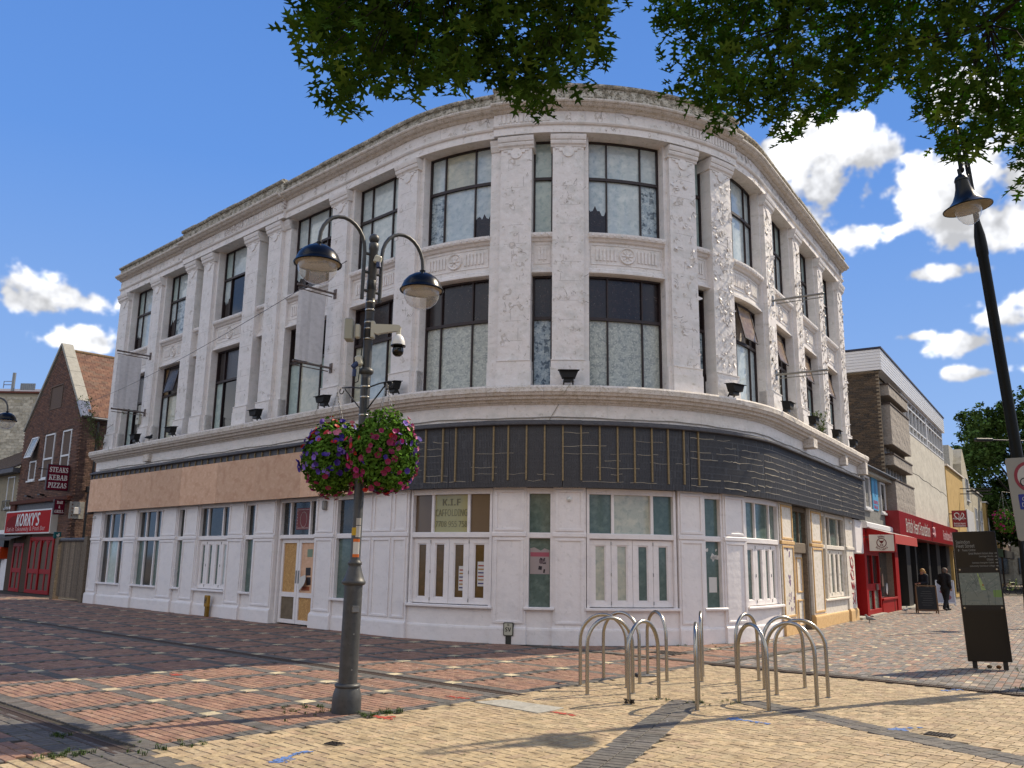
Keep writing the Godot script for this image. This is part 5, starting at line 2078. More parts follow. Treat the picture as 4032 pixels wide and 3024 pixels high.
	# coping on the gable slope, leaded at the foot
	var cp := MB.new()
	var n2 := (su.cross(rd)).normalized()
	if n2.y < 0:
		n2 = -n2
	var g0 := fp(R + 0.10, o, 7.52)
	var g1 := fp(ap, o, 11.32)
	var gd := (g1 - g0)
	var gl := gd.length()
	for i in 5:
		var t0 := i / 5.0
		var t1 := (i + 1) / 5.0
		cp = MB.new()
		cp.box(g0 + gd * ((t0 + t1) * 0.5) + rd * 0.17 + n2 * 0.05, Vector3(0.50, gl / 5.0 - 0.01, 0.13), Basis(rd, gd / gl, rd.cross(gd / gl)), 0.012)
		wpart(k, "coping_stone", cp, M.concrete if i > 0 else tinted(M.steel_dull, Color(0.55, 0.56, 0.58)))
	var cl2 := MB.new()
	var h0 := fp(L - 0.10, o, 7.52)
	var hd := g1 - h0
	cl2.box(h0 + hd * 0.5 + rd * 0.17 + Vector3.UP * 0.05, Vector3(0.50, hd.length(), 0.13), Basis(rd, hd.normalized(), rd.cross(hd.normalized())), 0.012)
	wpart(k, "coping_stone", cl2, M.concrete)
	var gt := MB.new()
	gt.tube([fp(R + 0.2, o - 0.3, 7.52), fp(R + 0.2, o - 8, 7.52)], [0.07], 8)
	wpart(k, "gutter", gt, M.steel_dull)
	var dp := MB.new()
	dp.tube([fp(R + 0.16, o - 0.55, 0.1), fp(R + 0.16, o - 0.55, 4.2), fp(R + 0.16, o - 0.65, 4.6), fp(R + 0.16, o - 0.65, 7.4)], [0.055], 8)
	dp.box(fp(R + 0.16, o - 0.55, 4.45), Vector3(0.2, 0.28, 0.2), bs, 0.02)
	wpart(k, "downpipe", dp, M.black)
	# windows
	M.lace = tri(mottle(207, 256, Color(0.55, 0.57, 0.55), [[Color(0.25, 0.27, 0.25), 0.03, 0.45, 0.7, 0.85, 0.15], [Color(0.74, 0.74, 0.72), 0.07, 0.55, 0.8, 0.7, 0.15]]), 0.9, 0.12)
	M.leafy_glass = plain(Color(0.15, 0.16, 0.15), 0.04)
	framed_window(k, -10.58, -9.72, 5.08, 6.0, o, M.frame_white, M.lace, 2, 0.0)
	var ow := holder(k, "window")
	var om := MB.new()
	var wb := bs * Basis(Vector3.RIGHT, -0.28)
	var wt := fp(-10.15, o + 0.03, 7.10)
	var wc := wt - wb.y * 0.5
	for e in [-1.0, 1.0]:
		om.box(wc + wb.x * e * 0.40, Vector3(0.07, 1.02, 0.05), wb)
		om.box(wc + wb.y * e * 0.48, Vector3(0.86, 0.07, 0.05), wb)
	fring(om, -10.60, -9.70, 6.02, 7.14, 0.05, o - 0.08, o - 0.01)
	wpart(ow, "frame", om, M.frame_white)
	var op := MB.new()
	op.box(wc, Vector3(0.74, 0.9, 0.012), wb)
	wpart(ow, "pane", op, M.lace)
	framed_window(k, -8.86, -7.66, 5.08, 7.12, o, M.frame_white, M.lace, 2, 5.98)
	framed_window(k, -6.70, -5.68, 5.08, 7.12, o, M.frame_white, M.leafy_glass, 2, 5.98)
	# brick band, fascia sign
	var bd := MB.new()
	fbox(bd, -12.1, R, 3.98, 4.16, o - 0.2, o + 0.22, 0.03)
	fbox(bd, -12.1, -11.5, 3.66, 3.98, o - 0.2, o + 0.16, 0.02)
	wpart(k, "corbel_band", bd, tri(mottle(211, 256, Color(0.36, 0.18, 0.11), [[Color(0.20, 0.11, 0.08), 0.05, 0.45, 0.75, 0.8]]), 0.8, 0.9))
	var fa := MB.new()
	fbox(fa, -11.5, -6.2, 3.66, 3.98, o - 0.2, o + 0.05)
	wpart(k, "fascia_board", fa, M.lead)
	var sg := holder(k, "shop_sign")
	var sm := MB.new()
	fbox(sm, -12.15, -6.2, 2.58, 3.67, o - 0.1, o + 0.28, 0.02)
	wpart(sg, "sign_board", sm, M.gloss_white)
	var sr := MB.new()
	fbox(sr, -12.08, -6.27, 2.65, 3.60, o + 0.2, o + 0.286)
	wpart(sg, "sign_face", sr, plain(Color(0.62, 0.05, 0.06), 0.6, 0.0, 0.2))
	var ob := MB.new()
	var op2 := PackedVector2Array()
	for i in 28:
		op2.append(Vector2(cos(TAU * i / 28) * 1.15, sin(TAU * i / 28) * 0.40))
	ob.plate(op2, 0.003, fp(-10.75, o + 0.288, 3.05), bs)
	wpart(sg, "oval", ob, plain(Color(0.46, 0.02, 0.03), 0.6, 0.0, 0.2))
	var shear := Basis(bs.x, Vector3.UP + bs.x * 0.22, bs.z)
	words(sg, "lettering", "KORKY'S", 0.58, 3.0, Transform3D(shear, fp(-9.05, o + 0.292, 3.23) - origin_of(sg)), M.gloss_white, "Droid Sans", 700)
	words(sg, "lettering", "Eat-in Takeaway & Pool Bar", 0.26, 5.0, Transform3D(bs, fp(-9.25, o + 0.292, 2.80) - origin_of(sg)), plain(Color(0.78, 0.55, 0.50), 0.3), "Droid Sans", 400)
	# red doors with arched lights
	for q in [[-9.2, -6.25, 2.46, 4], [-11.35, -9.98, 2.2, 2]]:
		var d := holder(k, "door")
		var fm := MB.new()
		var s0: float = q[0]
		var s1: float = q[1]
		var top: float = q[2]
		fring(fm, s0, s1, 0.0, top, 0.16, o - 0.12, o + 0.04)
		var n: int = q[3]
		for i in range(1, n):
			var s: float = lerpf(s0, s1, float(i) / n)
			fbox(fm, s - 0.07, s + 0.07, 0.16, top - 0.16, o - 0.12, o + (0.06 if i == 2 else 0.02))
		fbox(fm, s0 + 0.16, s1 - 0.16, 0.86, 1.06, o - 0.12, o + 0.03)
		for i in n:
			var sa: float = lerpf(s0, s1, float(i) / n) + 0.1
			var sc: float = lerpf(s0, s1, (i + 1.0) / n) - 0.1
			for e in [[sa, 1.0], [sc, -1.0]]:
				fm.plate(PackedVector2Array([Vector2(0, 0), Vector2(e[1] * (sc - sa) * 0.42, 0), Vector2(e[1] * 0.05, -0.12), Vector2(0, -0.28)]), 0.06, fp(e[0], o - 0.02, top - 0.16), bs)
		wpart(d, "door_frame", fm, M.red_paint)
		var gp := MB.new()
		fbox(gp, s0 + 0.1, s1 - 0.1, 0.1, top - 0.1, o - 0.14, o - 0.10)
		wpart(d, "pane", gp, M.dark_pane)
	var gs := MB.new()
	fbox(gs, -8.3, -6.45, 1.78, 2.02, o - 0.1, o - 0.09)
	wpart(k, "window_sticker", gs, plain(Color(0.06, 0.32, 0.13), 0.4))
	var lw := MB.new()
	fbox(lw, -12.1, -11.35, 0.0, 2.58, o - 0.3, o + 0.02)
	fbox(lw, -9.98, -9.2, 0.0, 2.58, o - 0.3, o + 0.02)
	wpart(k, "pier", lw, tri(mottle(213, 256, Color(0.32, 0.25, 0.19), [[Color(0.20, 0.15, 0.12), 0.06, 0.4, 0.75, 0.8, 3.0]]), 1.2, 0.95))
	var aw := MB.new()
	aw.quad(fp(-12.0, o + 0.05, 2.56), fp(-9.7, o + 0.05, 2.56), fp(-9.7, o + 0.7, 2.36), fp(-12.0, o + 0.7, 2.36), (Vector3.UP + bs.z * 0.3).normalized())
	aw.quad(fp(-12.0, o + 0.7, 2.36), fp(-9.7, o + 0.7, 2.36), fp(-9.7, o + 0.7, 2.30), fp(-12.0, o + 0.7, 2.30), bs.z)
	wpart(k, "awning", aw, plain(Color(0.30, 0.28, 0.26), 0.8))
	var pl := MB.new()
	pl.box(fp(R + 0.02, -1.40, 3.56), Vector3(0.03, 0.72, 0.60), bs)
	wpart(k, "render_patch", pl, M.concrete)
	var alb := MB.new()
	alb.box(fp(R + 0.08, -1.40, 3.53), Vector3(0.10, 0.30, 0.28), bs, 0.02)
	wpart(k, "alarm_box", alb, M.gloss_white)
	# projecting signs
	for q in [["hanging_sign", "large burgundy projecting sign reading STEAKS KEBAB PIZZAS on the brick restaurant", -5.3, -0.68, 4.91, 0.90, 1.10, ["STEAKS", "KEBAB", "PIZZAS"], 0.22], ["hanging_sign", "small burgundy projecting sign reading BAR & GRILL below the larger one", -5.3, -0.87, 3.68, 0.44, 0.64, ["BAR", "&", "GRILL"], 0.12]]:
		var t := thing(q[0], q[1], "sign", fp(q[2], q[3], q[4]), 0.0, "projecting signs of the restaurant")
		# faces along the street, towards the square
		t.basis = Basis(-bs.z, Vector3.UP, bs.x)
		var bx := MB.new()
		bx.box(Vector3.ZERO, Vector3(q[5], q[6], 0.16), Basis.IDENTITY, 0.012)
		part(t, "sign_case", bx.mesh(), plain(Color(0.16, 0.05, 0.08), 0.5))
		var fx := MB.new()
		fx.box(Vector3(0, 0, 0.081), Vector3(q[5] - 0.06, q[6] - 0.06, 0.006))
		part(t, "sign_face", fx.mesh(), M.burgundy)
		var ws: Array = q[7]
		for i in ws.size():
			var wd: float = q[5] * (0.82 if ws[i].length() > 4 else (0.55 if ws[i].length() > 1 else 0.16))
			words(t, "lettering", ws[i], q[8], wd, Transform3D(Basis.IDENTITY, Vector3(0, q[6] * (0.30 - i * 0.30), 0.086)), M.white_print, "Droid Serif", 700)
		var br := MB.new()
		br.bar(Vector3(-q[5] * 0.5, q[6] * 0.3, 0), Vector3(-q[5] * 0.5 - 0.35, q[6] * 0.3, 0), 0.03, 0.03)
		br.bar(Vector3(q[5] * 0.5, q[6] * 0.3, 0), Vector3(q[5] * 0.5 + 0.12, q[6] * 0.3, 0), 0.03, 0.03)
		part(t, "bracket", br.mesh(), M.black)
	var tl := thing("hanging_sign", "small teal square sign above the red door by the gate", "sign", fp(-5.6, -1.08, 2.5), 0.0, "projecting signs of the restaurant")
	tl.basis = Basis(-bs.z, Vector3.UP, bs.x)
	var tm2 := MB.new()
	tm2.box(Vector3.ZERO, Vector3(0.36, 0.28, 0.05), Basis.IDENTITY, 0.02)
	part(tl, "sign_case", tm2.mesh(), plain(Color(0.02, 0.36, 0.38), 0.4))
	var tm3 := MB.new()
	tm3.plate(PackedVector2Array([Vector2(-0.06, -0.06), Vector2(0.03, -0.08), Vector2(0.06, 0.0), Vector2(0.03, 0.02), Vector2(0.045, 0.08), Vector2(0.0, 0.07), Vector2(-0.01, 0.0), Vector2(-0.07, 0.02)]), 0.004, Vector3(0, 0.02, 0.028))
	part(tl, "emblem", tm3.mesh(), M.white_print)
	for q in [-9.6, -7.9]:
		var fl := MB.new()
		fl.box(fp(q, o + 0.25, 4.32), Vector3(0.34, 0.05, 0.2), bs)
		fl.bar(fp(q, o, 4.25), fp(q, o + 0.25, 4.3), 0.04, 0.04)
		wpart(k, "wall_lamp", fl, M.black)
	# timber gate in the gap
	var g := thing("timber_gate", "weathered grey timber gate of upright boards between brick restaurant and white building", "gate", fp(-0.8, 0.0))
	var s := -2.0
	while s < 0.42:
		var w := rng.randf_range(0.14, 0.20)
		var gb2 := MB.new()
		fbox(gb2, s, s + w - 0.006, 0.10 + rng.randf() * 0.03, 2.20, -0.03, rng.randf_range(-0.004, 0.006), 0.003)
		wpart(g, "board", gb2, tinted(M.grey_wood, Color(1, 1, 1) * rng.randf_range(0.8, 1.15)))
		s += w
	for q in [-2.35, 0.46]:
		var gp2 := MB.new()
		fbox(gp2, q, q + 0.30, 0.0, 2.36, -0.12, 0.10, 0.01)
		wpart(g, "post", gp2, M.grey_wood)
	var gp3 := MB.new()
	gp3.tube([fp(-2.1, 0.0, 2.26), fp(0.5, 0.0, 2.26)], [0.075], 10)
	wpart(g, "top_rail", gp3, M.lead)
	# neighbouring house at the edge of the picture
	var h := thing("cream_house", "cream rendered house with brown tiled roof at the far left edge", "house", fp(-16.0, -1.4))
	var hw := MB.new()
	fbox(hw, -22.0, -11.95, 2.8, 5.75, -9.0, -1.30)
	wpart(h, "wall", hw, tri(mottle(215, 256, Color(0.58, 0.54, 0.45), [[Color(0.48, 0.45, 0.38), 0.03, 0.4, 0.8, 0.7]]), 0.4, 0.9))
	var hb := MB.new()
	fbox(hb, -22.0, -11.95, 2.62, 2.82, -2.0, -1.05)
	wpart(h, "ledge", hb, M.white)
	var sh := MB.new()
	fbox(sh, -22.0, -11.95, 0.0, 2.62, -9.0, -1.5)
	wpart(h, "shopfront", sh, M.dark_pane)
	var bsn := MB.new()
	fbox(bsn, -22.0, -12.3, 2.0, 2.60, -1.6, -1.02, 0.02)
	wpart(h, "sign_board", bsn, M.black)
	var osn := MB.new()
	fbox(osn, -13.9, -12.5, 1.45, 2.02, -1.3, -0.95, 0.02)
	wpart(h, "sign_board", osn, plain(Color(0.75, 0.25, 0.04), 0.4))
	var hse := MB.new()
	hse.plate(PackedVector2Array([Vector2(-0.16, -0.12), Vector2(0.16, -0.12), Vector2(0.16, 0.06), Vector2(0.22, 0.06), Vector2(0, 0.22), Vector2(-0.22, 0.06), Vector2(-0.16, 0.06)]), 0.004, fp(-13.05, -0.945, 1.78), bs)
	wpart(h, "sign_emblem", hse, M.white_print)
	for q in [[-12.95, -12.0], [-14.6, -13.8]]:
		var wpier := MB.new()
		fbox(wpier, q[0], q[1], 0.0, 1.45, -1.6, -1.2)
		wpart(h, "pier", wpier, M.white)
	framed_window(h, -13.75, -12.75, 3.9, 5.45, -1.3, M.frame_white, M.dark_pane, 1, 0.0)
	var wg := MB.new()
	for i in 6:
		wg.bar(fp(-13.75 + i * 0.2, -1.15, 3.75), fp(-13.75 + i * 0.2, -1.15, 4.25), 0.02, 0.02)
	wg.bar(fp(-13.8, -1.15, 4.25), fp(-12.7, -1.15, 4.25), 0.02, 0.03)
	wpart(h, "window_guard", wg, M.black)
	var hr := MB.new()
	var rows2 := 26
	for i in rows2:
		var t := i / float(rows2)
		hr.box(fp(-16.9, -1.0 - t * 4.2, 5.85 + t * 2.3), Vector3(10.3, 0.05, 0.24), bs * Basis(Vector3.RIGHT, 0.50 - 0.12), 0.012)
	wpart(h, "roof", hr, tri(mottle(217, 256, Color(0.28, 0.22, 0.17), [[Color(0.18, 0.14, 0.11), 0.05, 0.4, 0.75, 0.8], [Color(0.38, 0.33, 0.26), 0.09, 0.55, 0.8, 0.6]]), 0.6, 0.95))
	var hg := MB.new()
	fbox(hg, -22.0, -11.8, 5.55, 5.78, -1.35, -0.85, 0.02)
	wpart(h, "gutter_board", hg, M.lead)
	# block-built building behind the roofs
	var bb2 := thing("block_building", "tall pale concrete block building behind the tiled roofs, with an aerial on top", "building", Vector3(-38, 0, -62.5))
	var bw := MB.new()
	bw.box(Vector3(-40, 6.6, -64.0), Vector3(22, 13.3, 3))
	var bwm := wpart(bb2, "wall", bw, plain(Color(0.66, 0.62, 0.53), 0.95))
	courses(bwm, "block", Vector3(-42, 7.6, -62.5), Vector3(1, 0, 0), Vector3(0, 0, 1), 13, 5.55, 0.46, 0.225, 0.04, [Color(0.62, 0.56, 0.44), Color(0.66, 0.60, 0.48), Color(0.58, 0.52, 0.41)], func(x: float, y: float) -> bool: return not (y > 4.9 and y < 5.15 and fposmod(x, 1.38) < 0.4), 300)
	var cpg := MB.new()
	cpg.box(Vector3(-40, 13.32, -63.9), Vector3(22, 0.12, 3.2))
	wpart(bb2, "coping", cpg, plain(Color(0.42, 0.24, 0.19), 0.9))
	var plant := MB.new()
	plant.box(Vector3(-41.2, 13.6, -65.0), Vector3(11.5, 0.55, 2.0))
	wpart(bb2, "roof_kerb", plant, M.frame_white)
	var pr := MB.new()
	for i in 8:
		pr.box(Vector3(-36.4 + i * 0.14, 13.86, -63.0), Vector3(0.11, 0.5, 0.06))
	wpart(bb2, "vent_louvres", pr, M.steel_dull)
	var an := MB.new()
	an.tube([Vector3(-36.9, 13.4, -62.8), Vector3(-36.9, 14.85, -62.8)], [0.12], 10)
	an.tube([Vector3(-37.6, 13.7, -62.8), Vector3(-37.6, 14.2, -62.8), Vector3(-36.9, 14.2, -62.8)], [0.03], 6)
	an.tube([Vector3(-37.6, 13.95, -62.8), Vector3(-36.9, 13.95, -62.8)], [0.03], 6)
	wpart(bb2, "aerial", an, M.steel_dull)

func tile_mat(i: int) -> StandardMaterial3D:
	var key := "tile%d" % i
	if not M.has(key):
		var m: StandardMaterial3D = M.brick.duplicate()
		m.vertex_color_use_as_albedo = false
		m.albedo_color = [Color(0.20, 0.095, 0.060), Color(0.16, 0.080, 0.055), Color(0.24, 0.125, 0.08)][i].linear_to_srgb()
		M[key] = m
	return M[key]

# ---------------------------------------------------------------- the street to the right
func build_right_street() -> void:
	var bs := fb(50.0)
	var face := Basis(bs.z, Vector3.UP, -bs.x)  # looks back along the street towards the square
	# butcher's
	var k := thing("butcher_shop", "small grey rendered butcher's shop with red shopfront and red awning", "shop", fp(42.7, -0.3))
	var w := MB.new()
	fbox(w, 39.55, 46.3, 3.0, 5.2, -6.0, -0.10)
	wpart(k, "wall", w, tri(mottle(221, 256, Color(0.43, 0.43, 0.42), [[Color(0.34, 0.34, 0.33), 0.03, 0.4, 0.75, 0.8], [Color(0.52, 0.52, 0.50), 0.08, 0.55, 0.8, 0.6]]), 0.6, 0.95, M.rough, 0.6))
	framed_window(k, 40.75, 41.75, 3.78, 4.98, -0.08, M.frame_white, M.leafy_glass, 0, 0.0)
	framed_window(k, 43.9, 44.9, 3.78, 4.98, -0.08, M.frame_white, M.dark_pane, 0, 0.0)
	var po := holder(k, "poster")
	var pm := MB.new()
	fbox(pm, 42.25, 43.35, 3.80, 5.02, -0.1, -0.07)
	wpart(po, "sheet", pm, plain(Color(0.25, 0.55, 0.72), 0.6))
	var pf := MB.new()
	var pv := PackedVector2Array()
	for i in 16:
		pv.append(Vector2(cos(TAU * i / 16) * 0.22, sin(TAU * i / 16) * 0.30))
	pf.plate(pv, 0.003, fp(42.8, -0.067, 4.60), fb(42.8))
	wpart(po, "print", pf, plain(Color(0.19, 0.42, 0.58), 0.6))
	words(po, "lettering", "KENYA", 0.13, 0.85, Transform3D(bs, fp(42.8, -0.066, 4.10) - origin_of(po)), plain(Color(0.62, 0.20, 0.33), 0.6), "Droid Sans", 700)
	words(po, "lettering", "HALAL", 0.13, 0.75, Transform3D(bs, fp(42.8, -0.066, 3.92) - origin_of(po)), plain(Color(0.62, 0.20, 0.33), 0.6), "Droid Sans", 700)
	var rf := MB.new()
	for i in 5:
		rf.box(fp(42.95, 0.05 - i * 0.22, 5.27 + i * 0.13), Vector3(6.9, 0.05, 0.30), bs * Basis(Vector3.RIGHT, 0.45), 0.01)
	wpart(k, "roof", rf, plain(Color(0.25, 0.24, 0.23), 0.9))
	var gt := MB.new()
	gt.tube([fp(39.5, 0.22, 5.20), fp(46.4, 0.22, 5.20)], [0.075], 8)
	wpart(k, "gutter", gt, M.black)
	var sb := MB.new()
	fbox(sb, 39.5, 46.35, 5.02, 5.18, -0.2, 0.14, 0.01)
	wpart(k, "soffit_board", sb, M.concrete)
	var sf := MB.new()
	fbox(sf, 39.55, 39.9, 0.0, 3.0, -0.4, 0.02)
	fbox(sf, 45.55, 46.3, 0.0, 3.0, -0.4, 0.02)
	fbox(sf, 39.9, 45.55, 2.25, 3.0, -0.4, 0.0)
	fbox(sf, 42.55, 45.55, 0.0, 0.48, -0.4, -0.02)
	fbox(sf, 42.55, 45.55, 0.46, 0.54, -0.4, 0.03, 0.01)
	wpart(k, "shopfront", sf, M.red_paint)
	var df := holder(k, "door")
	var dm := MB.new()
	fring(dm, 39.92, 42.5, 0.05, 2.25, 0.16, -0.2, -0.04)
	fbox(dm, 41.1, 41.25, 0.2, 2.1, -0.2, -0.05)
	fbox(dm, 40.08, 42.34, 0.86, 1.10, -0.2, -0.04)
	wpart(df, "door_frame", dm, M.red_paint)
	for q in [[40.08, 41.1], [41.25, 42.34]]:
		for y in [[0.2, 0.86], [1.10, 2.1]]:
			var b := MB.new()
			fbox(b, q[0], q[1], y[0], y[1], -0.2, -0.12)
			wpart(df, "pane", b, M.dark_pane if y[0] > 1.0 else M.green_pane)
	var hn := MB.new()
	hn.box(fp(41.55, 0.0, 0.98), Vector3(0.2, 0.2, 0.05), bs)
	wpart(df, "letter_box", hn, M.steel_dull)
	var wp := MB.new()
	fbox(wp, 42.55, 45.55, 0.54, 2.25, -0.3, -0.22)
	wpart(k, "pane", wp, tri(mottle(223, 256, Color(0.22, 0.23, 0.23), [[Color(0.40, 0.40, 0.38), 0.03, 0.5, 0.8, 0.8], [Color(0.12, 0.12, 0.12), 0.05, 0.5, 0.8, 0.7]]), 0.6, 0.06))
	for q in [[43.1, 1.25, 0.35, 0.8, Color(0.52, 0.56, 0.42)], [43.8, 1.15, 0.3, 0.55, Color(0.58, 0.47, 0.38)], [44.6, 0.85, 0.4, 0.45, Color(0.66, 0.66, 0.66)]]:
		var b := MB.new()
		b.plate(shard(Vector2.ZERO, q[3] * 0.5, 9, q[2] / q[3]), 0.02, fp(q[0], -0.20, q[1]), bs)
		wpart(k, "display", b, plain(q[4], 0.7))
	var ds := MB.new()
	fbox(ds, 39.9, 42.5, 0.0, 0.05, -0.3, 0.12)
	wpart(k, "doorstep", ds, M.concrete)
	var aw := holder(k, "awning")
	var cov := MB.new()
	cov.quad(fp(40.1, 0.02, 3.06), fp(46.4, 0.02, 3.06), fp(46.4, 0.75, 2.86), fp(40.1, 0.75, 2.86), (Vector3.UP + bs.z * 0.3).normalized())
	wpart(aw, "cover", cov, plain(Color(0.62, 0.58, 0.56), 0.7))
	var val := MB.new()
	for i in 25:
		var sa := 40.1 + i * 0.252
		var dz := 0.012 * (i % 2)
		val.quad(fp(sa, 0.75 + dz, 2.86), fp(sa + 0.252, 0.75 + 0.012 * ((i + 1) % 2), 2.86), fp(sa + 0.252, 0.76 + 0.012 * ((i + 1) % 2), 2.52), fp(sa, 0.76 + dz, 2.52), bs.z)
	val.quad(fp(40.1, 0.02, 3.06), fp(40.1, 0.75, 2.86), fp(40.1, 0.76, 2.52), fp(40.1, 0.02, 2.6), -bs.x)
	wpart(aw, "valance", val, plain(Color(0.62, 0.10, 0.06), 0.8))
	var bx := MB.new()
	fbox(bx, 39.6, 46.3, 3.02, 3.24, -0.12, 0.16, 0.04)
	wpart(aw, "roller_box", bx, M.frame_white)
	var ks := thing("butcher_sign", "white projecting box sign of the butcher's with a ringed emblem", "sign", fp(39.5, 0.62, 2.50))
	ks.basis = face
	var km := MB.new()
	km.box(Vector3.ZERO, Vector3(0.86, 0.62, 0.14), Basis.IDENTITY, 0.01)
	part(ks, "sign_case", km.mesh(), M.red_paint)
	var kf := MB.new()
	kf.box(Vector3(0, 0, 0.071), Vector3(0.79, 0.55, 0.006))
	part(ks, "sign_face", kf.mesh(), plain(Color(0.78, 0.76, 0.72), 0.4))
	var inkr := plain(Color(0.36, 0.08, 0.07), 0.5)
	var ring := MB.new()
	var rp := []
	for i in 33:
		rp.append(Vector3(cos(TAU * i / 32) * 0.15, sin(TAU * i / 32) * 0.15, 0.076))
	ring.tube(rp, [0.014], 5, false)
	part(ks, "ring", ring.mesh(), inkr)
	var bull := MB.new()
	bull.plate(PackedVector2Array([Vector2(-0.09, 0.07), Vector2(-0.04, 0.05), Vector2(0.04, 0.05), Vector2(0.09, 0.08), Vector2(0.06, 0.02), Vector2(0.03, -0.03), Vector2(0.0, -0.05), Vector2(-0.04, -0.02), Vector2(-0.06, 0.02)]), 0.004, Vector3(0, 0.02, 0.077))
	part(ks, "emblem", bull.mesh(), inkr)
	words(ks, "lettering", "KB", 0.06, 0.10, Transform3D(Basis.IDENTITY, Vector3(0, -0.075, 0.077)), inkr, "Droid Sans", 700)
	for q in [["KENYA", 0.215, 1.0, 1], ["BUTCHERS", 0.225, 1.9, -1]]:
		var tx: String = q[0]
		for i in tx.length():
			var f := (i + 0.5) / tx.length() - 0.5
			var a: float = (PI * 0.5 - f * q[2]) if q[3] > 0 else (-PI * 0.5 + f * q[2])
			var rot: float = a - PI * 0.5 if q[3] > 0 else a + PI * 0.5
			words(ks, "lettering", tx[i], 0.06, 0.0, Transform3D(Basis(Vector3(0, 0, 1), rot), Vector3(cos(a) * q[1], sin(a) * q[1], 0.077)), inkr, "Droid Sans", 700)
	var kbr := MB.new()
	kbr.bar(Vector3(-0.43, 0.2, 0), Vector3(-0.60, 0.2, 0), 0.03, 0.03)
	part(ks, "bracket", kbr.mesh(), M.black)
	# charity shop
	var c := thing("charity_shop", "flat-roofed charity shop with brown brick end wall, rendered front and long red fascia", "shop", fp(55.0, -0.3))
	var ew := MB.new()
	ew.quad(fp(45.0, 0.0, 0), fp(45.0, -9, 0), fp(45.0, -9, 9.7), fp(45.0, 0, 9.7), -bs.x)
	var ewm := wpart(c, "end_wall", ew, M.mortar)
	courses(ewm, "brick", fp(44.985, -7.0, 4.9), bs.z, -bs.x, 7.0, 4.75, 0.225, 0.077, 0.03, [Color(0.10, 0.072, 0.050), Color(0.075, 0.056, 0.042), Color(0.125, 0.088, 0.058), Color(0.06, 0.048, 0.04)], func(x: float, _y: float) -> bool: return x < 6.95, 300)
	var body := MB.new()
	fbox(body, 45.05, 65.0, 3.9, 9.7, -9.0, -0.30)
	fbox(body, 50.15, 65.0, 3.9, 8.0, -0.5, 0.0)
	wpart(c, "wall", body, M.render_wall)
	var cr2 := MB.new()
	var pts := []
	for i in 26:
		var t := i / 25.0
		pts.append(fp(lerpf(50.2, 64.9, t), 0.0, 6.15 - 0.25 * t + 0.03 * sin(t * 30.0) + rng.randfn(0, 0.015)))
	cr2.tube(pts, [0.015], 4)
	wpart(c, "wall_crack", cr2, plain(Color(0.40, 0.38, 0.34), 0.9))
	for q in [[8.68, 9.12], [6.63, 8.30], [5.78, 6.20], [3.9, 5.15]]:
		var pn := MB.new()
		fbox(pn, 45.35, 50.15, q[0], q[1], -0.3, 0.28, 0.02)
		wpart(c, "concrete_panel", pn, M.pebble_dash)
		var cpg := MB.new()
		fbox(cpg, 45.3, 50.2, q[1] + 0.001, q[1] + 0.06, -0.3, 0.31)
		wpart(c, "panel_capping", cpg, plain(Color(0.24, 0.19, 0.17), 0.8))
	for q in [[5.21, 5.78], [6.26, 6.63]]:
		var bnd := holder(c, "window")
		var wm := MB.new()
		for i in 7:
			fbox(wm, 45.6 + i * 0.72, 45.68 + i * 0.72, q[0], q[1], -0.3, -0.15)
		wpart(bnd, "frame", wm, M.frame_white)
		var gm := MB.new()
		fbox(gm, 45.5, 50.1, q[0], q[1], -0.3, -0.22)
		wpart(bnd, "pane", gm, M.dark_pane)
	var cladn := 7
	for i in cladn:
		var cl := MB.new()
		var y := 9.66 + i * 0.127
		fbox(cl, 44.75, 65.05, y, y + 0.120, -0.2, 0.16, 0.012)
		wpart(c, "cladding_board", cl, M.frame_white)
		var ce := MB.new()
		var m := fp(44.86, -4.4, y + 0.06)
		ce.box(m, Vector3(0.24, 0.120, 9.0), bs, 0.012)
		wpart(c, "cladding_board", ce, M.frame_white)
	var rt := MB.new()
	fbox(rt, 44.7, 65.1, 10.55, 10.63, -9.0, 0.2)
	wpart(c, "roof_edge", rt, plain(Color(0.11, 0.12, 0.20), 0.6))
	# ribbon window: mullions, panes, lower panels
	var lights := holder(c, "window")
	var fr := MB.new()
	fring(fr, 50.2, 64.9, 7.98, 9.64, 0.08, -0.25, 0.02)
	fbox(fr, 50.3, 64.8, 8.40, 8.47, -0.2, 0.0)
	fbox(fr, 50.3, 64.8, 9.24, 9.31, -0.2, 0.0)
	for i in 12:
		var s := 50.2 + 14.7 * (i + 1) / 13.0
		var wd := 0.11 if i == 6 else 0.035
		fbox(fr, s - wd, s + wd, 8.0, 9.6, -0.2, 0.03 if i == 6 else 0.0)
	wpart(lights, "frame", fr, M.frame_white)
	for i in 13:
		var s := 50.2 + 14.7 * i / 13.0
		var p := MB.new()
		fbox(p, s + 0.04, s + 1.09, 8.47, 9.24, -0.2, -0.10)
		wpart(lights, "pane", p, M.leafy_glass if i % 3 != 1 else M.dark_pane)
		var p2 := MB.new()
		fbox(p2, s + 0.04, s + 1.09, 9.31, 9.56, -0.2, -0.10)
		wpart(lights, "pane", p2, M.dark_pane)
		var p3 := MB.new()
		fbox(p3, s + 0.04, s + 1.09, 8.06, 8.40, -0.2, -0.10)
		wpart(lights, "panel", p3, M.concrete)
	# fascia and shop windows
	var fs := holder(c, "shop_sign")
	var fm := MB.new()
	fbox(fm, 44.7, 65.1, 2.92, 3.90, -0.3, 0.42, 0.01)
	wpart(fs, "sign_board", fm, M.red_sign)
	words(fs, "lettering", "British Heart Foundation", 0.60, 6.9, Transform3D(bs, fp(49.7, 0.425, 3.40) - origin_of(fs)), M.gloss_white, "Droid Sans", 400)
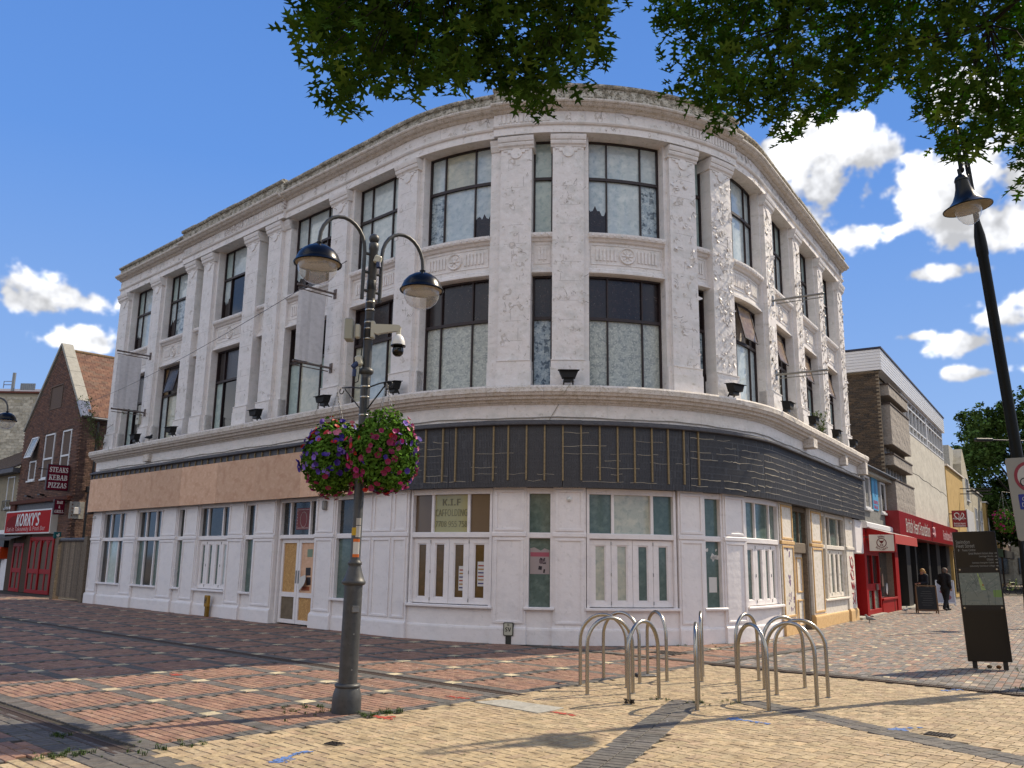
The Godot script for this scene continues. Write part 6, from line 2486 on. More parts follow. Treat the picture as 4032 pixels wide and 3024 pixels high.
	words(fs, "lettering", "Furniture & Electrical", 0.52, 6.3, Transform3D(bs, fp(61.2, 0.425, 3.38) - origin_of(fs)), plain(Color(0.74, 0.60, 0.60), 0.4), "Droid Sans", 700)
	var hh := MB.new()
	hh.tube(heart_points(0.26, fp(54.6, 0.425, 3.42), bs), [0.03], 6)
	wpart(fs, "heart_emblem", hh, plain(Color(0.74, 0.55, 0.56), 0.4))
	var gb := MB.new()
	fbox(gb, 46.3, 65.0, 0.0, 2.92, -8.0, -0.55)
	wpart(c, "shop_interior", gb, M.black_soft)
	for q in [[46.35, 47.0], [49.3, 50.4], [51.9, 52.3], [56.0, 56.7], [59.2, 60.6], [63.4, 65.0]]:
		var p := MB.new()
		fbox(p, q[0], q[1], 0.0, 2.92, -0.6, -0.12)
		wpart(c, "pier", p, M.black if q[0] > 47.0 else plain(Color(0.55, 0.53, 0.50), 0.8))
	for q in [[47.0, 49.3], [50.4, 51.9], [52.3, 56.0], [56.7, 59.2], [60.6, 63.4]]:
		var p := MB.new()
		fbox(p, q[0], q[1], 0.12, 2.85, -0.5, -0.40)
		wpart(c, "pane", p, plain(Color(0.05, 0.055, 0.055), 0.05))
	var dst := MB.new()
	fbox(dst, 46.3, 51.9, 0.0, 0.04, -0.6, 0.15)
	wpart(c, "doorstep", dst, M.concrete)
	# heart sign
	var hs := thing("charity_sign", "square red projecting sign with a white heart outline over the charity shop", "sign", fp(65.0, 0.57, 4.53))
	hs.basis = face
	var hb := MB.new()
	hb.box(Vector3.ZERO, Vector3(0.78, 0.98, 0.18), Basis.IDENTITY, 0.01)
	part(hs, "sign_case", hb.mesh(), plain(Color(0.30, 0.02, 0.045), 0.4))
	var hf := MB.new()
	hf.box(Vector3(0, 0, 0.09), Vector3(0.74, 0.94, 0.012))
	part(hs, "sign_face", hf.mesh(), M.red_sign)
	var hl := MB.new()
	hl.tube(heart_points(0.25, Vector3(0, 0.16, 0.1), Basis.IDENTITY), [0.026], 6)
	part(hs, "heart_emblem", hl.mesh(), M.white_print)
	words(hs, "lettering", "British Heart", 0.11, 0.60, Transform3D(Basis.IDENTITY, Vector3(0, -0.27, 0.098)), M.white_print, "Droid Sans", 700)
	words(hs, "lettering", "Foundation", 0.11, 0.58, Transform3D(Basis.IDENTITY, Vector3(0, -0.40, 0.098)), M.white_print, "Droid Sans", 700)
	var hbr := MB.new()
	hbr.bar(Vector3(-0.39, 0.3, 0), Vector3(-0.62, 0.3, 0), 0.05, 0.05)
	part(hs, "bracket", hbr.mesh(), M.black)

func heart_points(r: float, c: Vector3, bs: Basis) -> Array:
	# heart outline that runs out into a pulse trace at both feet
	var p2 := [[-1.35, -0.62], [-1.15, -0.62], [-1.05, -0.35], [-0.92, -0.95], [-0.80, -0.45], [-0.66, -0.72], [-0.10, -0.55]]
	var out := []
	for q in p2:
		out.append(c + bs.x * q[0] * r + bs.y * q[1] * r)
	var tmp := []
	for i in 25:
		var t := PI + 0.35 - (TAU - 0.7) * i / 24.0 + PI
		var x := 16.0 * pow(sin(t), 3) / 16.0
		var y := (13.0 * cos(t) - 5.0 * cos(2 * t) - 2.0 * cos(3 * t) - cos(4 * t)) / 16.0
		tmp.append(c + bs.x * x * r + bs.y * y * r)
	if tmp[0].distance_to(out[-1]) > tmp[-1].distance_to(out[-1]):
		tmp.reverse()
	out.append_array(tmp)
	for i in p2.size():
		var q: Array = p2[p2.size() - 1 - i]
		out.append(c - bs.x * q[0] * r + bs.y * q[1] * r)
	return out

# ---------------------------------------------------------------- farther along
func simple_house(called: String, label: String, s0: float, s1: float, y1: float, depth: float, mat: Material, rows: Array, ground: Material) -> Node3D:
	var h := thing(called, label, "building", fp((s0 + s1) * 0.5, -0.5))
	var b := MB.new()
	fbox(b, s0, s1, 0.0, y1, -depth, 0.0)
	wpart(h, "wall", b, mat)
	var cp := MB.new()
	fbox(cp, s0 - 0.05, s1 + 0.05, y1, y1 + 0.12, -depth, 0.12, 0.02)
	wpart(h, "parapet", cp, M.ledge)
	for r in rows:
		var n: int = r[2]
		for i in n:
			var s := s0 + (s1 - s0) * (i + 0.5) / n
			framed_window(h, s - r[3] * 0.5, s + r[3] * 0.5, r[0], r[1], 0.03, M.frame_white, M.dark_pane, 0, (r[0] + r[1]) * 0.5)
	var g := MB.new()
	fbox(g, s0 + 0.3, s1 - 0.3, 0.3, 2.7, -0.2, 0.05)
	wpart(h, "shopfront", g, M.dark_pane)
	var f := MB.new()
	fbox(f, s0 + 0.1, s1 - 0.1, 2.75, 3.5, -0.2, 0.25, 0.01)
	wpart(h, "fascia_board", f, ground)
	return h

func build_distance() -> void:
	var bs := fb(50.0)
	var yel := tri(mottle(231, 256, Color(0.70, 0.58, 0.34), [[Color(0.62, 0.50, 0.28), 0.02, 0.4, 0.8, 0.7]]), 0.3, 0.9)
	var crm := tri(mottle(233, 256, Color(0.66, 0.63, 0.55), [[Color(0.52, 0.49, 0.42), 0.03, 0.45, 0.8, 0.8], [Color(0.74, 0.72, 0.66), 0.06, 0.5, 0.8, 0.5]]), 0.3, 0.9)
	var y := simple_house("yellow_shop", "yellow rendered shop beyond the red charity fascia", 65.4, 74.6, 7.75, 8.0, yel, [], plain(Color(0.60, 0.50, 0.16), 0.6))
	var sl := MB.new()
	fbox(sl, 66.0, 73.0, 7.8, 9.5, -7.0, -3.0)
	wpart(y, "roof", sl, plain(Color(0.075, 0.075, 0.085), 0.9))
	var ch := MB.new()
	fbox(ch, 73.0, 75.4, 6.0, 9.95, -1.6, -0.5)
	wpart(y, "chimney", ch, M.concrete)
	var br := MB.new()
	for e in [6.55, 6.9]:
		br.bar(fp(72.5, 0.0, e), fp(72.5, 1.9, e - 0.05), 0.05, 0.05)
	br.box(fp(72.5, 1.1, 6.72), Vector3(0.1, 0.10, 1.4), bs)
	wpart(y, "sign_bracket", br, M.black)
	var g := thing("gabled_shop", "narrow pale shop with a steep gable between yellow shop and cream house", "shop", fp(77.4, -0.5))
	var gm := MB.new()
	gm.plate(PackedVector2Array([Vector2(74.7, 0), Vector2(80.2, 0), Vector2(80.2, 7.2), Vector2(76.2, 10.0), Vector2(74.7, 8.8)]), 7.0, fp(0, 0) - fp(0, 0) + Vector3(T2.x, 0, T2.y) - bs.x * (LL + ARC) - bs.z * 3.5, bs)
	wpart(g, "wall", gm, crm)
	framed_window(g, 76.6, 78.2, 6.4, 8.0, 0.03, M.frame_white, M.dark_pane, 0, 7.2)
	for i in 5:
		var p := MB.new()
		fbox(p, 75.2 + i * 0.95, 75.28 + i * 0.95 + 0.75, 3.6, 5.7, 0.0, 0.08)
		wpart(g, "shutter", p, M.frame_white)
	var gf := MB.new()
	fbox(gf, 74.9, 80.0, 2.6, 3.4, 0.0, 0.3, 0.01)
	wpart(g, "fascia_board", gf, M.black)
	simple_house("cream_terrace", "cream two-storey house past the gabled shop", 80.4, 88.6, 7.45, 8.0, crm, [[4.4, 6.2, 2, 1.2]], M.black)
	# the end of the street, shaded
	simple_house("green_shop", "shaded shop with a green fascia at the end of the street", 92.0, 104.0, 7.2, 8.0, yel, [[4.2, 6.0, 3, 1.3]], plain(Color(0.05, 0.30, 0.08), 0.6))
	simple_house("end_shop", "dim brown building that closes the far end of the street", 106.0, 124.0, 8.5, 8.0, tri(mottle(235, 256, Color(0.36, 0.28, 0.22), [[Color(0.28, 0.21, 0.17), 0.05, 0.4, 0.8, 0.8]]), 0.4, 0.9), [[4.2, 6.0, 4, 1.3]], M.black)
	# far side of the street, out to the right
	var ob := thing("opposite_terrace", "row of brown brick shops across the street at the right edge", "building", Vector3(52, 0, -62))
	var om := MB.new()
	om.box(Vector3(54, 4.2, -64), Vector3(8, 8.4, 26), bs)
	wpart(ob, "wall", om, tri(mottle(237, 256, Color(0.38, 0.27, 0.21), [[Color(0.28, 0.20, 0.16), 0.05, 0.4, 0.8, 0.8]]), 0.4, 0.9))
	var og := MB.new()
	og.box(Vector3(54, 1.5, -64) - bs.z * 0.0 + bs.x * 0.0, Vector3(8.2, 2.6, 25), bs)
	wpart(ob, "shopfront", og, M.dark_pane)
	var fb3 := thing("far_block", "pale block closing the view at the far right edge", "building", Vector3(62, 0, -100))
	var fw := MB.new()
	fw.box(Vector3(66, 4.5, -102), Vector3(46, 9, 6))
	wpart(fb3, "wall", fw, crm)
	for i in 14:
		for j in 2:
			var wm2 := MB.new()
			wm2.box(Vector3(45.5 + i * 3.1, 2.0 + j * 3.3, -98.95), Vector3(1.5, 1.8, 0.1))
			wpart(fb3, "window", wm2, M.dark_pane)
	# the building that stands behind the square and shows in the glass
	var bb := thing("beige_block", "long beige building across the square, mirrored in the shop windows", "building", Vector3(-10, 0, 22))
	var bw := MB.new()
	var bdir := Basis(Vector3.UP, deg_to_rad(-38.0))
	bw.box(Vector3(-14, 5.5, 20), Vector3(44, 11, 8), bdir)
	wpart(bb, "wall", bw, plain(Color(0.76, 0.66, 0.50), 0.9))
	for i in 12:
		for j in 2:
			var wm := MB.new()
			wm.box(Vector3(-14, 4.6 + j * 3.4, 20) + bdir * Vector3((i - 5.5) * 3.5, 0, -4.02), Vector3(1.3, 1.8, 0.08), bdir)
			wpart(bb, "window", wm, M.dark_pane)
	var bs2 := MB.new()
	bs2.box(Vector3(-14, 1.5, 20) + bdir * Vector3(0, 0, -4.05), Vector3(42, 2.4, 0.1), bdir)
	wpart(bb, "shopfront", bs2, M.dark_pane)
	# big street tree at the end
	far_tree("plane_tree", "large leafy street tree filling the end of the right-hand street", Vector3(47, 0, -78), 17.5, 9.5, 5200, 71)
	far_tree("plane_tree", "dark street tree behind the lamp post at the right edge", Vector3(58, 0, -84), 16.0, 9.0, 3600, 72)

func far_tree(called: String, label: String, at: Vector3, h: float, r: float, n: int, seed_: int) -> void:
	var rr := RandomNumberGenerator.new()
	rr.seed = seed_
	var t := thing(called, label, "tree", at, 0.0, "street trees")
	var tb := MB.new()
	tb.tube([Vector3(0, 0, 0), Vector3(0.1, 2.0, 0), Vector3(0.0, 4.5, 0.1), Vector3(0.3, 8, 0)], [0.42, 0.34, 0.30, 0.2], 10)
	var cl := []
	for k in 46:
		var d := Vector3(rr.randfn(), rr.randfn(), rr.randfn()).normalized()
		var q := Vector3(d.x * r * 0.74, h * 0.58 + d.y * h * 0.33, d.z * r * 0.74) * 1.0
		cl.append([q, rr.randf_range(1.2, 2.3)])
		if k % 4 == 0:
			tb.tube([Vector3(0.05, 4.0, 0.05), Vector3(q.x * 0.4, lerpf(4.0, q.y, 0.55), q.z * 0.4), q], [0.16, 0.10, 0.03], 6)
	part(t, "trunk", tb.mesh(), plain(Color(0.20, 0.17, 0.14), 0.95))
	var b := MB.new()
	# a spray of small leaves
	for k in 14:
		var o := Vector3(rr.randf_range(-0.28, 0.28), rr.randf_range(-0.2, 0.2), rr.randf_range(-0.28, 0.28))
		var bs := Basis.from_euler(Vector3(rr.randf_range(-1.0, 1.0), rr.randf() * TAU, rr.randf_range(-0.6, 0.6)))
		var l := rr.randf_range(0.10, 0.18)
		b.quad(o + bs * Vector3(0, 0, -l), o + bs * Vector3(l * 0.8, 0, 0), o + bs * Vector3(0, 0, l), o + bs * Vector3(-l * 0.8, 0, 0), bs.y)
	var xfs := []
	var cols := []
	for k in n:
		var c: Array = cl[rr.randi() % cl.size()]
		var d := Vector3(rr.randfn(), rr.randfn(), rr.randfn()).normalized() * pow(rr.randf(), 0.4)
		xfs.append(Transform3D(Basis.from_euler(Vector3(rr.randf_range(-0.5, 0.5), rr.randf() * TAU, rr.randf_range(-0.5, 0.5))).scaled(Vector3.ONE * rr.randf_range(0.8, 1.5)), c[0] + d * c[1]))
		var kk := rr.randf_range(0.6, 1.35)
		cols.append(Color(0.075 * kk, 0.125 * kk, 0.03 * kk))
	if not M.has("far_leaf"):
		M.far_leaf = leaf_mat(Color(1, 1, 1), Color(0.09, 0.13, 0.02))
	many(t, "crown", b.mesh(), M.far_leaf, xfs, cols)
const OAK_CLUMPS := [
	[-1.39, 5.23, -5.58, 0.124],
	[-1.49, 5.32, -5.51, 0.137],
	[-1.61, 6.05, -6.34, 0.203],
	[-1.55, 5.90, -5.81, 0.246],
	[-1.39, 5.94, -5.50, 0.244],
	[-1.67, 6.84, -6.24, 0.238],
	[-1.42, 5.39, -6.25, 0.174],
	[-1.38, 5.46, -6.02, 0.123],
	[-1.27, 5.52, -5.67, 0.238],
	[-1.54, 6.11, -6.28, 0.216],
	[-1.49, 6.24, -6.11, 0.289],
	[-1.44, 6.67, -6.23, 0.208],
	[-1.21, 6.01, -5.18, 0.242],
	[-1.42, 5.36, -6.45, 0.150],
	[-1.17, 5.23, -5.82, 0.161],
	[-1.43, 5.97, -6.81, 0.224],
	[-1.43, 6.29, -6.69, 0.281],
	[-1.35, 6.22, -6.38, 0.292],
	[-1.15, 5.73, -5.28, 0.183],
	[-1.08, 6.12, -5.46, 0.227],
	[-1.07, 5.25, -5.89, 0.148],
	[-1.23, 5.79, -6.48, 0.152],
	[-1.11, 5.93, -6.38, 0.251],
	[-1.03, 5.91, -6.05, 0.194],
	[-1.14, 6.36, -6.29, 0.241],
	[-0.99, 5.95, -5.41, 0.250],
	[-0.97, 6.29, -5.55, 0.216],
	[-0.94, 5.62, -6.36, 0.188],
	[-1.12, 6.09, -6.84, 0.198],
	[-0.99, 6.05, -6.63, 0.225],
	[-0.89, 5.70, -5.73, 0.234],
	[-1.00, 6.25, -5.99, 0.196],
	[-0.85, 5.89, -5.23, 0.181],
	[-0.86, 6.21, -5.50, 0.195],
	[-0.83, 5.23, -6.08, 0.137],
	[-0.87, 5.94, -6.95, 0.142],
	[-0.89, 6.03, -6.79, 0.325],
	[-0.89, 6.31, -6.60, 0.202],
	[-0.86, 6.33, -6.35, 0.309],
	[-0.63, 5.88, -5.21, 0.206],
	[-0.72, 6.32, -5.60, 0.207],
	[-0.71, 5.72, -6.77, 0.165],
	[-0.50, 5.29, -5.84, 0.140],
	[-0.74, 6.17, -6.88, 0.199],
	[-0.65, 6.08, -6.38, 0.257],
	[-0.61, 6.29, -6.23, 0.255],
	[-0.66, 6.08, -5.61, 0.249],
	[-0.49, 5.94, -5.09, 0.217],
	[-0.44, 5.50, -6.18, 0.142],
	[-0.47, 6.00, -6.81, 0.198],
	[-0.47, 5.46, -5.64, 0.261],
	[-0.48, 5.95, -5.85, 0.251],
	[-0.51, 6.44, -6.08, 0.275],
	[-0.47, 6.37, -5.65, 0.243],
	[-0.43, 5.54, -6.46, 0.133],
	[-0.44, 5.93, -6.90, 0.141],
	[-0.39, 5.92, -6.57, 0.281],
	[-0.34, 6.13, -6.33, 0.230],
	[-0.23, 6.32, -6.26, 0.252],
	[-0.37, 6.67, -6.47, 0.221],
	[-0.28, 6.18, -5.38, 0.199],
	[-0.19, 5.84, -6.84, 0.145],
	[-0.14, 5.90, -6.78, 0.190],
	[-0.18, 5.83, -6.32, 0.205],
	[-0.16, 6.32, -6.71, 0.199],
	[-0.13, 5.69, -5.54, 0.180],
	[-0.19, 6.24, -5.95, 0.226],
	[-0.20, 5.91, -5.22, 0.185],
	[-0.11, 5.78, -6.79, 0.176],
	[0.07, 5.42, -5.92, 0.125],
	[-0.15, 5.97, -6.50, 0.297],
	[-0.10, 5.90, -5.95, 0.214],
	[-0.07, 6.60, -6.58, 0.213],
	[0.04, 6.78, -6.43, 0.241],
	[0.01, 6.66, -5.96, 0.265],
	[0.12, 5.52, -6.62, 0.125],
	[0.10, 5.33, -6.00, 0.128],
	[0.12, 5.33, -6.00, 0.203],
	[0.17, 5.90, -6.34, 0.294],
	[0.08, 5.95, -5.75, 0.186],
	[0.20, 6.45, -6.23, 0.226],
	[0.11, 5.88, -5.29, 0.170],
	[0.15, 6.65, -5.86, 0.279],
	[0.27, 5.40, -6.30, 0.150],
	[0.29, 5.31, -5.93, 0.147],
	[0.30, 6.09, -6.69, 0.216],
	[0.23, 5.63, -5.74, 0.248],
	[0.25, 5.71, -5.42, 0.249],
	[0.33, 6.78, -6.44, 0.301],
	[0.25, 6.81, -6.07, 0.276],
	[0.48, 5.59, -6.38, 0.126],
	[0.36, 5.93, -6.60, 0.173],
	[0.45, 5.75, -5.98, 0.205],
	[0.46, 5.67, -5.56, 0.188],
	[0.40, 5.98, -5.75, 0.285],
	[0.44, 5.99, -5.34, 0.220],
	[0.65, 5.88, -6.49, 0.185],
	[0.54, 5.41, -5.54, 0.115],
	[0.63, 5.99, -6.04, 0.233],
	[0.55, 5.86, -5.49, 0.262],
	[0.59, 6.12, -5.46, 0.254],
	[1.53, 7.06, -7.75, 0.206],
	[1.74, 7.87, -8.65, 0.271],
	[1.39, 6.89, -6.84, 0.262],
	[1.63, 7.87, -7.65, 0.254],
	[1.61, 8.35, -7.95, 0.259],
	[1.45, 7.50, -6.62, 0.287],
	[1.87, 6.31, -7.81, 0.212],
	[1.70, 6.21, -7.13, 0.160],
	[1.85, 7.06, -8.15, 0.384],
	[2.07, 7.47, -8.10, 0.264],
	[1.99, 8.01, -8.41, 0.407],
	[1.80, 8.21, -8.06, 0.419],
	[1.62, 7.44, -6.55, 0.316],
	[2.14, 6.72, -8.63, 0.238],
	[2.11, 6.54, -7.94, 0.190],
	[1.94, 6.34, -7.32, 0.260],
	[2.10, 7.38, -8.40, 0.405],
	[1.99, 7.24, -7.54, 0.364],
	[2.14, 8.09, -8.02, 0.398],
	[1.80, 7.43, -6.74, 0.295],
	[2.15, 6.05, -7.62, 0.200],
	[2.61, 7.21, -9.15, 0.196],
	[1.98, 6.15, -7.10, 0.317],
	[2.55, 7.67, -8.78, 0.354],
	[2.35, 7.64, -8.16, 0.255],
	[2.01, 6.75, -6.70, 0.325],
	[2.36, 8.23, -7.85, 0.360],
	[2.30, 8.50, -7.76, 0.354],
	[2.33, 6.13, -7.56, 0.184],
	[2.39, 6.29, -7.51, 0.156],
	[2.62, 7.24, -8.65, 0.376],
	[2.76, 7.64, -8.48, 0.340],
	[2.52, 7.61, -8.17, 0.275],
	[2.46, 7.56, -7.56, 0.341],
	[2.26, 7.43, -6.95, 0.248],
	[2.38, 7.66, -6.87, 0.376],
	[2.53, 5.87, -7.44, 0.178],
	[2.67, 6.42, -8.05, 0.236],
	[2.60, 6.48, -7.66, 0.297],
	[2.42, 6.40, -6.91, 0.275],
	[2.46, 6.74, -7.09, 0.218],
	[2.55, 7.48, -7.62, 0.258],
	[2.35, 6.99, -6.62, 0.270],
	[2.64, 8.22, -7.79, 0.255],
	[2.60, 7.90, -7.09, 0.324],
	[3.09, 6.52, -8.67, 0.235],
	[2.56, 6.00, -7.39, 0.145],
	[3.25, 7.06, -8.88, 0.351],
	[2.59, 6.17, -6.93, 0.322],
	[2.62, 6.67, -6.98, 0.335],
	[3.21, 8.10, -8.35, 0.417],
	[2.77, 7.55, -7.15, 0.264],
	[2.33, 7.19, -6.32, 0.338],
	[3.50, 6.80, -8.94, 0.194],
	[3.21, 6.39, -8.00, 0.189],
	[3.03, 6.63, -7.92, 0.367],
	[3.49, 7.44, -8.65, 0.434],
	[3.29, 7.68, -8.12, 0.416],
	[3.02, 7.36, -7.34, 0.317],
	[2.63, 7.09, -6.51, 0.233],
	[2.83, 7.95, -7.11, 0.377],
	[3.27, 6.33, -8.01, 0.165],
	[3.09, 6.17, -7.31, 0.183],
	[3.09, 6.29, -7.33, 0.261],
	[3.43, 7.12, -8.09, 0.271],
	[3.21, 7.23, -7.78, 0.290],
	[3.21, 7.54, -7.65, 0.348],
	[3.46, 8.19, -7.97, 0.363],
	[3.08, 7.48, -6.77, 0.327],
	[3.82, 6.89, -8.75, 0.182],
	[3.44, 6.43, -7.54, 0.196],
	[3.30, 6.45, -7.37, 0.358],
	[3.52, 7.22, -7.83, 0.376],
	[3.08, 6.78, -6.75, 0.355],
	[3.45, 7.73, -7.34, 0.385],
	[3.03, 7.43, -6.49, 0.326],
	[3.87, 6.73, -8.21, 0.246],
	[3.33, 6.16, -6.88, 0.155],
	[3.66, 6.98, -7.87, 0.276],
	[3.98, 7.53, -8.33, 0.333],
	[3.60, 7.46, -7.56, 0.395],
	[3.29, 7.23, -6.73, 0.333],
	[3.16, 7.21, -6.38, 0.288],
	[3.91, 6.66, -7.99, 0.197],
	[3.42, 6.11, -6.72, 0.200],
	[4.16, 7.38, -8.25, 0.350],
	[3.63, 7.21, -7.29, 0.316],
	[3.64, 7.17, -7.03, 0.305],
	[3.28, 6.87, -6.18, 0.262],
	[3.75, 7.87, -6.99, 0.246],
	[4.33, 6.53, -8.36, 0.225],
	[4.46, 6.88, -8.57, 0.176],
	[3.81, 6.10, -6.99, 0.222],
	[3.88, 6.61, -7.46, 0.373],
	[3.68, 6.76, -6.88, 0.287],
	[3.87, 7.03, -6.97, 0.244],
	[3.36, 6.82, -6.35, 0.341],
	[4.21, 8.18, -7.59, 0.381],
	[4.10, 5.83, -7.52, 0.214],
	[4.52, 6.58, -8.30, 0.258],
	[4.51, 6.81, -8.25, 0.382],
	[4.37, 6.94, -7.87, 0.344],
	[4.03, 6.80, -7.05, 0.265],
	[3.98, 6.87, -6.86, 0.230],
	[3.80, 7.02, -6.77, 0.272],
	[3.67, 7.01, -6.34, 0.363],
	[3.48, 7.05, -6.04, 0.330],
	[4.10, 5.49, -7.22, 0.174],
	[4.85, 6.29, -8.30, 0.221],
	[4.06, 5.73, -6.91, 0.350],
	[4.50, 6.55, -7.65, 0.362],
	[3.76, 6.25, -6.46, 0.242],
	[4.50, 7.27, -7.50, 0.346],
	[4.08, 7.11, -6.91, 0.253],
	[4.70, 7.88, -7.57, 0.276],
	[3.56, 6.96, -5.96, 0.302],
	[4.10, 5.35, -6.77, 0.168],
	[4.32, 5.69, -7.07, 0.203],
	[4.46, 6.01, -7.31, 0.347],
	[4.89, 6.75, -7.76, 0.416],
	[4.63, 6.85, -7.34, 0.306],
	[4.21, 6.65, -6.73, 0.364],
	[4.52, 7.40, -7.18, 0.363],
	[4.67, 8.02, -7.35, 0.287],
	[4.71, 8.30, -7.34, 0.357],
	[5.31, 6.00, -8.24, 0.263],
	[4.92, 5.86, -7.60, 0.177],
	[4.38, 5.65, -6.86, 0.306],
	[4.29, 5.90, -6.76, 0.337],
	[4.86, 6.68, -7.33, 0.295],
	[5.09, 7.24, -7.77, 0.340],
	[4.33, 6.88, -6.74, 0.376],
	[3.99, 6.70, -6.22, 0.257],
	[4.35, 7.30, -6.46, 0.361],
	[5.14, 5.63, -7.96, 0.246],
	[4.64, 5.38, -7.01, 0.169],
	[5.03, 5.92, -7.74, 0.308],
	[5.26, 6.27, -7.81, 0.385],
	[4.25, 5.83, -6.40, 0.213],
	[5.05, 6.71, -7.51, 0.254],
	[5.16, 7.07, -7.59, 0.352],
	[4.92, 7.32, -7.43, 0.395],
	[4.14, 6.59, -6.00, 0.218],
	[4.73, 7.46, -6.81, 0.294],
	[4.24, 7.14, -6.11, 0.306],
	[5.19, 5.54, -8.28, 0.090],
	[2.74, 5.95, -8.04, 0.132],
	[2.11, 6.14, -8.13, 0.153],
	[4.43, 5.97, -8.14, 0.120],
	[4.53, 5.84, -8.14, 0.098],
	[-1.37, 5.52, -5.70, 0.127],
	[-1.25, 5.06, -6.01, 0.082],
	[0.13, 5.35, -6.55, 0.096],
	[1.54, 6.25, -7.61, 0.116],
	[1.77, 6.94, -7.73, 0.183],
	[4.22, 5.93, -8.02, 0.107],
	[4.00, 7.43, -6.37, 0.441],
	[4.67, 9.02, -6.68, 0.629],
	[2.96, 9.41, -7.49, 0.577],
	[5.42, 9.08, -6.28, 0.544],
	[5.73, 8.62, -6.84, 0.751],
	[3.27, 8.38, -5.50, 0.364],
	[3.20, 9.42, -7.52, 0.642],
	[3.87, 8.53, -5.36, 0.470],
	[3.54, 7.18, -5.91, 0.509],
	[2.78, 8.30, -5.99, 0.375],
	[4.89, 7.42, -6.09, 0.537],
	[3.20, 8.77, -6.46, 0.527],
	[4.17, 6.73, -4.93, 0.343],
	[4.89, 8.23, -7.16, 0.615],
	[3.11, 10.00, -6.52, 0.760],
	[3.91, 8.63, -7.04, 0.617],
]

# ---------------------------------------------------------------- lamps and what hangs on them
func dome_lamp(t: Node3D, at: Vector3) -> void:
	var h := holder(t, "lamp_head")
	h.position = at
	var b := MB.new()
	b.lathe([Vector2(0.262, 0.012), Vector2(0.282, 0.0), Vector2(0.288, 0.014), Vector2(0.272, 0.03), Vector2(0.262, 0.06), Vector2(0.235, 0.125), Vector2(0.19, 0.18), Vector2(0.13, 0.222), Vector2(0.06, 0.243), Vector2(0.038, 0.248), Vector2(0.038, 0.285), Vector2(0.0, 0.285)], 36)
	part(h, "dome", b.mesh(), M.navy)
	var r := MB.new()
	r.lathe([Vector2(0.0, 0.02), Vector2(0.262, 0.012)], 32)
	r.lathe([Vector2(0.0, 0.016), Vector2(0.13, 0.014), Vector2(0.135, 0.02)], 24)
	r.box(Vector3(0.02, 0.0, 0.0), Vector3(0.24, 0.03, 0.16), Basis.IDENTITY, 0.005)
	part(h, "reflector", r.mesh(), M.reflector)
	var g := MB.new()
	g.lathe([Vector2(0.0, -0.235), Vector2(0.07, -0.228), Vector2(0.135, -0.20), Vector2(0.19, -0.15), Vector2(0.225, -0.085), Vector2(0.238, -0.01), Vector2(0.238, 0.01)], 32)
	part(h, "globe", g.mesh(), M.globe)

func lamp_arm(b: MB, d: Vector3, y0: float) -> void:
	# upright beside the column, then a crook over to the lamp
	var pts := [d * 0.125 + Vector3.UP * (y0 - 0.62), d * 0.125 + Vector3.UP * y0]
	for i in 13:
		var a := PI - PI * i / 12.0
		pts.append(d * (0.435 + 0.31 * cos(a)) + Vector3.UP * (y0 + 0.36 * sin(a)))
	pts.append(d * 0.745 + Vector3.UP * (y0 - 0.09))
	b.tube(pts, [0.024], 10)
	for y in [y0 - 0.02, y0 - 0.26, y0 - 0.50]:
		b.tube([d * 0.03 + Vector3.UP * y, d * 0.125 + Vector3.UP * y], [0.02], 8)

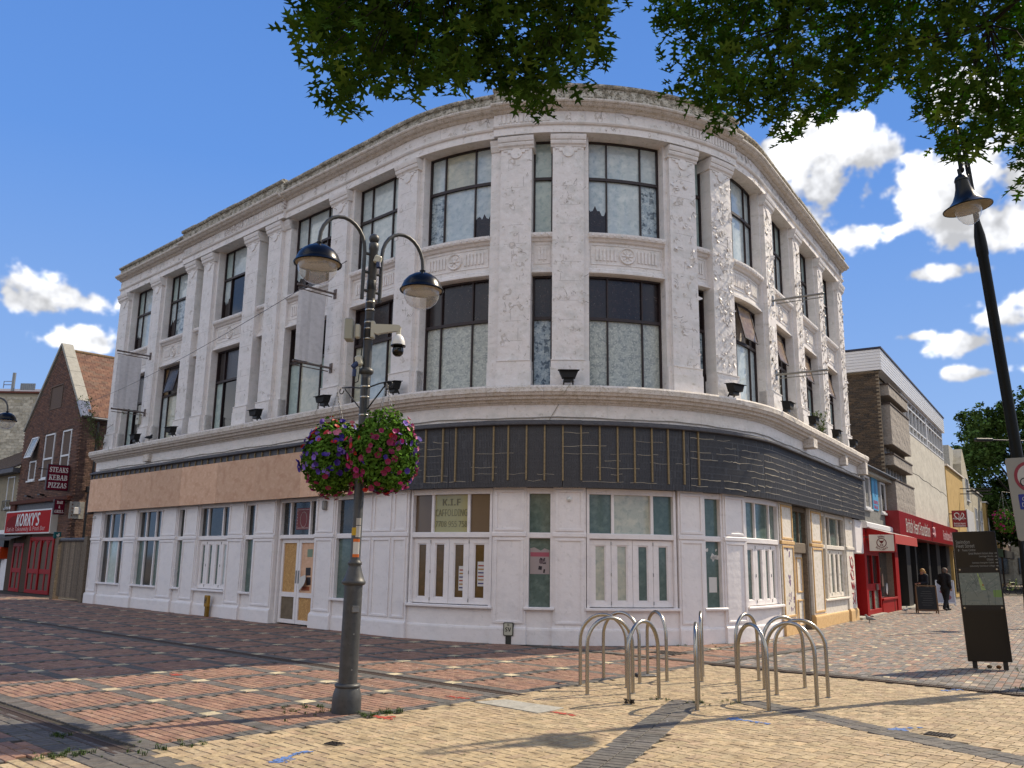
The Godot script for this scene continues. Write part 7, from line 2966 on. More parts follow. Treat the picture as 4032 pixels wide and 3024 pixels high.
func build_street_lamps() -> void:
	var base := Vector3(-1.82, 0, -10.32)
	var t := thing("street_lamp", "tall grey double-headed lamp post with two dome lamps and hanging baskets", "street lamp", base)
	t.rotation.z = -0.010
	var col := MB.new()
	col.lathe([Vector2(0.165, -0.02), Vector2(0.165, 0.14), Vector2(0.158, 0.20), Vector2(0.140, 0.255), Vector2(0.135, 0.27), Vector2(0.145, 0.28), Vector2(0.148, 0.295), Vector2(0.138, 0.312), Vector2(0.107, 0.318), Vector2(0.105, 1.40), Vector2(0.128, 1.41), Vector2(0.138, 1.425), Vector2(0.138, 1.445), Vector2(0.124, 1.46), Vector2(0.108, 1.50), Vector2(0.088, 1.56), Vector2(0.074, 1.61), Vector2(0.072, 1.63), Vector2(0.082, 1.64), Vector2(0.082, 1.66), Vector2(0.066, 1.675), Vector2(0.060, 1.70), Vector2(0.058, 3.90), Vector2(0.074, 3.91), Vector2(0.088, 3.93), Vector2(0.088, 3.955), Vector2(0.072, 3.975), Vector2(0.056, 3.985), Vector2(0.055, 5.50), Vector2(0.062, 5.51), Vector2(0.062, 5.585), Vector2(0.045, 5.60), Vector2(0.0, 5.60)], 28)
	col.ball(Vector3(0, 5.655, 0), Vector3(0.066, 0.066, 0.066), 18, 12)
	part(t, "column", col.mesh(), M.post_grey)
	var d := Vector3(-0.77, 0, 0.638).normalized()
	for s in [1.0, -1.0]:
		var am := MB.new()
		lamp_arm(am, d * s, 5.46)
		part(t, "arm", am.mesh(), M.post_grey)
		dome_lamp(t, d * s * 0.745 + Vector3.UP * 5.13)
	for y in [3.40, 3.62, 3.75, 4.35, 4.48, 4.56, 4.72, 4.82]:
		var wr := MB.new()
		wr.lathe([Vector2(0.0595, y - 0.011), Vector2(0.0615, y - 0.009), Vector2(0.0615, y + 0.009), Vector2(0.0595, y + 0.011)], 20)
		part(t, "steel_band", wr.mesh(), M.steel)
	for y in [[3.42, 3.86], [4.33, 4.60], [4.70, 4.86], [4.98, 5.10]]:
		var tp := MB.new()
		tp.lathe([Vector2(0.0575, y[0]), Vector2(0.0585, y[0] + 0.002), Vector2(0.0585, y[1] - 0.002), Vector2(0.0575, y[1])], 20)
		part(t, "black_tape", tp.mesh(), M.black)
	# inspection doors on the base
	var dr := MB.new()
	for q in [[0.42, 0.90, 0.45], [1.02, 1.30, 0.55]]:
		for i in 6:
			var a0: float = q[2] + (i - 3) * 0.16
			var p0 := Vector3(sin(a0), 0, cos(a0)) * 0.1075
			var p1 := Vector3(sin(a0 + 0.16), 0, cos(a0 + 0.16)) * 0.1075
			dr.quad4(p0 + Vector3.UP * q[0], p1 + Vector3.UP * q[0], p1 + Vector3.UP * q[1], p0 + Vector3.UP * q[1], p0.normalized(), p1.normalized(), p1.normalized(), p0.normalized(), Vector2.ZERO, Vector2.ZERO, Vector2.ZERO, Vector2.ZERO)
	part(t, "access_door", dr.mesh(), M.post_grey)
	var lk := MB.new()
	lk.box(Vector3(0.055, 1.135, 0.102), Vector3(0.085, 0.07, 0.03), Basis(Vector3.UP, 0.5), 0.006)
	lk.box(Vector3(0.055, 1.17, 0.115), Vector3(0.07, 0.01, 0.05), Basis(Vector3.UP, 0.5))
	lk.box(Vector3(0.052, 0.86, 0.095), Vector3(0.016, 0.016, 0.01), Basis(Vector3.UP, 0.5))
	lk.box(Vector3(0.052, 0.47, 0.095), Vector3(0.016, 0.016, 0.01), Basis(Vector3.UP, 0.5))
	part(t, "lock", lk.mesh(), M.steel_dull)
	for q in [[0.25, 1.72, 1.925, 0.80, Color(0.78, 0.77, 0.74)], [0.25, 1.72, 1.755, 0.82, Color(0.80, 0.40, 0.12)], [0.25, 1.895, 1.93, 0.82, Color(0.80, 0.40, 0.12)], [0.45, 1.95, 2.08, 0.62, Color(0.72, 0.71, 0.68)], [0.45, 2.09, 2.17, 0.62, Color(0.66, 0.65, 0.62)], [-0.52, 1.97, 2.06, 0.7, Color(0.72, 0.58, 0.08)]]:
		var sb := MB.new()
		for i in 6:
			var a0: float = q[0] + (i - 3) * q[3] / 6.0 * 1.6
			var a1: float = a0 + q[3] / 6.0 * 1.6
			var rr := 0.0612 if Color(q[4]).b > 0.3 else 0.0618
			var p0 := Vector3(sin(a0), 0, cos(a0)) * rr
			var p1 := Vector3(sin(a1), 0, cos(a1)) * rr
			sb.quad4(p0 + Vector3.UP * q[1], p1 + Vector3.UP * q[1], p1 + Vector3.UP * q[2], p0 + Vector3.UP * q[2], p0.normalized(), p1.normalized(), p1.normalized(), p0.normalized(), Vector2.ZERO, Vector2.ZERO, Vector2.ZERO, Vector2.ZERO)
		part(t, "sticker", sb.mesh(), plain(q[4], 0.6))
	# bracket arms for the baskets
	var bd := Vector3(0.80, 0, 0.60)
	for s in [1.0, -1.0]:
		var e: Vector3 = bd * s
		var br := MB.new()
		br.tube([Vector3.UP * 3.74 + e * 0.05, Vector3.UP * 3.77 + e * 0.24, Vector3.UP * 3.78 + e * 0.42], [0.009], 6)
		br.tube([Vector3.UP * 3.48 + e * 0.06, Vector3.UP * 3.76 + e * 0.36], [0.009], 6)
		var sc := []
		for i in 12:
			var a := 1.4 - i * 0.42
			sc.append(Vector3.UP * (3.74 + 0.035 * sin(a)) + e * (0.42 + 0.035 * cos(a)))
		br.tube(sc, [0.007], 6)
		part(t, "basket_bracket", br.mesh(), M.black)
	var sk := MB.new()
	sk.box(Vector3(-0.085, 4.06, 0.06), Vector3(0.09, 0.13, 0.09), Basis(Vector3(0, 0, 1), 0.2), 0.02)
	sk.box(Vector3(0.07, 5.36, 0.06), Vector3(0.09, 0.10, 0.08), Basis(Vector3(0, 0, 1), -0.3), 0.015)
	part(t, "socket_cover", sk.mesh(), M.cream_plastic)
	var sk2 := MB.new()
	sk2.tube([Vector3(-0.10, 4.03, 0.08), Vector3(-0.15, 3.97, 0.10)], [0.032], 10)
	sk2.tube([Vector3(-0.13, 3.95, 0.09), Vector3(-0.13, 3.86, 0.09)], [0.024], 10)
	sk2.tube([Vector3(0.08, 5.33, 0.07), Vector3(0.09, 5.25, 0.08)], [0.03], 10)
	part(t, "socket_plug", sk2.mesh(), M.blue_plastic)
	var cb := MB.new()
	cb.tube([Vector3(-0.13, 3.86, 0.09), Vector3(-0.12, 3.78, 0.09), Vector3(-0.08, 3.80, 0.08), Vector3(-0.07, 3.95, 0.07), Vector3(-0.06, 4.3, 0.04)], [0.007], 6)
	part(t, "cable", cb.mesh(), M.black_soft)
	# security camera on its bracket, control box
	var cc := thing("security_camera", "white and black dome security camera on a bracket arm of the double-headed lamp post", "camera", base + Vector3(0.03, 4.46, 0.02))
	var cm := MB.new()
	cm.box(Vector3(0.072, 0.0, 0.012), Vector3(0.045, 0.21, 0.10), Basis.IDENTITY, 0.006)
	part(cc, "mounting_plate", cm.mesh(), M.cream_plastic)
	var ca := MB.new()
	ca.plate(PackedVector2Array([Vector2(0.09, -0.045), Vector2(0.14, -0.065), Vector2(0.17, -0.05), Vector2(0.36, -0.02), Vector2(0.41, -0.02), Vector2(0.42, 0.03), Vector2(0.40, 0.055), Vector2(0.36, 0.06), Vector2(0.09, 0.065)]), 0.06, Vector3(0, 0, 0.03))
	ca.tube([Vector3(0.39, 0.0, 0.03), Vector3(0.39, -0.06, 0.03)], [0.028], 12)
	part(cc, "bracket_arm", ca.mesh(), M.cream_plastic)
	var ch := MB.new()
	ch.lathe([Vector2(0.084, -0.205), Vector2(0.084, -0.185), Vector2(0.080, -0.14), Vector2(0.062, -0.095), Vector2(0.035, -0.06), Vector2(0.0, -0.055)], 24, Vector3(0.39, 0, 0.03))
	part(cc, "hood", ch.mesh(), M.white_plastic)
	var cg := MB.new()
	cg.lathe([Vector2(0.0, -0.335), Vector2(0.035, -0.33), Vector2(0.062, -0.305), Vector2(0.071, -0.27), Vector2(0.066, -0.235), Vector2(0.06, -0.22), Vector2(0.092, -0.21), Vector2(0.094, -0.20), Vector2(0.084, -0.19)], 24, Vector3(0.39, 0, 0.03))
	part(cc, "dome", cg.mesh(), M.gloss_black)
	var jb := thing("junction_box", "cream control box strapped to the lamp post opposite the camera arm", "junction box", base + Vector3(-0.13, 4.32, 0.03))
	var jm := MB.new()
	jm.box(Vector3(-0.055, 0.13, 0.02), Vector3(0.10, 0.27, 0.16), Basis.IDENTITY, 0.012)
	part(jb, "box_case", jm.mesh(), plain(Color(0.60, 0.60, 0.54), 0.45))
	var jp := MB.new()
	jp.box(Vector3(0.045, 0.12, 0.0), Vector3(0.06, 0.17, 0.09), Basis.IDENTITY, 0.01)
	part(jb, "mounting_plate", jp.mesh(), M.cream_plastic)
	hanging_basket(base + Vector3(0.335, 2.45, 0.25), 0, "right-hand flower basket on the lamp post, leafy green top with magenta petunias", 51)
	hanging_basket(base + Vector3(-0.345, 2.43, -0.22), 1, "left-hand flower basket on the lamp post, purple petunias with scarlet geraniums on top", 52)
	# bell lamp leaning at the right edge
	var rb := Vector3(8.15, 0, -13.45)
	var r := thing("bell_lamp", "dark leaning lamp post with a bell-shaped lamp on a crook", "street lamp", rb)
	r.rotation.z = 0.068
	var pm := MB.new()
	pm.lathe([Vector2(0.15, -0.05), Vector2(0.15, 0.9), Vector2(0.10, 1.0), Vector2(0.085, 1.05), Vector2(0.082, 6.72), Vector2(0.093, 6.76), Vector2(0.093, 6.92), Vector2(0.085, 7.08), Vector2(0.055, 7.28), Vector2(0.045, 7.34), Vector2(0.042, 8.3)], 18)
	part(r, "column", pm.mesh(), M.green_black)
	# the lamp head hangs in front of the column
	var hd := Vector3(-0.42, 7.30, 0.52)
	var ck := MB.new()
	var cp := [Vector3(0, 8.25, 0)]
	var dv := Vector3(hd.x, 0, hd.z)
	for i in 13:
		var a := PI - PI * i / 12.0
		cp.append(dv * (0.5 + 0.5 * cos(a)) + Vector3.UP * (8.40 + 0.48 * sin(a)))
	cp.append(dv + Vector3.UP * 8.05)
	ck.tube(cp, [0.042, 0.042, 0.040, 0.038, 0.036, 0.036, 0.036, 0.036, 0.036, 0.036, 0.036, 0.036, 0.036, 0.036, 0.036], 10)
	ck.ball(dv + Vector3.UP * 8.03, Vector3(0.045, 0.06, 0.045), 12, 8)
	part(r, "crook", ck.mesh(), M.green_black)
	var sc2 := MB.new()
	for q in [[8.42, 0.16], [7.98, 0.15]]:
		var sp := []
		for i in 20:
			var a := i * 0.42
			sp.append(dv.normalized() * (0.10 + 0.045 * cos(a)) + Vector3.UP * (q[0] + q[1] * sin(a)))
		sc2.tube(sp, [0.016], 6)
	part(r, "scroll", sc2.mesh(), M.green_black)
	var bh := holder(r, "lamp_head")
	bh.position = Vector3(hd.x, 7.36, hd.z)
	bh.rotation.z = 0.06
	var bm := MB.new()
	bm.lathe([Vector2(0.352, 0.004), Vector2(0.365, 0.0), Vector2(0.368, 0.018), Vector2(0.345, 0.03), Vector2(0.27, 0.075), Vector2(0.20, 0.15), Vector2(0.15, 0.25), Vector2(0.115, 0.36), Vector2(0.10, 0.47), Vector2(0.108, 0.475), Vector2(0.105, 0.50), Vector2(0.085, 0.545), Vector2(0.04, 0.575), Vector2(0.03, 0.59), Vector2(0.03, 0.68), Vector2(0.0, 0.69)], 36)
	part(bh, "bell_shade", bm.mesh(), plain(Color(0.045, 0.052, 0.048), 0.30, 0.0, 0.35))
	var br2 := MB.new()
	br2.lathe([Vector2(0.0, 0.03), Vector2(0.21, 0.03), Vector2(0.352, 0.006)], 32)
	part(bh, "reflector", br2.mesh(), M.reflector)
	var bg := MB.new()
	bg.lathe([Vector2(0.0, -0.27), Vector2(0.05, -0.262), Vector2(0.11, -0.22), Vector2(0.16, -0.15), Vector2(0.195, -0.06), Vector2(0.205, 0.03)], 28)
	part(bh, "globe", bg.mesh(), M.globe)
	# road sign on its column
	var sg := thing("road_sign", "grey plate with a no-cycling roundel and blue panel on the leaning lamp post", "sign", Vector3(8.0, 2.76, -13.30))
	sg.rotation.z = 0.068
	var pl := MB.new()
	pl.plate(round_rect(0.66, 1.26, 0.05), 0.012, Vector3(0, 0, 0))
	part(sg, "plate", pl.mesh(), plain(Color(0.52, 0.50, 0.45), 0.5))
	var rg := MB.new()
	var o2 := []
	for i in 41:
		o2.append(Vector2(cos(TAU * i / 40), sin(TAU * i / 40)))
	for i in 40:
		var a: Vector2 = o2[i]
		var b: Vector2 = o2[i + 1]
		var c := Vector3(0, 0.33, 0.009)
		rg.quad(c + Vector3(a.x, a.y, 0) * 0.235, c + Vector3(b.x, b.y, 0) * 0.235, c + Vector3(b.x, b.y, 0) * 0.185, c + Vector3(a.x, a.y, 0) * 0.185, Vector3(0, 0, 1))
	part(sg, "red_ring", rg.mesh(), plain(Color(0.48, 0.03, 0.06), 0.4))
	var wd := MB.new()
	for i in 40:
		var c := Vector3(0, 0.33, 0.0085)
		wd.tri(c, c + Vector3(o2[i].x, o2[i].y, 0) * 0.187, c + Vector3(o2[i + 1].x, o2[i + 1].y, 0) * 0.187, Vector3(0, 0, 1))
	part(sg, "white_disc", wd.mesh(), plain(Color(0.66, 0.64, 0.60), 0.5))
	var bk := MB.new()
	bicycle(bk, 0.15, Vector3(0, 0.29, 0.013))
	part(sg, "bicycle_symbol", bk.mesh(), M.black_soft)
	var bp := MB.new()
	bp.plate(round_rect(0.50, 0.23, 0.015), 0.003, Vector3(0.03, -0.045, 0.0085))
	part(sg, "blue_panel", bp.mesh(), plain(Color(0.025, 0.05, 0.42), 0.4))
	words(sg, "lettering", "CYCLISTS", 0.060, 0.40, Transform3D(Basis.IDENTITY, Vector3(0.03, -0.002, 0.012)), plain(Color(0.66, 0.66, 0.66), 0.5), "Droid Sans", 400)
	words(sg, "lettering", "DISMOUNT", 0.060, 0.43, Transform3D(Basis.IDENTITY, Vector3(0.03, -0.088, 0.012)), plain(Color(0.66, 0.66, 0.66), 0.5), "Droid Sans", 400)
	# lamp at the left edge
	var l := thing("street_lamp", "grey lamp post with one dome lamp showing at the far left edge", "street lamp", Vector3(-15.50, 0, -25.0))
	var lm := MB.new()
	lm.lathe([Vector2(0.165, -0.02), Vector2(0.165, 0.14), Vector2(0.135, 0.27), Vector2(0.107, 0.318), Vector2(0.105, 1.40), Vector2(0.138, 1.43), Vector2(0.072, 1.63), Vector2(0.058, 1.70), Vector2(0.055, 5.9), Vector2(0.0, 5.95)], 18)
	part(l, "column", lm.mesh(), M.post_grey)
	for s in [1.0, -1.0]:
		var am := MB.new()
		lamp_arm(am, Vector3(s, 0, 0), 5.82)
		part(l, "arm", am.mesh(), M.post_grey)
		dome_lamp(l, Vector3(s * 0.745, 5.50, 0))
	# lamp with a basket farther down the street
	var f := thing("street_lamp", "slim dark lamp post with a flower basket beyond the cycling sign", "street lamp", Vector3(15.15, 0, -26.0))
	var fm := MB.new()
	fm.tube([Vector3(0, 0, 0), Vector3(0, 1.4, 0), Vector3(0, 6.2, 0)], [0.12, 0.07, 0.05], 10)
	fm.tube([Vector3(0, 3.9, 0), Vector3(-0.42, 3.95, 0)], [0.012], 6)
	part(f, "column", fm.mesh(), M.green_black)
	hanging_basket(Vector3(14.73, 2.72, -26.0), 2, "distant hanging basket of magenta flowers beside the cycling sign", 53)
	var hl := thing("street_light", "slim dark street light arm far down the right-hand street", "street lamp", Vector3(29.0, 0, -45.0))
	var hm := MB.new()
	hm.tube([Vector3(0, 0, 0), Vector3(0, 8.1, 0), Vector3(-0.3, 8.25, 0), Vector3(-4.0, 8.3, 0)], [0.1, 0.06, 0.05, 0.04], 8)
	part(hl, "column", hm.mesh(), M.black)
	var hh := MB.new()
	hh.box(Vector3(-4.2, 8.30, 0), Vector3(0.9, 0.16, 0.3), Basis.IDENTITY, 0.04)
	part(hl, "lamp_head", hh.mesh(), M.black)

func round_rect(w: float, h: float, r: float) -> PackedVector2Array:
	var p := PackedVector2Array()
	for c in [[1, 1, 0.0], [-1, 1, PI * 0.5], [-1, -1, PI], [1, -1, PI * 1.5]]:
		for i in 5:
			var a: float = c[2] + PI * 0.5 * i / 4.0
			p.append(Vector2(c[0] * (w * 0.5 - r) + cos(a) * r, c[1] * (h * 0.5 - r) + sin(a) * r))
	return p

func bicycle(b: MB, k: float, c: Vector3) -> void:
	for s in [-0.62, 0.62]:
		var w := []
		for i in 21:
			w.append(c + Vector3(s * k + cos(TAU * i / 20) * k * 0.40, -0.25 * k + sin(TAU * i / 20) * k * 0.40, 0))
		b.tube(w, [k * 0.045], 5, false)
	var q := func(x: float, y: float) -> Vector3: return c + Vector3(x * k, y * k, 0)
	for e in [[-0.62, -0.25, -0.22, 0.35], [-0.62, -0.25, -0.05, -0.28], [-0.05, -0.28, -0.28, 0.48], [-0.05, -0.28, 0.45, 0.32], [-0.22, 0.35, 0.45, 0.32], [0.62, -0.25, 0.42, 0.55], [0.42, 0.55, 0.28, 0.60], [-0.42, 0.50, -0.14, 0.50]]:
		b.tube([q.call(e[0], e[1]), q.call(e[2], e[3])], [k * 0.04], 5)

func petunia(r: float) -> ArrayMesh:
	var b := MB.new()
	var n := 10
	var rim := []
	for i in n:
		var a := TAU * i / n
		var k := r * (1.0 if i % 2 == 0 else 0.86)
		rim.append(Vector3(cos(a) * k, sin(a) * k, 0.25 * r if i % 2 == 0 else 0.32 * r))
	for i in n:
		var p: Vector3 = rim[i]
		var q: Vector3 = rim[(i + 1) % n]
		var m := (p + q) * 0.5
		b.tri(Vector3(0, 0, -0.25 * r), p, q, (Vector3(0, 0, 1.0) - Vector3(m.x, m.y, 0) / r * 0.5).normalized())
	return b.mesh()

func hanging_basket(at: Vector3, kind: int, label: String, seed_: int) -> void:
	var rr := RandomNumberGenerator.new()
	rr.seed = seed_
	var t := thing("hanging_basket", label, "flower basket", at, 0.0, "hanging baskets")
	var small := kind == 2
	var R := 0.40 if not small else 0.30
	var H := 0.46 if not small else 0.34
	var cy := 0.48 if not small else 0.36
	var bw := MB.new()
	bw.lathe([Vector2(0.0, cy - 0.16), Vector2(0.12, cy - 0.14), Vector2(0.21, cy - 0.05), Vector2(0.24, cy + 0.06), Vector2(0.22, cy + 0.06), Vector2(0.0, cy + 0.03)], 18)
	part(t, "bowl", bw.mesh(), plain(Color(0.10, 0.09, 0.06), 0.9))
	var ch := MB.new()
	var hook := Vector3(0, 1.30, 0) if not small else Vector3(0.0, 1.23, 0)
	for i in 4:
		var a := TAU * i / 4.0 + 0.4
		var p := Vector3(cos(a) * 0.22, cy + 0.06, sin(a) * 0.22)
		var n := 22
		for k in n:
			var q0 := p.lerp(hook, k / float(n))
			var q1 := p.lerp(hook, (k + 0.8) / float(n))
			ch.bar(q0, q1, 0.009 if k % 2 == 0 else 0.003, 0.003 if k % 2 == 0 else 0.009)
	part(t, "chains", ch.mesh(), M.steel_dull)
	# foliage mass, uneven, trailing
	var xfs := []
	var cols := []
	var lumps := []
	for k in 16:
		var d := Vector3(rr.randfn(), rr.randfn() * 0.7, rr.randfn()).normalized()
		lumps.append([d, rr.randf_range(-0.16, 0.20)])
	var rad := func(d: Vector3) -> float:
		var k := 1.0
		for l in lumps:
			var c: float = d.dot(l[0])
			if c > 0.75:
				k += l[1] * (c - 0.75) * 4.0
		return k
	for k in (6500 if not small else 1400):
		var d := Vector3(rr.randfn(), rr.randfn(), rr.randfn()).normalized()
		var q = d * Vector3(R, H, R) * rad.call(d) * pow(rr.randf(), 0.22)
		if rr.randf() < 0.03:
			q += Vector3(0, rr.randf_range(0.0, 0.13) * (1.0 if d.y > 0.3 else -0.6), 0)
		var up := (d + Vector3(rr.randfn(), rr.randfn() + 0.4, rr.randfn()) * 0.7).normalized()
		var x := up.cross(Vector3(rr.randfn(), rr.randfn(), rr.randfn())).normalized()
		xfs.append(Transform3D(Basis(x, up.cross(x).normalized(), up).scaled(Vector3.ONE * rr.randf_range(0.7, 1.4)), Vector3(0, cy, 0) + q))
		var v := rr.randf_range(0.6, 1.5)
		cols.append(Color(0.075 * v, 0.155 * v, 0.022 * v))
	if not M.has("basket_leaf"):
		M.basket_leaf = leaf_mat(Color(1, 1, 1), Color(0.14, 0.20, 0.03))
		M.basket_card = leaf_card(0.055, 0.030)
	many(t, "foliage", M.basket_card, M.basket_leaf, xfs, cols)
	# flowers
	if not M.has("pet0"):
		var cs := [Color(0.47, 0.01, 0.24), Color(0.60, 0.05, 0.40), Color(0.22, 0.10, 0.50), Color(0.46, 0.34, 0.70), Color(0.66, 0.055, 0.035), Color(0.78, 0.45, 0.55)]
		for i in cs.size():
			var m := plain(cs[i], 0.6)
			m.backlight_enabled = true
			m.backlight = cs[i] * 0.5
			M["pet%d" % i] = m
		M.petunia = petunia(0.037)
	var nf := 235 if not small else 60
	for k in nf:
		var d := Vector3(rr.randfn(), rr.randfn(), rr.randfn()).normalized()
		var c := 0
		if kind == 0:
			if d.y > 0.35 and rr.randf() < 0.72 and d.x < 0.5:
				continue
			c = 0
			if d.x > 0.5:
				c = [3, 0, 5, 2, 1, 3][rr.randi() % 6]
			elif rr.randf() < 0.3:
				c = [1, 1, 4, 2][rr.randi() % 4]
			if d.x < -0.55 and d.y > -0.3 and rr.randf() < 0.6:
				c = 4
		elif kind == 1:
			c = 2 if rr.randf() < 0.7 else 3
			if d.y > 0.25 and rr.randf() < 0.55:
				c = 4 if rr.randf() < 0.8 else 5
			if d.y < -0.5:
				c = 0 if rr.randf() < 0.75 else 1
		else:
			c = 0 if rr.randf() < 0.6 else 1
		var q = Vector3(0, cy, 0) + d * Vector3(R, H, R) * rad.call(d) * rr.randf_range(0.97, 1.10)
		var n := (d + Vector3(rr.randfn(), rr.randfn(), rr.randfn()) * 0.35).normalized()
		var x := n.cross(Vector3(0.3, 1, 0.2)).normalized()
		part(t, "flower", M.petunia, M["pet%d" % c], Transform3D(Basis(x, n.cross(x).normalized(), n).scaled(Vector3.ONE * rr.randf_range(0.75, 1.2)), q))

# ---------------------------------------------------------------- ring of cycle stands
func build_cycle_stands() -> void:
	var ce := Vector3(2.63, 0, -12.38)
	var b := MB.new()
	var r := 0.326
	var pts := [Vector3(-r, -0.02, 0), Vector3(-r, 0.30, 0), Vector3(-r, 0.58, 0)]
	for i in range(1, 20):
		var a := PI - PI * i / 20.0
		pts.append(Vector3(cos(a) * r, 0.62 + sin(a) * 0.355, 0))
	pts.append(Vector3(r, 0.58, 0))
	pts.append(Vector3(r, 0.30, 0))
	pts.append(Vector3(r, -0.02, 0))
	b.tube(pts, [0.025], 16)
	var hoop := b.mesh()
	var f := MB.new()
	for s in [-1.0, 1.0]:
		f.lathe([Vector2(0.036, 0.0), Vector2(0.034, 0.006), Vector2(0.0255, 0.007)], 14, Vector3(s * r, 0.001, 0))
	var foot := f.mesh()
	var says := ["on the right of the ring, pointing at the dark totem sign", "front right of the ring, nearest the lens flare of shadow line", "front of the ring, right of the edge-on hoop", "nearest the camera and seen edge-on", "front left, with a dark tangle at its foot", "left side of the ring, lower of the two overlapping hoops", "leftmost, farther of the two overlapping hoops", "back left of the ring, standing on the edge of the red paving", "back of the ring, left of the far edge-on hoop", "at the back and seen edge-on", "back right of the ring, tall narrow arch", "right side of the ring, behind two overlapping hoops"]
	says[1] = "front right of the ring, where the long lamp shadow crosses"
	for i in 12:
		var a := deg_to_rad(13.5 + 30.0 * i)
		var d := Vector3(cos(a), 0, sin(a))
		var t := thing("cycle_stand", "steel cycle hoop, " + says[i], "cycle stand", ce + d * 1.326, 0.0, "ring of cycle stands")
		t.basis = Basis(d, Vector3.UP, d.cross(Vector3.UP))
		part(t, "hoop", hoop, M.steel)
		part(t, "foot_ring", foot, M.steel_dull)
	# tangle left at a foot, and a dropped lock
	var k := thing("tangled_cord", "dark tangled cord around the foot of a cycle stand", "cord", Vector3(1.50, 0, -11.20))
	var tb := MB.new()
	var p := []
	for i in 90:
		var a := i * 0.55
		p.append(Vector3(cos(a) * (0.045 + 0.02 * sin(i * 1.7)), 0.022 + 0.022 * sin(i * 0.9) + 0.012, sin(a * 1.03) * (0.045 + 0.02 * cos(i * 1.3))))
	tb.tube(p, [0.005], 5)
	part(k, "cord", tb.mesh(), plain(Color(0.12, 0.09, 0.07), 0.9))
	var lk := thing("bicycle_lock", "black bicycle lock lying on the paving behind the stands", "lock", Vector3(2.11, 0.0, -13.85), 0.2)
	var lm := MB.new()
	var lp := []
	for i in 15:
		var a := -PI * 0.5 + PI * i / 14.0
		lp.append(Vector3(0.12 + cos(a) * 0.06, 0.016, sin(a) * 0.06))
	lp.push_front(Vector3(-0.12, 0.016, -0.06))
	lp.append(Vector3(-0.12, 0.016, 0.06))
	lm.tube(lp, [0.012], 8)
	part(lk, "shackle", lm.mesh(), M.steel_dull)
	var lb := MB.new()
	lb.tube([Vector3(-0.13, 0.022, -0.085), Vector3(-0.13, 0.022, 0.085)], [0.022], 10)
	part(lk, "crossbar", lb.mesh(), M.black)

# ---------------------------------------------------------------- signs, boards, markers
func map_print() -> ImageTexture:
	var img := Image.create_empty(256, 208, false, Image.FORMAT_RGB8)
	img.fill(Color(0.43, 0.46, 0.43))
	var r := RandomNumberGenerator.new()
	r.seed = 9
	img.fill_rect(Rect2i(0, 120, 256, 88), Color(0.45, 0.47, 0.43))
	for k in 90:
		img.fill_rect(Rect2i(r.randi() % 240, r.randi() % 195, r.randi_range(6, 26), r.randi_range(4, 14)), Color(0.38, 0.41, 0.39).lerp(Color(0.50, 0.52, 0.48), r.randf()))
	for y in range(2, 112):
		var w := int(6 + y * 0.22)
		img.fill_rect(Rect2i(118 + y / 5 - w / 3, y, w, 1), Color(0.56, 0.62, 0.40))
	img.fill_rect(Rect2i(204, 112, 52, 46), Color(0.42, 0.52, 0.30))
	img.fill_rect(Rect2i(140, 74, 10, 10), Color(0.55, 0.36, 0.22))
	for k in 26:
		var a := r.randf() * TAU
		var x := r.randf() * 256
		var y := r.randf() * 208
		for i in 150:
			x += cos(a)
			y += sin(a)
			a += r.randfn(0, 0.02)
			if x < 0 or y < 0 or x > 254 or y > 206:
				break
			img.set_pixel(int(x), int(y), Color(0.30, 0.33, 0.32))
			img.set_pixel(int(x) + 1, int(y), Color(0.30, 0.33, 0.32))
	return ImageTexture.create_from_image(img)

func a_board(label: String, at: Vector3, turn: float, w: float, h: float, dark: bool) -> void:
	var t := thing("pavement_board", label, "sign board", at, turn, "boards outside the shops")
	var wood: Material = plain(Color(0.40, 0.29, 0.17), 0.7) if dark else M.frame_white
	for s in [1.0, -1.0]:
		var bs := Basis(Vector3.RIGHT, -0.20 * s)
		var f := MB.new()
		for e in [-1.0, 1.0]:
			f.box(bs * Vector3(e * (w * 0.5 - 0.02), h * 0.5, 0) + Vector3(0, 0, s * h * 0.2), Vector3(0.045, h, 0.03), bs)
		for y in [0.12, h - 0.02]:
			f.box(bs * Vector3(0, y, 0) + Vector3(0, 0, s * h * 0.2), Vector3(w, 0.045, 0.03), bs)
		part(t, "board_frame", f.mesh(), wood)
		var p := MB.new()
		p.box(bs * Vector3(0, h * 0.53, 0) + Vector3(0, 0, s * h * 0.2), Vector3(w - 0.06, h * 0.82, 0.014), bs)
		part(t, "board_panel", p.mesh(), M.black_soft if dark else plain(Color(0.62, 0.62, 0.66), 0.5))
		if s > 0:
			var c := MB.new()
			if dark:
				for i in 7:
					c.box(bs * Vector3(rng.randf_range(-0.05, 0.05), h * 0.78 - i * 0.085, 0.009) + Vector3(0, 0, h * 0.2), Vector3(w * rng.randf_range(0.25, 0.6), 0.012, 0.001), bs)
			else:
				for i in 3:
					c.plate(shard(Vector2(0, 0), 0.14, 8), 0.001, bs * Vector3(rng.randf_range(-0.15, 0.15), h * (0.75 - i * 0.22), 0.009) + Vector3(0, 0, h * 0.2), bs)
			part(t, "board_print", c.mesh(), plain(Color(0.32, 0.31, 0.30), 0.9) if dark else plain(Color(0.52, 0.30, 0.34), 0.7))

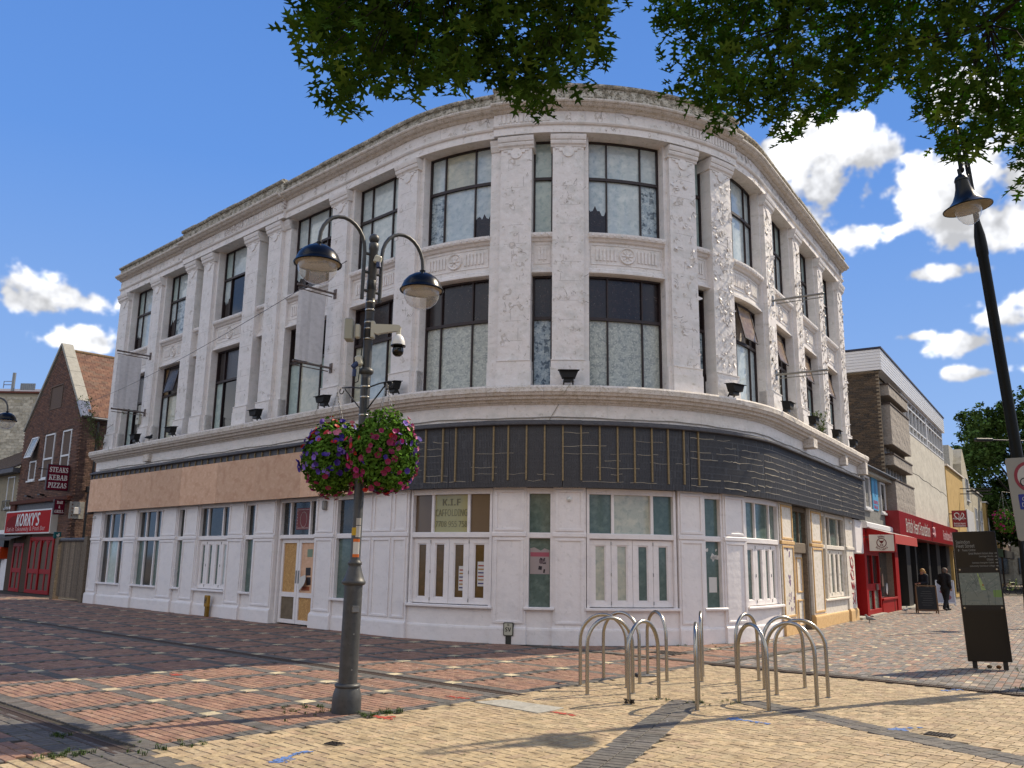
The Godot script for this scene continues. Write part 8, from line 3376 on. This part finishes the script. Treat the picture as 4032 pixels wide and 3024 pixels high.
func build_street_things() -> void:
	# map totem
	var t := thing("map_totem", "black wayfinding totem with a town map panel on two short legs", "sign", Vector3(8.335, 0, -15.58))
	var nx := Vector3(0.915, 0, 0.405)
	t.basis = Basis(nx, Vector3.UP, nx.cross(Vector3.UP)) * Basis(Vector3(0, 0, 1), 0.035)
	var b := MB.new()
	b.box(Vector3(0, 1.23, 0), Vector3(0.68, 2.22, 0.11), Basis.IDENTITY, 0.006)
	part(t, "slab", b.mesh(), plain(Color(0.028, 0.028, 0.030), 0.28))
	for s in [-1.0, 1.0]:
		var lg := MB.new()
		lg.box(Vector3(s * 0.235, 0.06, 0), Vector3(0.075, 0.14, 0.07), Basis.IDENTITY, 0.004)
		part(t, "leg", lg.mesh(), plain(Color(0.20, 0.19, 0.18), 0.5, 0.6))
	var mp := MB.new()
	mp.quad4(Vector3(-0.315, 1.07, 0.0575), Vector3(0.315, 1.07, 0.0575), Vector3(0.315, 1.62, 0.0575), Vector3(-0.315, 1.62, 0.0575), Vector3(0, 0, 1), Vector3(0, 0, 1), Vector3(0, 0, 1), Vector3(0, 0, 1), Vector2(0, 1), Vector2(1, 1), Vector2(1, 0), Vector2(0, 0))
	part(t, "map_panel", mp.mesh(), uvm(map_print(), 1, 1, 0.2))
	var st := MB.new()
	for y in [[1.635, 1.715], [0.985, 1.06]]:
		st.box(Vector3(0, (y[0] + y[1]) * 0.5, 0.056), Vector3(0.66, y[1] - y[0], 0.006))
	part(t, "clamp_strip", st.mesh(), plain(Color(0.05, 0.04, 0.038), 0.4))
	var bt := MB.new()
	for y in [1.675, 1.022]:
		for x in [-0.29, 0.29]:
			bt.lathe([Vector2(0.018, 0.0), Vector2(0.017, 0.006), Vector2(0.0, 0.008)], 12, Vector3(x, y, 0.059), Basis(Vector3.RIGHT, Vector3(0, 0, 1), Vector3.DOWN))
	part(t, "bolts", bt.mesh(), M.steel)
	var ink := plain(Color(0.52, 0.52, 0.50), 0.6)
	for q in [["Swindon", -0.19, 2.16, 0.062, 0.22], ["Fleet Street", -0.155, 2.09, 0.062, 0.29], ["Town Centre", -0.11, 2.015, 0.038, 0.21], ["Great Western Historic Area", 0.07, 1.955, 0.036, 0.38], ["Carriage Works", 0.15, 1.90, 0.036, 0.22], ["STEAM", 0.205, 1.845, 0.034, 0.10], ["Swindon Designer Outlet", 0.09, 1.79, 0.036, 0.34], ["University Technical College", 0.075, 1.735, 0.036, 0.39]]:
		words(t, "lettering", q[0], q[3], q[4], Transform3D(Basis.IDENTITY, Vector3(q[1], q[2], 0.0565)), ink, "Droid Sans", 400, 0.001)
	var ar := MB.new()
	for i in 5:
		ar.plate(PackedVector2Array([Vector2(-0.02, -0.004), Vector2(0.004, -0.004), Vector2(0.0, -0.016), Vector2(0.02, 0.0), Vector2(0.0, 0.016), Vector2(0.004, 0.004), Vector2(-0.02, 0.004)]), 0.001, Vector3(0.305, 1.955 - i * 0.055, 0.0565))
	ar.plate(PackedVector2Array([Vector2(-0.004, -0.02), Vector2(0.004, -0.02), Vector2(0.004, 0.004), Vector2(0.016, 0.0), Vector2(0.0, 0.02), Vector2(-0.016, 0.0), Vector2(-0.004, 0.004)]), 0.001, Vector3(-0.27, 2.015, 0.0565))
	part(t, "arrows", ar.mesh(), ink)
	# hydrant marker and valve marker
	var hp := Vector3(-8.74, 0, -25.88)
	var h := thing("hydrant_marker", "yellow hydrant marker post with a black H against the white plinth", "marker post", hp)
	h.basis = fb(9.3)
	var hm := MB.new()
	hm.box(Vector3(0, 0.18, 0), Vector3(0.14, 0.36, 0.09), Basis.IDENTITY, 0.01)
	part(h, "post", hm.mesh(), tri(mottle(251, 128, Color(0.50, 0.37, 0.05), [[Color(0.38, 0.29, 0.06), 0.06, 0.45, 0.75, 0.8]]), 2.0, 0.8))
	var hh := MB.new()
	hh.box(Vector3(0, 0.44, 0.015), Vector3(0.23, 0.32, 0.08), Basis.IDENTITY, 0.012)
	part(h, "head", hh.mesh(), plain(Color(0.58, 0.43, 0.05), 0.6))
	words(h, "lettering", "H", 0.17, 0.11, Transform3D(Basis.IDENTITY, Vector3(-0.03, 0.46, 0.058)), M.black, "Droid Sans", 700)
	var vp := Vector3(0.007, 0, -18.80)
	var v := thing("valve_marker", "small white SV valve marker at the foot of the curved front", "marker post", vp)
	v.basis = fb(21.4)
	var vm := MB.new()
	vm.box(Vector3(0, 0.10, 0), Vector3(0.12, 0.20, 0.07), Basis.IDENTITY, 0.006)
	part(v, "post", vm.mesh(), plain(Color(0.20, 0.20, 0.18), 0.8))
	var vh := MB.new()
	vh.plate(round_rect(0.215, 0.275, 0.025), 0.07, Vector3(0, 0.305, 0.01))
	part(v, "head", vh.mesh(), plain(Color(0.27, 0.26, 0.22), 0.7))
	var vf := MB.new()
	vf.plate(round_rect(0.175, 0.235, 0.015), 0.006, Vector3(0, 0.305, 0.048))
	part(v, "face_plate", vf.mesh(), plain(Color(0.70, 0.69, 0.62), 0.6))
	words(v, "lettering", "SV", 0.085, 0.125, Transform3D(Basis.IDENTITY, Vector3(0, 0.30, 0.052)), M.black, "Droid Sans", 700)
	words(v, "lettering", "100", 0.03, 0.05, Transform3D(Basis.IDENTITY, Vector3(0, 0.39, 0.052)), M.black, "Droid Sans", 700)
	a_board("wooden chalkboard standing outside the black doors of the charity shop", Vector3(15.85, 0, -33.75), deg_to_rad(-16.0), 0.74, 1.05, true)
	a_board("white poster board standing behind the walking man", Vector3(20.15, 0, -41.0), deg_to_rad(-20.0), 0.78, 1.15, false)
	# parked bicycle far down the street
	var bk := thing("bicycle", "green bicycle parked far down the street behind the totem", "bicycle", Vector3(33.4, 0, -58.8), deg_to_rad(20))
	var wb := MB.new()
	for s in [-0.52, 0.52]:
		var w := []
		for i in 25:
			w.append(Vector3(s + cos(TAU * i / 24) * 0.33, 0.34 + sin(TAU * i / 24) * 0.33, 0))
		wb.tube(w, [0.022], 6, false)
		for i in 8:
			wb.bar(Vector3(s, 0.34, 0), Vector3(s + cos(TAU * i / 8) * 0.32, 0.34 + sin(TAU * i / 8) * 0.32, 0), 0.004, 0.004)
	part(bk, "wheels", wb.mesh(), M.black_soft)
	var fb2 := MB.new()
	for e in [[-0.52, 0.34, -0.18, 0.80], [-0.52, 0.34, -0.02, 0.30], [-0.02, 0.30, -0.22, 0.92], [-0.02, 0.30, 0.36, 0.78], [-0.18, 0.80, 0.36, 0.80], [0.52, 0.34, 0.34, 0.98], [0.34, 0.98, 0.46, 1.02]]:
		fb2.tube([Vector3(e[0], e[1], 0), Vector3(e[2], e[3], 0)], [0.018], 6)
	part(bk, "bike_frame", fb2.mesh(), plain(Color(0.42, 0.52, 0.10), 0.4))
	var sd := MB.new()
	sd.box(Vector3(-0.24, 0.95, 0), Vector3(0.26, 0.05, 0.13), Basis.IDENTITY, 0.02)
	part(bk, "saddle", sd.mesh(), M.black_soft)
	# pigeons
	pigeon("white and grey pigeon by the step of the charity shop", Vector3(15.05, 0, -33.80), 0.6, Color(0.56, 0.55, 0.54))
	pigeon("pigeon at the doorstep of the stripped end of the white building", Vector3(11.15, 0.0, -27.6), 2.4, Color(0.50, 0.50, 0.50))
	pigeon("dark pigeon sitting on the white ledge by the second bay", fp(5.55, 0.28, 5.47), 1.2, Color(0.12, 0.13, 0.15))
	for q in [Vector3(8.38, 0, -15.70), Vector3(8.52, 0, -15.66)]:
		var st2 := thing("stone", "small brown stone on the paving beneath the totem, " + ("paler one" if q.x < 8.45 else "tawny one"), "stone", q)
		var sm := MB.new()
		sm.ball(Vector3(0, 0.025, 0), Vector3(0.05, 0.032, 0.035), 8, 6)
		part(st2, "stone_body", sm.mesh(), plain(Color(0.36, 0.31, 0.24) if q.x < 8.45 else Color(0.42, 0.29, 0.16), 0.95))

# ---------------------------------------------------------------- figures
func cap_dist(p: Vector3, a: Vector3, b: Vector3, ra: float, rb: float) -> float:
	var ab := b - a
	var t := clampf((p - a).dot(ab) / maxf(ab.length_squared(), 1e-8), 0.0, 1.0)
	return (p - a - ab * t).length() - lerpf(ra, rb, t)

# one skin over tapered bones [a, b, radius a, radius b], blended, meshed as surface nets
func skin(bones: Array, cell: float, grow := 0.0, blend := 0.03) -> ArrayMesh:
	var lo := Vector3(9, 9, 9)
	var hi := -lo
	for b in bones:
		for e in 2:
			var r: float = b[2 + e] + grow + cell * 2.5
			lo = lo.min(b[e] - Vector3.ONE * r)
			hi = hi.max(b[e] + Vector3.ONE * r)
	var n := Vector3i(((hi - lo) / cell).ceil()) + Vector3i.ONE
	var f := PackedFloat32Array()
	f.resize(n.x * n.y * n.z)
	f.fill(1.0)
	for b in bones:
		var a: Vector3 = b[0]
		var c: Vector3 = b[1]
		var ra: float = b[2] + grow
		var rb: float = b[3] + grow
		var m := maxf(ra, rb) + cell * 2.2 + blend
		var i0 := Vector3i(((a.min(c) - Vector3.ONE * m - lo) / cell).floor()).clamp(Vector3i.ZERO, n - Vector3i.ONE)
		var i1 := Vector3i(((a.max(c) + Vector3.ONE * m - lo) / cell).ceil()).clamp(Vector3i.ZERO, n - Vector3i.ONE)
		for z in range(i0.z, i1.z + 1):
			for y in range(i0.y, i1.y + 1):
				for x in range(i0.x, i1.x + 1):
					var d := cap_dist(lo + Vector3(x, y, z) * cell, a, c, ra, rb)
					var k := (z * n.y + y) * n.x + x
					var e := f[k]
					var h := maxf(blend - absf(d - e), 0.0) / blend
					f[k] = minf(d, e) - h * h * blend * 0.25
	var idx := {}
	var vs := PackedVector3Array()
	var mb := MB.new()
	var off := [0, 1, n.x, n.x + 1, n.x * n.y, n.x * n.y + 1, n.x * n.y + n.x, n.x * n.y + n.x + 1]
	var cor := [Vector3(0, 0, 0), Vector3(1, 0, 0), Vector3(0, 1, 0), Vector3(1, 1, 0), Vector3(0, 0, 1), Vector3(1, 0, 1), Vector3(0, 1, 1), Vector3(1, 1, 1)]
	var edges := [[0, 1], [2, 3], [4, 5], [6, 7], [0, 2], [1, 3], [4, 6], [5, 7], [0, 4], [1, 5], [2, 6], [3, 7]]
	for z in n.z - 1:
		for y in n.y - 1:
			for x in n.x - 1:
				var k := (z * n.y + y) * n.x + x
				var neg := 0
				for o in off:
					if f[k + o] < 0.0:
						neg += 1
				if neg == 0 or neg == 8:
					continue
				var s := Vector3.ZERO
				var c := 0
				for e in edges:
					var fa := f[k + off[e[0]]]
					var fb_ := f[k + off[e[1]]]
					if (fa < 0.0) != (fb_ < 0.0):
						s += cor[e[0]].lerp(cor[e[1]], fa / (fa - fb_))
						c += 1
				idx[k] = vs.size()
				vs.append(lo + (Vector3(x, y, z) + s / c) * cell)
	var nr := PackedVector3Array()
	nr.resize(vs.size())
	var ix := PackedInt32Array()
	var sx := 1
	var sy := n.x
	var sz := n.x * n.y
	for k in idx:
		for ax in [[sx, sy, sz], [sy, sz, sx], [sz, sx, sy]]:
			# the edge from corner k along ax[0]
			var inside := f[k] < 0.0
			if inside == (f[k + ax[0]] < 0.0):
				continue
			var q := [k, k - ax[1], k - ax[1] - ax[2], k - ax[2]]
			var ok := true
			for e in q:
				if not idx.has(e):
					ok = false
			if not ok:
				continue
			var a: int = idx[q[0]]
			var b: int = idx[q[1]]
			var c: int = idx[q[2]]
			var d: int = idx[q[3]]
			var fnn := (vs[c] - vs[a]).cross(vs[d] - vs[b])
			# outward is away from the inside corner
			var dir := Vector3(1, 0, 0) if ax[0] == sx else (Vector3(0, 1, 0) if ax[0] == sy else Vector3(0, 0, 1))
			if not inside:
				dir = -dir
			if fnn.dot(dir) < 0:
				fnn = -fnn
				ix.append_array(PackedInt32Array([a, b, c, a, c, d]))
			else:
				ix.append_array(PackedInt32Array([a, c, b, a, d, c]))
			for e in [a, b, c, d]:
				nr[e] += fnn
	for i in nr.size():
		nr[i] = nr[i].normalized()
	mb.v = vs
	mb.n = nr
	mb.uv.resize(vs.size())
	mb.ix = ix
	return mb.mesh()

func pigeon(label: String, at: Vector3, turn: float, c: Color) -> void:
	var t := thing("pigeon", label, "pigeon", at, turn, "pigeons")
	if not M.has("pigeon_mesh"):
		M.pigeon_mesh = skin([[Vector3(-0.09, 0.12, 0), Vector3(0.05, 0.14, 0), 0.045, 0.058], [Vector3(0.05, 0.14, 0), Vector3(0.095, 0.215, 0), 0.045, 0.025], [Vector3(0.095, 0.215, 0), Vector3(0.11, 0.225, 0), 0.026, 0.024], [Vector3(0.125, 0.222, 0), Vector3(0.15, 0.215, 0), 0.008, 0.004], [Vector3(-0.09, 0.12, 0), Vector3(-0.19, 0.10, 0), 0.03, 0.018], [Vector3(0.0, 0.10, 0.02), Vector3(0.0, 0.006, 0.022), 0.012, 0.006], [Vector3(0.0, 0.10, -0.02), Vector3(0.0, 0.006, -0.022), 0.012, 0.006], [Vector3(0.0, 0.006, 0.022), Vector3(0.03, 0.005, 0.024), 0.006, 0.005], [Vector3(0.0, 0.006, -0.022), Vector3(0.03, 0.005, -0.024), 0.006, 0.005]], 0.010, 0.0, 0.02)
	part(t, "body", M.pigeon_mesh, plain(c, 0.8))

func person(label: String, at: Vector3, turn: float, j: Dictionary, cloth: Array, skin_c: Color, hair: Array) -> void:
	var t := thing("person", label, "person", at, turn, "people outside the shops")
	var torso := [[j.hip, j.waist, 0.145, 0.135], [j.waist, j.chest, 0.135, 0.155], [j.chest + Vector3(-0.14, 0.10, 0), j.chest + Vector3(0.14, 0.10, 0), 0.085, 0.085]]
	var arms := []
	for s in ["l", "r"]:
		arms.append([j["sh_" + s], j["el_" + s], 0.058, 0.045])
		arms.append([j["el_" + s], j["wr_" + s], 0.044, 0.032])
	var hands := []
	for s in ["l", "r"]:
		var w: Vector3 = j["wr_" + s]
		var d: Vector3 = (w - j["el_" + s]).normalized()
		hands.append([w, w + d * 0.085, 0.032, 0.036])
		for k in 4:
			var o := Vector3((k - 1.5) * 0.018, 0, 0)
			hands.append([w + d * 0.08 + o, w + d * (0.15 - absf(k - 1.5) * 0.012) + o + Vector3(0, 0, 0.02), 0.010, 0.008])
		hands.append([w + d * 0.03 + Vector3(0.03, 0, 0), w + d * 0.08 + Vector3(0.045, 0, 0.03), 0.012, 0.009])
	var legs := []
	for s in ["l", "r"]:
		legs.append([j["hp_" + s], j["kn_" + s], 0.098, 0.066])
		legs.append([j["kn_" + s], j["an_" + s], 0.066, 0.045])
	var feet := []
	for s in ["l", "r"]:
		feet.append([j["an_" + s] + Vector3(0, -0.04, 0), j["to_" + s], 0.045, 0.035])
	var head := [[j.chest + Vector3(0, 0.14, 0), j.head + Vector3(0, -0.06, 0), 0.060, 0.058], [j.head + Vector3(0, 0.03, -0.01), j.head + Vector3(0, -0.05, 0.02), 0.100, 0.072], [j.head + Vector3(0, -0.01, 0.09), j.head + Vector3(0, -0.03, 0.105), 0.016, 0.014], [j.head + Vector3(-0.095, -0.01, 0), j.head + Vector3(-0.095, 0.01, 0), 0.018, 0.018], [j.head + Vector3(0.095, -0.01, 0), j.head + Vector3(0.095, 0.01, 0), 0.018, 0.018]]
	var body := part(t, "body", skin(torso + arms + hands + legs + feet + head, 0.022), plain(skin_c, 0.6))
	body.name = "body"
	part(t, "top", skin(torso + arms, 0.024, 0.020), plain(cloth[0], 0.85))
	part(t, "trousers", skin([[j.hip + Vector3(0, 0.03, 0), j.hip, 0.14, 0.15]] + legs, 0.024, 0.018), plain(cloth[1], 0.85))
	part(t, "shoes", skin(feet, 0.020, 0.014), plain(cloth[2], 0.6))
	if hair.size() > 0:
		part(t, "hair", skin(hair[0], 0.020, 0.0), plain(hair[1], 0.7))

func build_people() -> void:
	var man := {hip = Vector3(0, 0.90, 0), waist = Vector3(0, 1.06, 0.01), chest = Vector3(0, 1.28, 0.03), head = Vector3(0, 1.56, 0.09), sh_l = Vector3(-0.20, 1.36, 0.02), el_l = Vector3(-0.25, 1.10, -0.08), wr_l = Vector3(-0.22, 0.90, 0.02), sh_r = Vector3(0.20, 1.36, 0.02), el_r = Vector3(0.26, 1.11, -0.02), wr_r = Vector3(0.20, 0.96, 0.16), hp_l = Vector3(-0.09, 0.86, 0), kn_l = Vector3(-0.10, 0.48, -0.10), an_l = Vector3(-0.11, 0.13, -0.34), to_l = Vector3(-0.12, 0.045, -0.20), hp_r = Vector3(0.09, 0.86, 0), kn_r = Vector3(0.10, 0.46, 0.14), an_r = Vector3(0.10, 0.09, 0.24), to_r = Vector3(0.11, 0.04, 0.42)}
	person("walking person in black jacket and black trousers passing the charity shop", Vector3(17.8, 0, -36.2), deg_to_rad(122), man, [Color(0.035, 0.035, 0.04), Color(0.03, 0.03, 0.035), Color(0.05, 0.05, 0.05)], Color(0.55, 0.38, 0.30), [[[Vector3(0, 1.60, 0.045), Vector3(0, 1.545, 0.02), 0.100, 0.085]], Color(0.32, 0.27, 0.23)])
	var wom := {hip = Vector3(0, 0.88, 0), waist = Vector3(0, 1.04, 0), chest = Vector3(0, 1.24, 0.0), head = Vector3(0, 1.50, 0.04), sh_l = Vector3(-0.17, 1.32, 0), el_l = Vector3(-0.20, 1.06, 0.02), wr_l = Vector3(-0.12, 1.02, 0.24), sh_r = Vector3(0.17, 1.32, 0), el_r = Vector3(0.20, 1.06, 0.02), wr_r = Vector3(0.12, 1.04, 0.24), hp_l = Vector3(-0.08, 0.84, 0), kn_l = Vector3(-0.08, 0.46, 0.03), an_l = Vector3(-0.08, 0.08, 0), to_l = Vector3(-0.09, 0.04, 0.16), hp_r = Vector3(0.08, 0.84, 0), kn_r = Vector3(0.09, 0.46, 0.08), an_r = Vector3(0.09, 0.08, 0.10), to_r = Vector3(0.10, 0.04, 0.26)}
	person("standing person with tied fair hair in a navy top behind the chalkboard", Vector3(17.55, 0, -37.5), deg_to_rad(-75), wom, [Color(0.045, 0.055, 0.10), Color(0.05, 0.05, 0.06), Color(0.10, 0.10, 0.10)], Color(0.62, 0.43, 0.34), [[[Vector3(0, 1.545, 0.02), Vector3(0, 1.50, -0.02), 0.108, 0.09], [Vector3(0, 1.50, -0.09), Vector3(0, 1.30, -0.15), 0.045, 0.022]], Color(0.62, 0.46, 0.24)])

# ---------------------------------------------------------------- the oak that overhangs the square
func oak_leaf() -> ArrayMesh:
	var half := [Vector2(0.0, 0.0), Vector2(0.006, 0.18), Vector2(0.10, 0.16), Vector2(0.20, 0.24), Vector2(0.16, 0.28), Vector2(0.05, 0.33), Vector2(0.06, 0.42), Vector2(0.20, 0.46), Vector2(0.36, 0.56), Vector2(0.28, 0.58), Vector2(0.24, 0.62), Vector2(0.08, 0.58), Vector2(0.07, 0.68), Vector2(0.17, 0.76), Vector2(0.24, 0.88), Vector2(0.14, 0.84), Vector2(0.06, 0.82), Vector2(0.03, 0.92), Vector2(0.0, 1.06)]
	var b := MB.new()
	for s in [-1.0, 1.0]:
		var poly := PackedVector2Array()
		for p in half:
			poly.append(Vector2(p.x * s, p.y))
		var t := Geometry2D.triangulate_polygon(poly)
		for i in range(0, t.size(), 3):
			var q := []
			for e in 3:
				var p := poly[t[i + e]]
				q.append(Vector3(p.x, p.y, absf(p.x) * 0.22 - p.y * p.y * 0.14))
			b.tri(q[0], q[1], q[2], Vector3(-s * 0.2, 0.1, 1).normalized())
	return b.mesh()

func build_oak() -> void:
	var rr := RandomNumberGenerator.new()
	rr.seed = 303
	var at := Vector3(6.6, 0, -4.2)
	var t := thing("oak_tree", "dark green oak whose lobed leaves hang into the top of the picture", "tree", at)
	var tb := MB.new()
	tb.tube([Vector3(0, -0.1, 0), Vector3(0, 0.4, 0), Vector3(-0.1, 2.5, 0), Vector3(-0.3, 5.0, -0.2), Vector3(-0.7, 7.4, -0.5), Vector3(-1.0, 10.5, -0.8)], [0.36, 0.27, 0.23, 0.20, 0.16, 0.06], 14)
	part(t, "trunk", tb.mesh(), tri(mottle(261, 256, Color(0.23, 0.20, 0.17), [[Color(0.14, 0.12, 0.10), 0.05, 0.45, 0.7, 0.8, 0.2], [Color(0.32, 0.29, 0.25), 0.08, 0.55, 0.8, 0.6, 0.2]]), 1.2, 0.95))
	# limbs reach into the clumps
	var lb := MB.new()
	var groups := {}
	for c in OAK_CLUMPS:
		var key := "%d_%d" % [int(floor(c[0] / 1.5)), int(floor(c[1] / 1.6))]
		if not groups.has(key):
			groups[key] = []
		groups[key].append(Vector3(c[0], c[1], c[2]))
	for key in groups:
		var m := Vector3.ZERO
		for p in groups[key]:
			m += p
		m /= groups[key].size()
		var hub := m + Vector3(0.3, 0.45, 0.35)
		var root := at + Vector3(-0.5, clampf(hub.y + 0.4, 6.6, 9.0), -0.4)
		var mid := root.lerp(hub, 0.5) + Vector3(0, 0.55, 0.3)
		lb.tube([root - at, mid - at, hub - at], [0.06, 0.035, 0.014], 6)
		for p in groups[key]:
			var q: Vector3 = p
			lb.tube([hub - at, (hub.lerp(q, 0.55) + Vector3(rr.randfn(0, 0.06), 0.08, rr.randfn(0, 0.06))) - at, q - at], [0.010, 0.006, 0.003], 5)
	part(t, "limbs", lb.mesh(), plain(Color(0.13, 0.11, 0.09), 0.95))
	var leaf := oak_leaf()
	var xfs := []
	var cols := []
	for c in OAK_CLUMPS:
		var n := int(clampf(900.0 * c[3] * c[3], 9.0, 70.0))
		if c[3] > 0.24:
			n = int(n * 0.8)
		for k in n:
			var d = Vector3(rr.randfn(), rr.randfn(), rr.randfn()).normalized() * pow(rr.randf(), 0.45) * c[3]
			var bs := Basis.from_euler(Vector3(rr.randf_range(-2.6, -0.5), rr.randf() * TAU, rr.randf_range(-0.9, 0.9)))
			xfs.append(Transform3D(bs.scaled(Vector3.ONE * rr.randf_range(0.135, 0.205)), Vector3(c[0], c[1], c[2]) + d - at))
			var v := rr.randf_range(0.65, 1.3)
			cols.append(Color(0.058 * v, 0.115 * v, 0.02 * v) if rr.randf() < 0.86 else Color(0.12 * v, 0.19 * v, 0.03 * v))  # the brighter few carry a backlit highlight in their colour
	var m := leaf_mat(Color(1, 1, 1), Color(0.36, 0.56, 0.05))
	m.roughness = 0.6
	many(t, "crown", leaf, m, xfs, cols)
